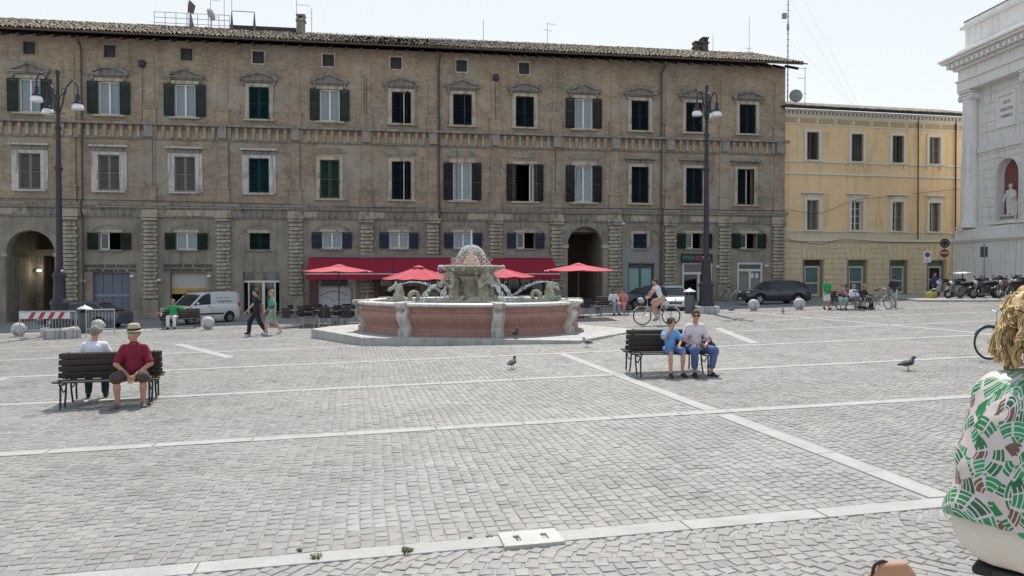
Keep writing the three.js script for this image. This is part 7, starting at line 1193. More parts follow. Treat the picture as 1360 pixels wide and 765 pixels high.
// joints for the usual poses; +z is forward, y up, origin on the ground (or below the seat)
function pose(kind, H = 1.72, o = {}) {
  const k = H / 1.75, S = a => a.map(v => v * k);
  const J = { headYaw: 0, headPitch: 0 };
  const put = (name, a) => J[name] = S(a);
  if (kind === 'stand' || kind === 'walk') {
    const st = o.stride ?? 0;
    put('pelvis', [0, 0.95, 0]); put('chest', [0, 1.28, 0.01]); put('neck', [0, 1.48, 0.005]); put('head', [0, 1.635, 0.035]);
    for (const [n, s] of [['L', 1], ['R', -1]]) {
      const f = st * s; put('sh' + n, [s * 0.168, 1.405, 0]); put('el' + n, [s * 0.235, 1.16, -0.03 - f * 0.5]); put('wr' + n, [s * 0.235, 0.92, 0.06 - f * 0.9]);
      put('hip' + n, [s * 0.09, 0.93, 0]); put('kn' + n, [s * 0.095, 0.5, 0.03 + f * 0.65 + Math.abs(st) * 0.15]); put('an' + n, [s * 0.095, 0.085 + (f < 0 ? 0.06 : 0), f * 1.0 - (f < 0 ? 0.06 : 0)]); put('toe' + n, [s * 0.11, 0.03 + (f > 0 ? 0.03 : 0), f * 1.0 + 0.15 - (f < 0 ? 0.05 : 0)]);
    }
  } else if (kind === 'sit') {
    const h = (o.seat ?? 0.45) / k;
    put('pelvis', [0, h + 0.10, 0]); put('chest', [0, h + 0.42, 0.02]); put('neck', [0, h + 0.61, 0.05]); put('head', [0, h + 0.765, 0.085]);
    for (const [n, s] of [['L', 1], ['R', -1]]) {
      put('sh' + n, [s * 0.168, h + 0.53, 0.03]); put('el' + n, [s * 0.25, h + 0.30, 0.1]); put('wr' + n, [s * 0.13, h + 0.17, 0.32]);
      put('hip' + n, [s * 0.09, h + 0.09, 0.0]); put('kn' + n, [s * 0.13, h + 0.085, 0.44]); put('an' + n, [s * 0.14, 0.085 / k, 0.42]); put('toe' + n, [s * 0.16, 0.03 / k, 0.57]);
    }
  }
  for (const q in o.set || {}) J[q] = o.set[q];
  Object.assign(J, o.turn || {});
  J.k = k; return J;
}
function limb(list, a, b, ra, rb, k) { list.push(['c', a, b, ra, rb, k]); }
function torsoPrims(J, f, inf = 0) {
  const k = J.k, L = [], w = f;
  const hb = v3(J.hipL, J.hipR, 0.5), mid = v3(J.pelvis, J.chest, 0.5);
  L.push(['c', v3(J.hipL, J.hipR, 0.1), v3(J.hipL, J.hipR, 0.9), 0.098 * k * w + inf, 0.098 * k * w + inf]);
  L.push(['c', J.pelvis, mid, 0.118 * k * w + inf, 0.108 * k * w + inf]); L.push(['c', mid, J.chest, 0.108 * k * w + inf, 0.118 * k * w + inf]);
  const cl_ = v3(J.shL, J.shR, 0.3), cr = v3(J.shL, J.shR, 0.7), dn = (p) => v3(p, J.chest, 0.55);
  L.push(['c', dn(cl_), dn(cr), 0.108 * k * mix(1, w, 0.6) + inf, 0.108 * k * mix(1, w, 0.6) + inf]);
  L.push(['c', v3(J.shL, J.shR, 0.06), v3(J.shL, J.shR, 0.94), 0.05 * k + inf * 0.6, 0.05 * k + inf * 0.6]); const nb = add3(J.neck, [0, -0.035 * k, -0.012 * k]); for (const n of ['L', 'R']) L.push(['c', nb, v3(nb, J['sh' + n], 0.75), 0.05 * k + inf * 0.4, 0.042 * k + inf * 0.4]);
  if (w > 1.08) L.push(['e', add3(v3(J.pelvis, J.chest, 0.35), [0, 0, 0.06 * k]), [0.13 * k * w + inf, 0.15 * k + inf, 0.1 * k * w + inf]]);
  return L;
}
const wrinkle = (amp, s) => p => amp * (vnoise3(p[0] * 9 + 40, p[1] * 7 + 40, p[2] * 9 + 40, s) - 0.5) + amp * 0.5 * (vnoise3(p[0] * 24 + 40, p[1] * 20 + 40, p[2] * 24 + 40, s + 3) - 0.5);
// look: skin, hair {m, kind}, top {m, sleeve 0..2, hem}, legs {m, len 0..2} or skirt, shoes, hat, glasses
function person(label, pos, turn, J, look) {
  const t = thing('person', label, 'person', pos, turn), k = J.k, cell = look.cell || 0.016, fat = look.fat || 1, th = look.thigh || 1;
  const skin = look.skin || [0.50, 0.28, 0.20];
  // body
  const L = torsoPrims(J, fat);
  limb(L, add3(J.neck, [0, -0.03 * k, -0.01]), v3(J.neck, J.head, 0.75), 0.056 * k, 0.052 * k);
  for (const n of ['L', 'R']) {
    limb(L, J['sh' + n], J['el' + n], 0.05 * k * mix(1, fat, 0.5), 0.041 * k); limb(L, J['el' + n], J['wr' + n], 0.041 * k, 0.028 * k);
    limb(L, J['hip' + n], J['kn' + n], 0.086 * k * th, 0.056 * k); limb(L, J['kn' + n], v3(J['kn' + n], J['an' + n], 0.4), 0.055 * k, 0.054 * k); limb(L, v3(J['kn' + n], J['an' + n], 0.4), J['an' + n], 0.054 * k, 0.036 * k); limb(L, add3(J['an' + n], [0, -0.03 * k, -0.02]), J['toe' + n], 0.036 * k, 0.026 * k);
  }
  const lip = [skin[0] * 0.8, skin[1] * 0.5, skin[2] * 0.5], brow = look.hair ? look.hair.brow || [0.08, 0.05, 0.03] : skin;
  const hp = V(...J.head), hq = new THREE.Quaternion().setFromEuler(new THREE.Euler(J.headPitch || 0, J.headYaw || 0, J.headRoll || 0, 'YXZ')), hs = (look.headScale || 1) * Math.min(1.02, Math.max(0.92, k));
  const HM = new THREE.Matrix4().compose(hp, hq, V(hs, hs, hs));
  const head = colourGeo(slim(headGeoRaw), (x, y, z) => { if (z > 0.06 && Math.abs(y - 0.034) < 0.006 && Math.abs(Math.abs(x) - 0.034) < 0.02) return brow; if (z > 0.07 && Math.abs(y + 0.058) < 0.009 && Math.abs(x) < 0.024) return lip; const ch = 1 - 0.12 * vnoise3(x * 40 + 9, y * 40 + 9, z * 40 + 9, 2); return [skin[0], skin[1] * ch, skin[2] * ch]; }).applyMatrix4(HM);
  const eyes = headGeoRaw.userData.eyes.map(g => colourGeo(slim(g), (x, y, z) => z > 0.0885 ? [0.04, 0.025, 0.02] : [0.6, 0.58, 0.55]).applyMatrix4(HM));
  const bodyG = colourGeo(slim(blob(L, 0.035 * k, cell)), (x, y, z) => { const ch = 1 - 0.1 * vnoise3(x * 15 + 9, y * 15 + 9, z * 15 + 9, 2); return [skin[0], skin[1] * ch, skin[2] * ch]; });
  const hands = ['L', 'R'].map(n => {
    const d = V(...J['wr' + n]).sub(V(...J['el' + n])).normalize(), dir = J['hand' + n] ? V(...J['hand' + n]).normalize() : d, q = dirQuat(V(0, -1, 0), dir), q2 = new THREE.Quaternion().setFromAxisAngle(dir, (J['roll' + n] ?? 0));
    const g = slim(look.grip ? handGrip : handRelax), s = k * 0.98; g.applyMatrix4(new THREE.Matrix4().compose(V(...J['wr' + n]), q2.multiply(q), V(n === 'L' ? -s : s, s, s)));
    if (n === 'L') { const a = g.attributes.position.array, m = g.attributes.normal.array; for (let i = 0; i < a.length; i += 9) for (let c = 0; c < 3; c++) { let x = a[i + c]; a[i + c] = a[i + 3 + c]; a[i + 3 + c] = x; x = m[i + c]; m[i + c] = m[i + 3 + c]; m[i + 3 + c] = x; } }
    return colourGeo(g, () => [skin[0], skin[1], skin[2]]);
  });
  const bg = mergeGeometries([bodyG, head, ...eyes, ...hands], false);
  const sk = mat([1, 1, 1], 0.55, { vertexColors: true, sheen: 0.2 }); part('body', bg, sk, t);
  const inv = HM.clone().invert(), hv = V(0, 0, 0);
  const clothe = (name, prims, m, { cut, k2 = 0.04, warp = 0.008, seed = 1, cell2 = cell } = {}) => { const f0 = fieldOf(prims, k2 * k), wr = wrinkle(warp, seed); const f = p => { let d = f0(p) + wr(p); if (cut) d = Math.max(d, cut(p)); return d; }; return part(name, boxUV(prep(netMesh(f, boundsOf(prims, cell2 * 3 + 0.03), cell2))), m, t); };
  const inf = 0.013;
  if (look.top) {
    const P = torsoPrims(J, fat, inf), o = look.top; for (const n of ['L', 'R']) { const s = o.sleeve ?? 0.6, w = look.loose || 0.012; if (s > 0) limb(P, J['sh' + n], v3(J['sh' + n], J['el' + n], Math.min(1, s)), 0.05 * k * mix(1, fat, 0.5) + inf * 0.8, 0.046 * k + inf + w); if (s > 1) limb(P, J['el' + n], v3(J['el' + n], J['wr' + n], s - 1), 0.046 * k + inf + w, 0.033 * k + inf + w * 0.6); }
    const up = V(...J.neck).sub(V(...J.pelvis)).normalize(), pl = V(...J.pelvis), nk = V(...J.neck);
    const hem = o.hem ?? -0.02; clothe('shirt', P, o.m, { cut: p => { const dx = (p[0] - pl.x) * up.x + (p[1] - pl.y) * up.y + (p[2] - pl.z) * up.z; const far = Math.hypot(p[0] - pl.x, p[2] - pl.z); const low = far < 0.24 * k * Math.max(1, fat) + 0.05 ? hem * k - dx : -1; const q = (p[0] - nk.x) * up.x + (p[1] - nk.y) * up.y + (p[2] - nk.z) * up.z; return Math.max(low, Math.hypot(p[0] - nk.x, p[2] - nk.z) < 0.1 * k ? q - (o.neck ?? 0.0) * k : -1); }, warp: 0.02, seed: 5 });
    if (o.collar) B().at(new THREE.TorusGeometry(0.064 * k, 0.016 * k, 7, 22), J.neck[0], J.neck[1] + 0.005, J.neck[2], Math.PI / 2 - 0.25, 0, 0, [1, 1.05, 1]).mesh('collar', o.m, t, false);
  }
  if (look.legs) {
    const o = look.legs, P = [['c', v3(J.hipL, J.hipR, 0.1), v3(J.hipL, J.hipR, 0.9), 0.1 * k * fat + inf, 0.1 * k * fat + inf], ['c', J.pelvis, v3(J.pelvis, J.chest, 0.25), 0.116 * k * fat + inf * 0.6, 0.11 * k * fat + inf * 0.6]], len = o.len ?? 1.95, w = o.wide || 0.006;
    for (const n of ['L', 'R']) { limb(P, J['hip' + n], v3(J['hip' + n], J['kn' + n], Math.min(1, len)), 0.088 * k * th + inf, mix(0.088, 0.058, Math.min(1, len)) * k * th + inf + w); if (len > 1) limb(P, J['kn' + n], v3(J['kn' + n], J['an' + n], len - 1), 0.057 * k + inf + w, 0.042 * k + inf + w); }
    clothe(o.name || (len > 1.4 ? 'trousers' : 'shorts'), P, o.m, { warp: 0.017, seed: 9, k2: 0.03 });
  }
  if (look.skirt) { const o = look.skirt, c = v3(J.hipL, J.hipR, 0.5), P = [['c', add3(J.pelvis, [0, 0.12 * k, 0]), J.pelvis, 0.115 * k, 0.13 * k], ['c', add3(c, [-0.06 * k, 0, 0]), add3(c, [-0.09 * k, -o.len, 0]), 0.12 * k, 0.15 * k], ['c', add3(c, [0.06 * k, 0, 0]), add3(c, [0.09 * k, -o.len, 0]), 0.12 * k, 0.15 * k]]; clothe('skirt', P, o.m, { cut: p => (c[1] - o.len) - p[1], warp: 0.03, seed: 12, k2: 0.06 }); }
  if (look.belt) B().at(new THREE.TorusGeometry(0.128 * k * fat, 0.022, 8, 28), J.pelvis[0], J.pelvis[1] + 0.13 * k, J.pelvis[2], Math.PI / 2, 0, 0, [1.12, 0.98, 1.2]).mesh('belt', look.belt, t, false);
  if (look.shoes) for (const n of ['L', 'R']) { const a = J['an' + n], b = J['toe' + n], g = blob([['c', add3(a, [0, -0.045 * k, -0.03 * k]), b, 0.042 * k, 0.034 * k], ['e', v3(a, b, 0.35), [0.042 * k, 0.045 * k, 0.06 * k]]], 0.02, 0.010); part('shoe', prep(g), look.shoes, t); }
  if (look.hair) {
    const o = look.hair, f = p => { // in head space
      const x = p[0], y = p[1], z = p[2], wob = 0.008 * (vnoise3(x * 45 + 9, y * 45 + 9, z * 45 + 9, 4) - 0.5) * (o.curl || 1);
      let d = dEll(p, [0, 0.035, -0.016], [0.086 + (o.vol || 0), 0.102 + (o.vol || 0), 0.106 + (o.vol || 0)]) + wob;
      d = Math.max(d, -dEll(p, [0, o.face ?? -0.045, 0.075], [0.085, 0.105, 0.075])); d = Math.max(d, (o.low ?? -0.04) - y - (z > 0 ? z * 0.6 : 0) * (o.lift ?? 0.6));
      if (o.long) d = smin(d, dCaps(p, [0, 0.0, -0.06], [0, -o.long, -0.075], 0.075, 0.055) + wob * 2, 0.03); if (o.bun) d = smin(d, Math.hypot(x, y - 0.06, z + 0.12) - 0.035, 0.01); return d;
    };
    const g = netMesh(f, [[-0.14, -0.16 - (o.long || 0), -0.19], [0.14, 0.18, 0.14]], 0.0075); g.applyMatrix4(HM); part('hair', prep(g), o.m, t);
  }
  if (look.hat) { const g = B(); g.lathe([[0.142, -0.006], [0.146, 0.002], [0.1, 0.014], [0.095, 0.05], [0.088, 0.11], [0.06, 0.132], [0, 0.124]], 26).list.forEach(x => { x.scale(1, 1, 1.12); x.applyMatrix4(new THREE.Matrix4().makeTranslation(0, 0.062, -0.01)); x.applyMatrix4(HM); }); g.mesh('hat', look.hat, t); const r = B(); r.lathe([[0.101, 0.0], [0.099, 0.034]], 26).list.forEach(x => { x.scale(1, 1, 1.12); x.applyMatrix4(new THREE.Matrix4().makeTranslation(0, 0.077, -0.01)); x.applyMatrix4(HM); }); r.mesh('hat_band', mat([0.02, 0.018, 0.02], 0.8, { side: THREE.DoubleSide }), t); }
  if (look.glasses) { const g = B(); for (const s of [-1, 1]) { g.at(new THREE.SphereGeometry(0.027, 12, 8), s * 0.033, 0.008, 0.098, 0, 0, 0, [1, 0.75, 0.3]); g.bar([s * 0.058, 0.012, 0.093], [s * 0.08, 0.01, -0.0], 0.003, 0.003, 5); } g.bar([-0.012, 0.012, 0.102], [0.012, 0.012, 0.102], 0.004, 0.004, 5); g.list.forEach(x => x.applyMatrix4(HM)); g.mesh('sunglasses', mat([0.012, 0.012, 0.014], 0.15), t); }
  return t;
}
const C = {
  maroon: mat([0.20, 0.012, 0.035], 0.9), brown: mat([0.085, 0.055, 0.045], 0.9), white: mat([0.72, 0.72, 0.80], 0.9), green: mat([0.03, 0.30, 0.10], 0.9), offw: mat([0.70, 0.70, 0.68], 0.9), black: mat([0.02, 0.02, 0.024], 0.9), navy: mat([0.025, 0.03, 0.05], 0.9), sage: mat([0.13, 0.32, 0.24], 0.9), jeans: mat([0.075, 0.13, 0.27], 0.9), sky: mat([0.16, 0.36, 0.66], 0.9), denim: mat([0.11, 0.19, 0.38], 0.9), pinkw: mat([0.66, 0.58, 0.64], 0.9), grey: mat([0.25, 0.25, 0.26], 0.85), pink: mat([0.58, 0.25, 0.24], 0.9), lightjean: mat([0.30, 0.40, 0.47], 0.9), teal: mat([0.22, 0.40, 0.42], 0.9),
  hGrey: { m: mat([0.22, 0.21, 0.19], 0.8), brow: [0.2, 0.18, 0.16] }, hDark: { m: mat([0.025, 0.018, 0.014], 0.7), brow: [0.03, 0.02, 0.02] }, hBrown: { m: mat([0.07, 0.04, 0.022], 0.7), brow: [0.06, 0.04, 0.03] },
  shoeG: mat([0.14, 0.13, 0.12], 0.8), shoeB: mat([0.025, 0.022, 0.022], 0.6), straw: mat([0.46, 0.39, 0.25], 0.85), shoeW: mat([0.6, 0.6, 0.6], 0.7),
};
{ // faded denim, washed cottons, a printed motif
  const cloth = (c, amp, fr, seed) => colourTex(256, 0.8, (u, v) => { const k = 1 + amp * (fbm(u * fr, v * fr, fr, 4, seed) - 0.5) + 0.25 * (hash2(Math.floor(u * 256), Math.floor(v * 256), seed) - 0.5); return c.map(x => x * k); });
  const dress = (m, amp, fr, seed) => { const c = [m.color.r, m.color.g, m.color.b]; m.map = cloth(c, amp, fr, seed); m.color.setRGB(1, 1, 1); };
  dress(C.jeans, 1.1, 6, 701); dress(C.denim, 0.9, 6, 705); dress(C.sky, 0.4, 5, 709); dress(C.maroon, 0.3, 5, 713); dress(C.brown, 0.4, 6, 717); dress(C.sage, 0.5, 14, 721); dress(C.green, 0.3, 5, 725);
  C.pinkw.map = colourTex(256, 0.6, (u, v) => { const m = smooth(0.6, 0.68, fbm(u * 7, v * 7, 7, 4, 731)); return [mix(0.66, 0.36, m), mix(0.60, 0.40, m), mix(0.65, 0.5, m)]; }); C.pinkw.color.setRGB(1, 1, 1);
}
const seatOf = (b, x, side = 1, z = 0.38) => { const p = V(x, 0, side * z).applyAxisAngle(V(0, 1, 0), b.rotation.y).add(b.position); return [p.x, b.position.y, p.z]; };
const facing = (b, side, extra = 0) => b.rotation.y + (side < 0 ? Math.PI : 0) + extra;
// man in straw hat, hands joined between his knees
{ const J = pose('sit', 1.76, { seat: 0.45, set: { wrL: [0.06, 0.55, 0.36], wrR: [-0.05, 0.54, 0.37], elL: [0.27, 0.72, 0.14], elR: [-0.27, 0.72, 0.14], knL: [0.2, 0.52, 0.46], knR: [-0.22, 0.52, 0.46], anL: [0.18, 0.085, 0.38], anR: [-0.2, 0.085, 0.44], toeL: [0.22, 0.03, 0.54], toeR: [-0.28, 0.03, 0.62], handL: [-0.4, -0.75, 0.5], handR: [0.4, -0.75, 0.5] }, turn: { headYaw: -0.75, headPitch: 0.05 } });
  person('man in straw hat and dark red polo shirt sitting on the bench', seatOf(benchL, 0.42, 1, 0.34), facing(benchL, 1), J, { fat: 1.2, cell: 0.013, skin: [0.46, 0.25, 0.17], hair: { ...C.hGrey, low: -0.03 }, hat: C.straw, top: { m: C.maroon, sleeve: 0.8, hem: -0.06, collar: true }, legs: { m: C.brown, len: 1.0, wide: 0.03 }, shoes: C.shoeG });
  const w = thing('wrist_watch', 'white wrist watch on the arm of the man in straw hat', 'watch'); w.position.set(...seatOf(benchL, 0.42, 1, 0.34)); w.rotation.y = facing(benchL, 1); B().at(new THREE.TorusGeometry(0.033, 0.01, 6, 18), 0.085, 0.565, 0.335, 1.2, 0.6, 0.2).mesh('strap', C.offw, w); B().ball(0.09, 0.6, 0.34, 0.016, [1, 0.5, 1], 10).mesh('dial', C.offw, w); }
{ const J = pose('sit', 1.74, { seat: 0.45, turn: { headPitch: 0.15 } }); person('grey-haired man in white shirt on the far side of the bench', seatOf(benchL, -0.34, -1, 0.36), facing(benchL, -1, 0.1), J, { fat: 1.12, cell: 0.014, skin: [0.5, 0.27, 0.19], hair: { ...C.hGrey, low: -0.06 }, top: { m: C.white, sleeve: 0.8, hem: -0.05 }, legs: { m: C.navy, len: 1.95 }, shoes: C.shoeB }); }
// boy and woman
{ const J = pose('sit', 1.36, { seat: 0.44, set: { wrR: [-0.03, 0.98, 0.2], elR: [-0.2, 0.76, 0.2], handR: [0.15, 0.9, -0.1], elL: [0.2, 0.72, 0.1], wrL: [0.1, 0.62, 0.26], knL: [0.14, 0.5, 0.36], knR: [-0.12, 0.5, 0.36], anL: [0.13, 0.085, 0.34], anR: [-0.12, 0.085, 0.38], toeL: [0.17, 0.03, 0.48], toeR: [-0.14, 0.03, 0.52] }, turn: { headPitch: 0.3, headYaw: 0.25 } });
  person('boy in light blue T-shirt and denim shorts with hand at mouth', seatOf(benchR, -0.02, 1, 0.34), facing(benchR, 1, 0.05), J, { cell: 0.012, headScale: 1.02, skin: [0.55, 0.32, 0.23], hair: { ...C.hBrown, low: -0.03, curl: 1.6, vol: 0.006 }, top: { m: C.sky, sleeve: 0.75, hem: -0.05 }, legs: { m: C.denim, len: 0.9, wide: 0.02 }, shoes: C.shoeB }); }
{ const J = pose('sit', 1.68, { seat: 0.45, set: { wrL: [0.1, 0.62, 0.34], wrR: [-0.1, 0.6, 0.34], elL: [0.25, 0.72, 0.1], elR: [-0.25, 0.72, 0.1], knL: [0.24, 0.53, 0.44], knR: [-0.16, 0.53, 0.44], anL: [0.2, 0.085, 0.36], anR: [-0.14, 0.085, 0.36], toeL: [0.27, 0.03, 0.5], toeR: [-0.15, 0.03, 0.52], handL: [-0.7, -0.3, 0.5], handR: [0.7, -0.3, 0.5] }, turn: { headYaw: -0.3, headPitch: 0.02 } });
  person('woman in white T-shirt, jeans and sunglasses sitting beside the boy', seatOf(benchR, 0.48, 1, 0.34), facing(benchR, 1, 0.05), J, { cell: 0.013, fat: 1.06, thigh: 1.12, skin: [0.52, 0.29, 0.21], hair: { ...C.hBrown, low: -0.05, bun: true }, glasses: true, top: { m: C.pinkw, sleeve: 0.7, hem: -0.03 }, legs: { m: C.jeans, len: 1.7, wide: 0.008 }, shoes: C.shoeB });
  const p = seatOf(benchR, 0.48, 1, 0.34), ph = thing('mobile_phone', 'dark phone held by the woman on the bench', 'phone', p, facing(benchR, 1, 0.05)); B().rbox(0.0, 0.6, 0.43, 0.07, 0.012, 0.14, 0.005, 0.5).mesh('case', C.shoeB, ph); B().rbox(0.0, 0.609, 0.434, 0.06, 0.004, 0.12, 0.001, 0.5).mesh('screen', mat([0.02, 0.02, 0.025], 0.1), ph);
  const b = thing('handbag', 'black shoulder bag on the bench beside the woman', 'bag', seatOf(benchR, 0.74, 1, 0.22), facing(benchR, 1)); part('bag_body', prep(blob([['c', [-0.1, 0.52, 0], [0.12, 0.53, 0.05], 0.1, 0.1], ['c', [0, 0.62, 0], [0.1, 0.6, 0.02], 0.07, 0.07]], 0.06, 0.015)), C.black, b); B().tube([[-0.12, 0.6, 0], [-0.1, 0.78, 0.02], [0.05, 0.8, 0.04], [0.14, 0.62, 0.05]], 0.012, 20, 6).mesh('strap', C.black, b); }
// man in green on the far bench, arms spread on the backrest
{ const J = pose('sit', 1.74, { seat: 0.45, set: { elR: [-0.42, 0.82, -0.06], wrR: [-0.62, 0.72, 0.0], elL: [0.42, 0.88, -0.1], wrL: [0.62, 0.92, -0.12] }, turn: { headYaw: 0 } }); person('man in green shirt and white trousers with arms spread on the bench', seatOf(benchG, -0.25, 1, 0.32), facing(benchG, 1), J, { cell: 0.018, fat: 1.1, skin: [0.46, 0.22, 0.16], hair: { ...C.hGrey, low: 0.0 }, top: { m: C.green, sleeve: 0.8, hem: -0.05 }, legs: { m: C.offw, len: 1.95, wide: 0.012 }, shoes: C.shoeB }); }
// walkers
{ const J = pose('walk', 1.76, { stride: -0.3, turn: { headYaw: 0.1 } }); person('walking woman dressed in black', atPx(341, 445), 1.75 - Math.PI, J, { cell: 0.017, skin: [0.5, 0.29, 0.21], hair: { ...C.hBrown, long: 0.06 }, top: { m: C.navy, sleeve: 0.6, hem: -0.12 }, legs: { m: C.black, len: 1.9, wide: 0.02 }, shoes: C.shoeB });
  const J2 = pose('walk', 1.72, { stride: 0.24, turn: { headYaw: 0.4 } }); person('walking woman in green dress with dark belt', atPx(362, 444.5), 0.9 - Math.PI * 0.75, J2, { cell: 0.017, skin: [0.55, 0.32, 0.24], hair: { m: mat([0.32, 0.22, 0.12], 0.7), long: 0.03 }, glasses: true, top: { m: C.sage, sleeve: 0.9, hem: 0.0 }, skirt: { m: C.sage, len: 0.28 }, belt: C.shoeB, shoes: C.shoeW }); }
// two women on the bench by the arch
{ const J = pose('sit', 1.66, { seat: 0.45 }); person('woman with long black hair, white top and pale jeans on far bench', seatOf(benchW, -0.05, 1, 0.34), facing(benchW, 1, 0.2), J, { cell: 0.02, skin: [0.4, 0.22, 0.15], hair: { ...C.hDark, long: 0.14 }, top: { m: C.white, sleeve: 0.9 }, legs: { m: C.lightjean }, shoes: C.shoeB });
  const J2 = pose('sit', 1.68, { seat: 0.45, turn: { headYaw: -0.6 } }); person('woman in pink dress on far bench', seatOf(benchW, 0.45, 1, 0.34), facing(benchW, 1, -0.5), J2, { cell: 0.02, skin: [0.5, 0.28, 0.2], hair: { ...C.hBrown }, top: { m: C.pink, sleeve: 0.5 }, legs: { m: C.pink, len: 1.5, name: 'skirt', wide: 0.04 }, shoes: C.shoeW }); }
// cyclist
{ const cp = atPx(872, 432), bt = Math.PI; const bk = bicycle('white-framed city bicycle ridden across the square', cp, bt, { frame: [0.55, 0.55, 0.52], basket: true, s: 1.05 });
  const s = 1.05, J = pose('stand', 1.68); const set = { pelvis: [0, 1.07, -0.22], chest: [0, 1.36, -0.06], neck: [0, 1.53, 0.03], head: [0, 1.68, 0.07], shL: [0.17, 1.48, 0.0], shR: [-0.17, 1.48, 0.0], elL: [0.26, 1.27, 0.2], elR: [-0.26, 1.27, 0.2], wrL: [0.26, 1.12, 0.3], wrR: [-0.26, 1.12, 0.3], hipL: [0.09, 1.03, -0.22], hipR: [-0.09, 1.03, -0.22], knL: [0.12, 0.72, 0.16], knR: [-0.12, 0.86, 0.16], anL: [0.12, 0.28, 0.02], anR: [-0.12, 0.5, -0.12], toeL: [0.12, 0.2, 0.16], toeR: [-0.12, 0.43, 0.02], handL: [-0.1, -0.5, 0.6], handR: [0.1, -0.5, 0.6] }; Object.assign(J, set);
  person('cyclist in pale top and shorts riding across the square', cp, bt + Math.PI / 2, J, { cell: 0.016, grip: true, skin: [0.52, 0.30, 0.22], hair: { ...C.hBrown, long: 0.03 }, top: { m: C.white, sleeve: 0.35, hem: -0.06 }, legs: { m: mat([0.52, 0.34, 0.22], 0.9), len: 0.75, wide: 0.02 }, shoes: C.grey });
  const fwd = [Math.cos(bt), -Math.sin(bt)], bag = thing('backpack', 'dark backpack worn by the cyclist', 'backpack', cp, bt + Math.PI / 2); part('bag_body', prep(blob([['c', [0, 1.2, -0.3], [0, 1.4, -0.24], 0.12, 0.11], ['c', [-0.06, 1.3, -0.28], [0.06, 1.3, -0.28], 0.11, 0.11]], 0.06, 0.018)), C.navy, bag); B().tube([[0.1, 1.44, -0.2], [0.13, 1.55, -0.04], [0.12, 1.42, 0.1]], 0.02, 12, 6).mesh('strap', C.navy, bag); B().tube([[-0.1, 1.44, -0.2], [-0.13, 1.55, -0.04], [-0.12, 1.42, 0.1]], 0.02, 12, 6).mesh('strap', C.navy, bag);
  const wb = thing('white_bag', 'white bag lying in the basket of the ridden bicycle', 'bag', [cp[0] - 0.6, cp[1] + 0.83, cp[2]]); part('bag_body', prep(blob([['e', [0, 0.1, 0], [0.13, 0.1, 0.11]], ['e', [-0.05, 0.16, 0.03], [0.09, 0.07, 0.08]]], 0.05, 0.014, p => 0.03 * (vnoise3(p[0] * 20 + 9, p[1] * 20 + 9, p[2] * 20 + 9, 3) - 0.5))), C.offw, wb); B().torus(0, 0.2, 0, 0.05, 0.008).mesh('handle', C.offw, wb); }
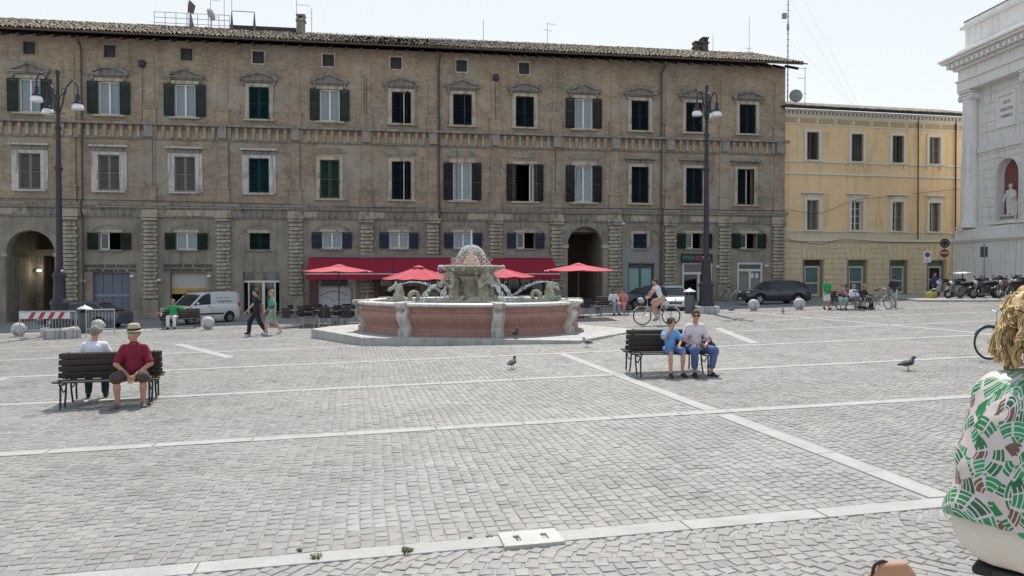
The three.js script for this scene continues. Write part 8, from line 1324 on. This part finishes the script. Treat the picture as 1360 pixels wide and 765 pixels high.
// people on the right
{ const J = pose('walk', 1.56, { stride: 0.06 }); person('man in green T-shirt and white shorts standing by the yellow building', atPx(1098, 411.5), 0.2, J, { cell: 0.02, fat: 1.15, skin: [0.46, 0.24, 0.17], hair: { ...C.hGrey, low: 0.0 }, top: { m: C.green, sleeve: 0.8, hem: -0.1 }, legs: { m: C.offw, len: 0.85, wide: 0.03 }, shoes: C.shoeB });
  const S = (x, side) => seatOf(benchC, x, side, 0.36);
  person('person in white and teal on the crowded bench beside the dark bicycle', S(-0.5, 1), facing(benchC, 1, -0.3), pose('sit', 1.5, { seat: 0.44, turn: { headYaw: -0.4 } }), { cell: 0.02, hair: { ...C.hBrown }, top: { m: C.pink, sleeve: 0.9 }, legs: { m: C.teal, len: 1.2, wide: 0.05 }, shoes: C.shoeB });
  person('grey-haired person in white top leaning forward on the crowded bench', S(0.05, 1), facing(benchC, 1, 0.2), pose('sit', 1.54, { seat: 0.44, turn: { headPitch: 0.35 } }), { cell: 0.02, fat: 1.1, hair: { ...C.hGrey, low: -0.05 }, top: { m: C.white, sleeve: 1.3 }, legs: { m: C.grey }, shoes: C.shoeW });
  person('man in dark clothes at the end of the crowded bench', S(0.6, 1), facing(benchC, 1, 0.6), pose('sit', 1.56, { seat: 0.44, turn: { headYaw: 0.4 } }), { cell: 0.02, fat: 1.1, skin: [0.42, 0.22, 0.16], hair: { ...C.hGrey, low: 0.0 }, top: { m: mat([0.05, 0.03, 0.03], 0.9), sleeve: 0.9 }, legs: { m: C.black }, shoes: C.shoeB });
  const bg = thing('floor_bag', 'black bag on the ground under the crowded bench', 'bag', (p => [p[0], p[1], p[2] + 0.35])(S(0.3, 1)), 0.2); part('bag_body', prep(blob([['c', [-0.18, 0.1, 0], [0.2, 0.1, 0], 0.11, 0.1]], 0.04, 0.018)), C.black, bg); B().tube([[-0.12, 0.18, 0], [0, 0.3, 0.02], [0.12, 0.18, 0]], 0.012, 12, 5).mesh('handle', C.black, bg);
  person('man in black shirt and grey trousers standing with back turned behind the bicycle', atPx(1187, 409), Math.PI - 0.2, pose('stand', 1.58, { set: { wrL: [0.12, 0.98, 0.2], wrR: [-0.12, 0.98, 0.2] } }), { cell: 0.02, skin: [0.3, 0.17, 0.12], hair: { ...C.hDark }, top: { m: C.navy, sleeve: 0.8, hem: -0.14 }, legs: { m: mat([0.4, 0.4, 0.4], 0.9) }, shoes: C.shoeB });
  person('person in blue jacket standing in the last doorway behind the scooters', (p => [p.x, gy(p.x), p.z])(V((1241 - 680) / FPX * 48.5, 0, -48.5)), 0.3, pose('stand', 1.62), { cell: 0.02, hair: { ...C.hDark }, top: { m: mat([0.05, 0.07, 0.15], 0.9), sleeve: 1.8, hem: -0.14 }, legs: { m: C.navy }, shoes: C.shoeB });
  { const x = (487 - 680) / FPX * 38.6; const ch = gpos(x, -38.6); person('café guest in white shirt seated behind the fountain rim', ch, 0.2, pose('sit', 1.76, { seat: 0.45 }), { cell: 0.02, hair: { ...C.hDark }, top: { m: C.offw, sleeve: 0.9 }, legs: { m: C.navy }, shoes: C.shoeB }); const src = scene.getObjectByName('cafe_chair'); copyOf(src, 'cafe_chair', 'black woven café chair under the guest in white shirt', [ch[0], ch[1], ch[2]], 0.2, 'black café chairs'); }
}
// ------------------------------------------------------------------ the blonde woman on the ledge, close to the steps
{
  const seat = 1.165, wx = 1.64, wz = -2.42, g0 = gy(wx);
  const ledge = thing('stone_ledge', 'grey stone ledge under the blonde woman', 'ledge', [0, 0, 0]);
  const st = mat([1, 1, 1], 0.8, { map: stoneTex(0.5, [1, 0.98, 0.95], 601) });
  B().rbox(wx + 1.1, (seat - 0.11) / 2, wz - 0.13, 2.0, seat - 0.12, 0.44, 0.01).mesh('wall', st, ledge); B().rbox(wx + 1.08, seat - 0.085, wz - 0.13, 2.1, 0.085, 0.52, 0.015).mesh('coping', st, ledge);
  const cu = thing('black_layer', 'thin black layer between the woman and the ledge', 'pad', [wx, seat, wz], Math.PI - 0.72);  // thin black layer that draws the dark line below her trousers
  B().rbox(-0.02, -0.025, 0.13, 0.42, 0.032, 0.36, 0.014).mesh('pad', mat([0.015, 0.015, 0.016], 0.7), cu); B().rbox(0.03, -0.02, -0.055, 0.2, 0.02, 0.02, 0.008).mesh('hem', mat([0.03, 0.03, 0.03], 0.7), cu);
  const J = pose('sit', 1.68, { seat, set: { knL: [0.14, seat + 0.085, 0.44], knR: [-0.14, seat + 0.085, 0.44], anL: [0.14, seat - 0.33, 0.46], anR: [-0.14, seat - 0.33, 0.46], toeL: [0.15, seat - 0.39, 0.6], toeR: [-0.15, seat - 0.39, 0.6], elL: [0.175, seat + 0.29, 0.24], elR: [-0.175, seat + 0.29, 0.24], wrL: [0.09, seat + 0.15, 0.36], wrR: [-0.09, seat + 0.15, 0.36] }, turn: { headYaw: 0.1, headPitch: 0.22 } }); for (const n of ['shL', 'shR']) { J[n][0] *= 0.86; J[n][1] -= 0.025; } J.head[1] -= 0.035; J.head[2] += 0.02;
  for (const n of ['hipL', 'hipR']) J[n][0] *= 1.45;
  const k = J.k, pants = mat([0.66, 0.60, 0.53], 0.85);
  const wom = person('woman with curly blonde hair in green and white patterned blouse', [wx, g0, wz], Math.PI - 0.72, J, { cell: 0.011, fat: 1.24, thigh: 1.28, skin: [0.56, 0.33, 0.25], shoes: C.shoeW, legs: { m: pants, len: 1.7, wide: 0.01 } });
  B().at(new THREE.TorusGeometry(0.175, 0.012, 8, 40), 0, J.pelvis[1] + 0.03, -0.005, Math.PI / 2, 0, 0, [1.12, 0.86, 1.6]).mesh('waistband', pants, wom);
  // blouse: loose torso and short sleeves, satin with printed green arcs
  const P = torsoPrims(J, 1.22, 0.022);
  for (const n of ['L', 'R']) { P.push(['c', J['sh' + n], v3(J['sh' + n], J['el' + n], 0.7), 0.062, 0.07]); P.push(['c', add3(J['sh' + n], [(n === 'L' ? -0.01 : 0.01), -0.05, 0]), [(n === 'L' ? 1 : -1) * 0.15, J.pelvis[1] + 0.0, 0.01], 0.066, 0.116]); }
  P.push(['c', add3(J.hipL, [0.0, 0.05, -0.01]), add3(J.hipR, [0, 0.05, -0.01]), 0.128, 0.128]); P.push(['c', add3(J.chest, [0.08, -0.05, -0.03]), add3(J.pelvis, [0.1, 0.08, -0.02]), 0.14, 0.15]); P.push(['c', add3(J.chest, [-0.08, -0.05, -0.03]), add3(J.pelvis, [-0.1, 0.08, -0.02]), 0.14, 0.15]);
  const f0 = fieldOf(P, 0.05), hem = J.pelvis[1] + 0.005;
  const f = p => { const a = Math.atan2(p[0], p[2]); let d = f0(p) + 0.010 * Math.sin(p[1] * 38 + 3.0 * Math.sin(a * 2) + a * 4) * smooth(hem + 0.42, hem, p[1]) + 0.012 * (vnoise3(p[0] * 8 + 20, p[1] * 10 + 20, p[2] * 8 + 20, 6) - 0.5) + 0.004 * (vnoise3(p[0] * 26 + 20, p[1] * 40 + 20, p[2] * 26 + 20, 8) - 0.5); d = Math.max(d, hem + 0.02 * Math.sin(a * 3 + 1) + 0.03 * (p[2] < 0 ? 0 : 0.5) - p[1]); const r = Math.hypot(p[0], p[2] - J.neck[2]); d = Math.max(d, r < 0.14 ? p[1] - (J.neck[1] - 0.012 + (p[2] - J.neck[2]) * -0.25) : -1); return d; };
  const g = prep(netMesh(f, boundsOf(P, 0.06), 0.0085)), pa = g.attributes.position, uv = new Float32Array(pa.count * 2);
  for (let i = 0; i < pa.count; i += 3) { let a0; for (let c = 0; c < 3; c++) { let a = Math.atan2(pa.getX(i + c), -pa.getZ(i + c)); if (c === 0) a0 = a; if (a - a0 > Math.PI) a -= 2 * Math.PI; if (a0 - a > Math.PI) a += 2 * Math.PI; uv[(i + c) * 2] = a * 0.24 / 0.92; uv[(i + c) * 2 + 1] = pa.getY(i + c) / 0.92; } }
  g.setAttribute('uv', new THREE.BufferAttribute(uv, 2));
  const cv = document.createElement('canvas'); cv.width = cv.height = 1024; const cx = cv.getContext('2d'), pr = rngOf(321), q = (a, b) => a + (b - a) * pr();
  cx.fillStyle = '#cfc2c0'; cx.fillRect(0, 0, 1024, 1024);
  const greens = ['#0f8a4e', '#127a45', '#0b6b3e', '#18955a', '#0d5a38', '#0f8a4e', '#127a45', '#6d4f45'];
  const fans = []; for (let j = 0; j < 8; j++) for (let i = 0; i < 6; i++) fans.push([(i + 0.5 * (j % 2)) * 170.7 + q(-16, 16), j * 128 + q(-16, 16), q(0, 6.28)]);
  for (const [fx, fy, a0] of fans) for (const ox of [-1024, 0, 1024]) for (const oy of [-1024, 0, 1024]) {
    const X = fx + ox, Y = fy + oy; if (X < -180 || X > 1204 || Y < -180 || Y > 1204) continue; const lr = rngOf(Math.round(fx * 7 + fy * 13)), l = (a, b) => a + (b - a) * lr();
    for (let r = 0; r < 2; r++) { const rad = 42 + r * 62 + l(-4, 4), wd = l(40, 52); let a = a0 + r; const end = a + l(3.4, 5.0); cx.strokeStyle = '#d2c6c3'; cx.lineWidth = wd + 5; cx.beginPath(); cx.arc(X, Y, rad, a, end); cx.stroke(); const b0 = a; while (a < end) { const da = l(44, 66) / rad, gap = l(6, 12) / rad; if (lr() > 0.08) { cx.strokeStyle = greens[Math.floor(lr() * 8)]; cx.lineWidth = wd * l(0.85, 1); cx.beginPath(); cx.arc(X, Y, rad, a, a + da - gap); cx.stroke(); } a += da; } cx.strokeStyle = '#d6cbc8'; cx.lineWidth = 4.5; for (const k2 of [-0.2, 0.2]) { cx.beginPath(); cx.arc(X + l(-4, 4), Y + l(-4, 4), rad + wd * k2, b0, end); cx.stroke(); } }
  }
  const bt = new THREE.CanvasTexture(cv); bt.colorSpace = THREE.SRGBColorSpace; bt.wrapS = bt.wrapT = THREE.RepeatWrapping;
  part('blouse', g, mat([0.9, 0.9, 0.9], 0.38, { map: bt, sheen: 0.3, clearcoat: 0.15, clearcoatRoughness: 0.3 }), wom);
  // hair: a soft cap and many curled locks
  const hp = V(...J.head), hr = rngOf(77), h = (a, b) => a + (b - a) * hr();
  const cap = netMesh(p => { const d = dEll(p, [hp.x, hp.y + 0.03, hp.z - 0.02], [0.117, 0.126, 0.13]) + 0.045 * (vnoise3(p[0] * 28, p[1] * 28 + 60, p[2] * 28 + 30, 4) - 0.5); return Math.max(d, -dEll(p, [hp.x, hp.y - 0.03, hp.z + 0.12], [0.08, 0.11, 0.08])); }, [[hp.x - 0.18, hp.y - 0.16, hp.z - 0.2], [hp.x + 0.18, hp.y + 0.2, hp.z + 0.15]], 0.009);
  const blond = () => { const t = hr(), d = hr(); return d < 0.08 ? [0.26 + 0.1 * t, 0.155 + 0.06 * t, 0.06 + 0.02 * t] : [0.52 + 0.16 * t, 0.375 + 0.13 * t, 0.18 + 0.09 * t]; };
  const pieces = [colourGeo(slim(cap), (x, y, z) => { const t = vnoise3(x * 60, y * 25 + 60, z * 60 + 30, 14); return [0.42 + 0.2 * t, 0.29 + 0.15 * t, 0.135 + 0.09 * t]; })];
  for (let i = 0; i < 430; i++) {
    const th = h(0, 6.283), ph = Math.acos(h(-0.6, 1)), n = V(Math.sin(ph) * Math.cos(th), Math.cos(ph), Math.sin(ph) * Math.sin(th)); if (n.z > 0.62 && n.y < 0.45) continue;
    const L = h(0.055, 0.095), cr = h(0.012, 0.022), turns = h(0.7, 1.4), p0 = h(0, 6.28), c0 = blond(), side = V(n.z + h(-0.6, 0.6), h(-0.2, 0.2), -n.x + h(-0.6, 0.6)).normalize(), t1 = new THREE.Vector3().crossVectors(n, side).normalize(), t2 = new THREE.Vector3().crossVectors(n, t1);
    for (let m = 0; m < 16; m++) {
      const root = V(hp.x + n.x * 0.106 + h(-0.006, 0.006), hp.y + 0.025 + n.y * 0.112 + h(-0.006, 0.006), hp.z - 0.02 + n.z * 0.118 + h(-0.006, 0.006)), pts = [], f = h(0.96, 1.04), fr = h(-0.12, 0.12), c = c0.map(x => x * h(0.88, 1.1));
      for (let s = 0; s <= 8; s++) { const u = s / 8, a = p0 + fr + u * turns * 6.283, sp = 0.0035 * u * u; pts.push(root.clone().addScaledVector(n, 0.02 * Math.sin(u * 2.2)).addScaledVector(side, L * 0.35 * u).add(V(h(-sp, sp), -L * f * 0.8 * u * (0.35 + 0.65 * u) + (n.y > 0.5 ? 0.02 * u : 0), h(-sp, sp))).addScaledVector(t1, cr * u * Math.cos(a)).addScaledVector(t2, cr * u * Math.sin(a)).addScaledVector(n, 0.022 * u * (n.y > 0 ? 0.4 : 1))); }
      pieces.push(colourGeo(slim(new THREE.TubeGeometry(new THREE.CatmullRomCurve3(pts), 12, h(0.0012, 0.0022), 3)), () => c));
    }
  }
  part('hair', mergeGeometries(pieces, false), mat([1, 1, 1], 0.5, { vertexColors: true, sheen: 0.3 }), wom);
  // seam down the trousers
  B().tube([[0.155, J.pelvis[1] + 0.05, -0.06], [0.185, J.pelvis[1] - 0.0, -0.05], [0.19, J.pelvis[1] - 0.06, -0.02]], 0.004, 12, 5).mesh('trouser_seam', mat([0.5, 0.45, 0.4], 0.9), wom);

  // tan bag shape with black handle, standing in for an unidentified object
  const bp = gpos(2.42, -5.05), bag = thing('tan_bag_stand_in', 'tan bag-shaped stand-in for an unidentified object on the setts near the ledge', 'bag', bp, 0.15); bag.scale.set(0.62, 0.7, 0.6);
  part('bag_body', prep(blob([['c', [-0.12, 0.1, 0], [0.2, 0.1, 0], 0.1, 0.1], ['c', [-0.08, 0.2, 0], [0.17, 0.2, 0], 0.05, 0.05]], 0.06, 0.014)), mat([0.48, 0.26, 0.15], 0.6), bag); B().tube([[-0.2, 0.12, 0.02], [-0.17, 0.235, 0.02], [-0.08, 0.262, 0], [0.0, 0.24, -0.02]], 0.018, 16, 7).mesh('handle', C.shoeB, bag);
}
// statue in the niche of the white building
{
  const n0 = wu(1324, 260), n1 = wu(1354, 260), c = (n0 + n1) / 2, p = WP.clone().addScaledVector(Wd, c).addScaledVector(Wn, -0.2), s = thing('niche_statue', 'white marble statue of a draped standing figure in the red niche', 'statue', [p.x, 5.56, p.z], WA + 0.35), sm = mat([1, 1, 1], 0.7, { map: stoneTex(0.68, [1, 0.97, 0.9], 621, 0.5) });
  const fig = [['c', [-0.12, 0.5, 0.03], [-0.12, 1.25, 0], 0.11, 0.15], ['c', [0.13, 0.5, 0], [0.12, 1.25, 0], 0.13, 0.16], ['c', [0, 1.2, 0], [0, 1.75, 0], 0.2, 0.2], ['c', [-0.17, 1.82, 0], [0.17, 1.82, 0], 0.1, 0.1], ['c', [0, 1.9, 0], [0, 2.05, 0.02], 0.07, 0.07], ['e', [0, 2.16, 0.03], [0.105, 0.14, 0.12]], ['e', [0, 2.19, 0], [0.12, 0.12, 0.13]], ['c', [-0.22, 1.8, 0], [-0.34, 1.45, 0.05], 0.08, 0.07], ['c', [-0.34, 1.45, 0.05], [-0.36, 1.12, 0.2], 0.065, 0.05], ['c', [0.22, 1.8, 0], [0.32, 1.5, 0.06], 0.1, 0.09], ['c', [0.32, 1.5, 0.06], [0.1, 1.42, 0.26], 0.075, 0.06], ['c', [0.2, 1.75, -0.06], [0.34, 0.95, -0.04], 0.14, 0.17], ['c', [0.34, 0.95, -0.04], [0.3, 0.35, -0.06], 0.16, 0.2], ['c', [-0.2, 1.8, 0.1], [0.3, 1.4, 0.14], 0.07, 0.09], ['c', [-0.12, 0.42, 0.05], [-0.14, 0.36, 0.16], 0.07, 0.05], ['c', [0.12, 0.42, 0.02], [0.14, 0.36, 0.14], 0.07, 0.05]];
  part('figure', boxUV(prep(blob(fig, 0.07, 0.028, p => 0.035 * Math.sin(p[0] * 34 + 2 * Math.sin(p[1] * 3)) * smooth(0.3, 0.7, p[1]) * smooth(1.9, 1.6, p[1]) * 0.5))), sm, s);
  B().rbox(0, 0.16, 0.02, 1.15, 0.36, 0.62, 0.03).mesh('pedestal', sm, s); textMesh('ROSSINI', 0.2, 0.02, mat([0.16, 0.16, 0.16], 0.8), 'letters', s, 0, 0.06, 0.335, 0.95);
}
renderer.render(scene, camera);
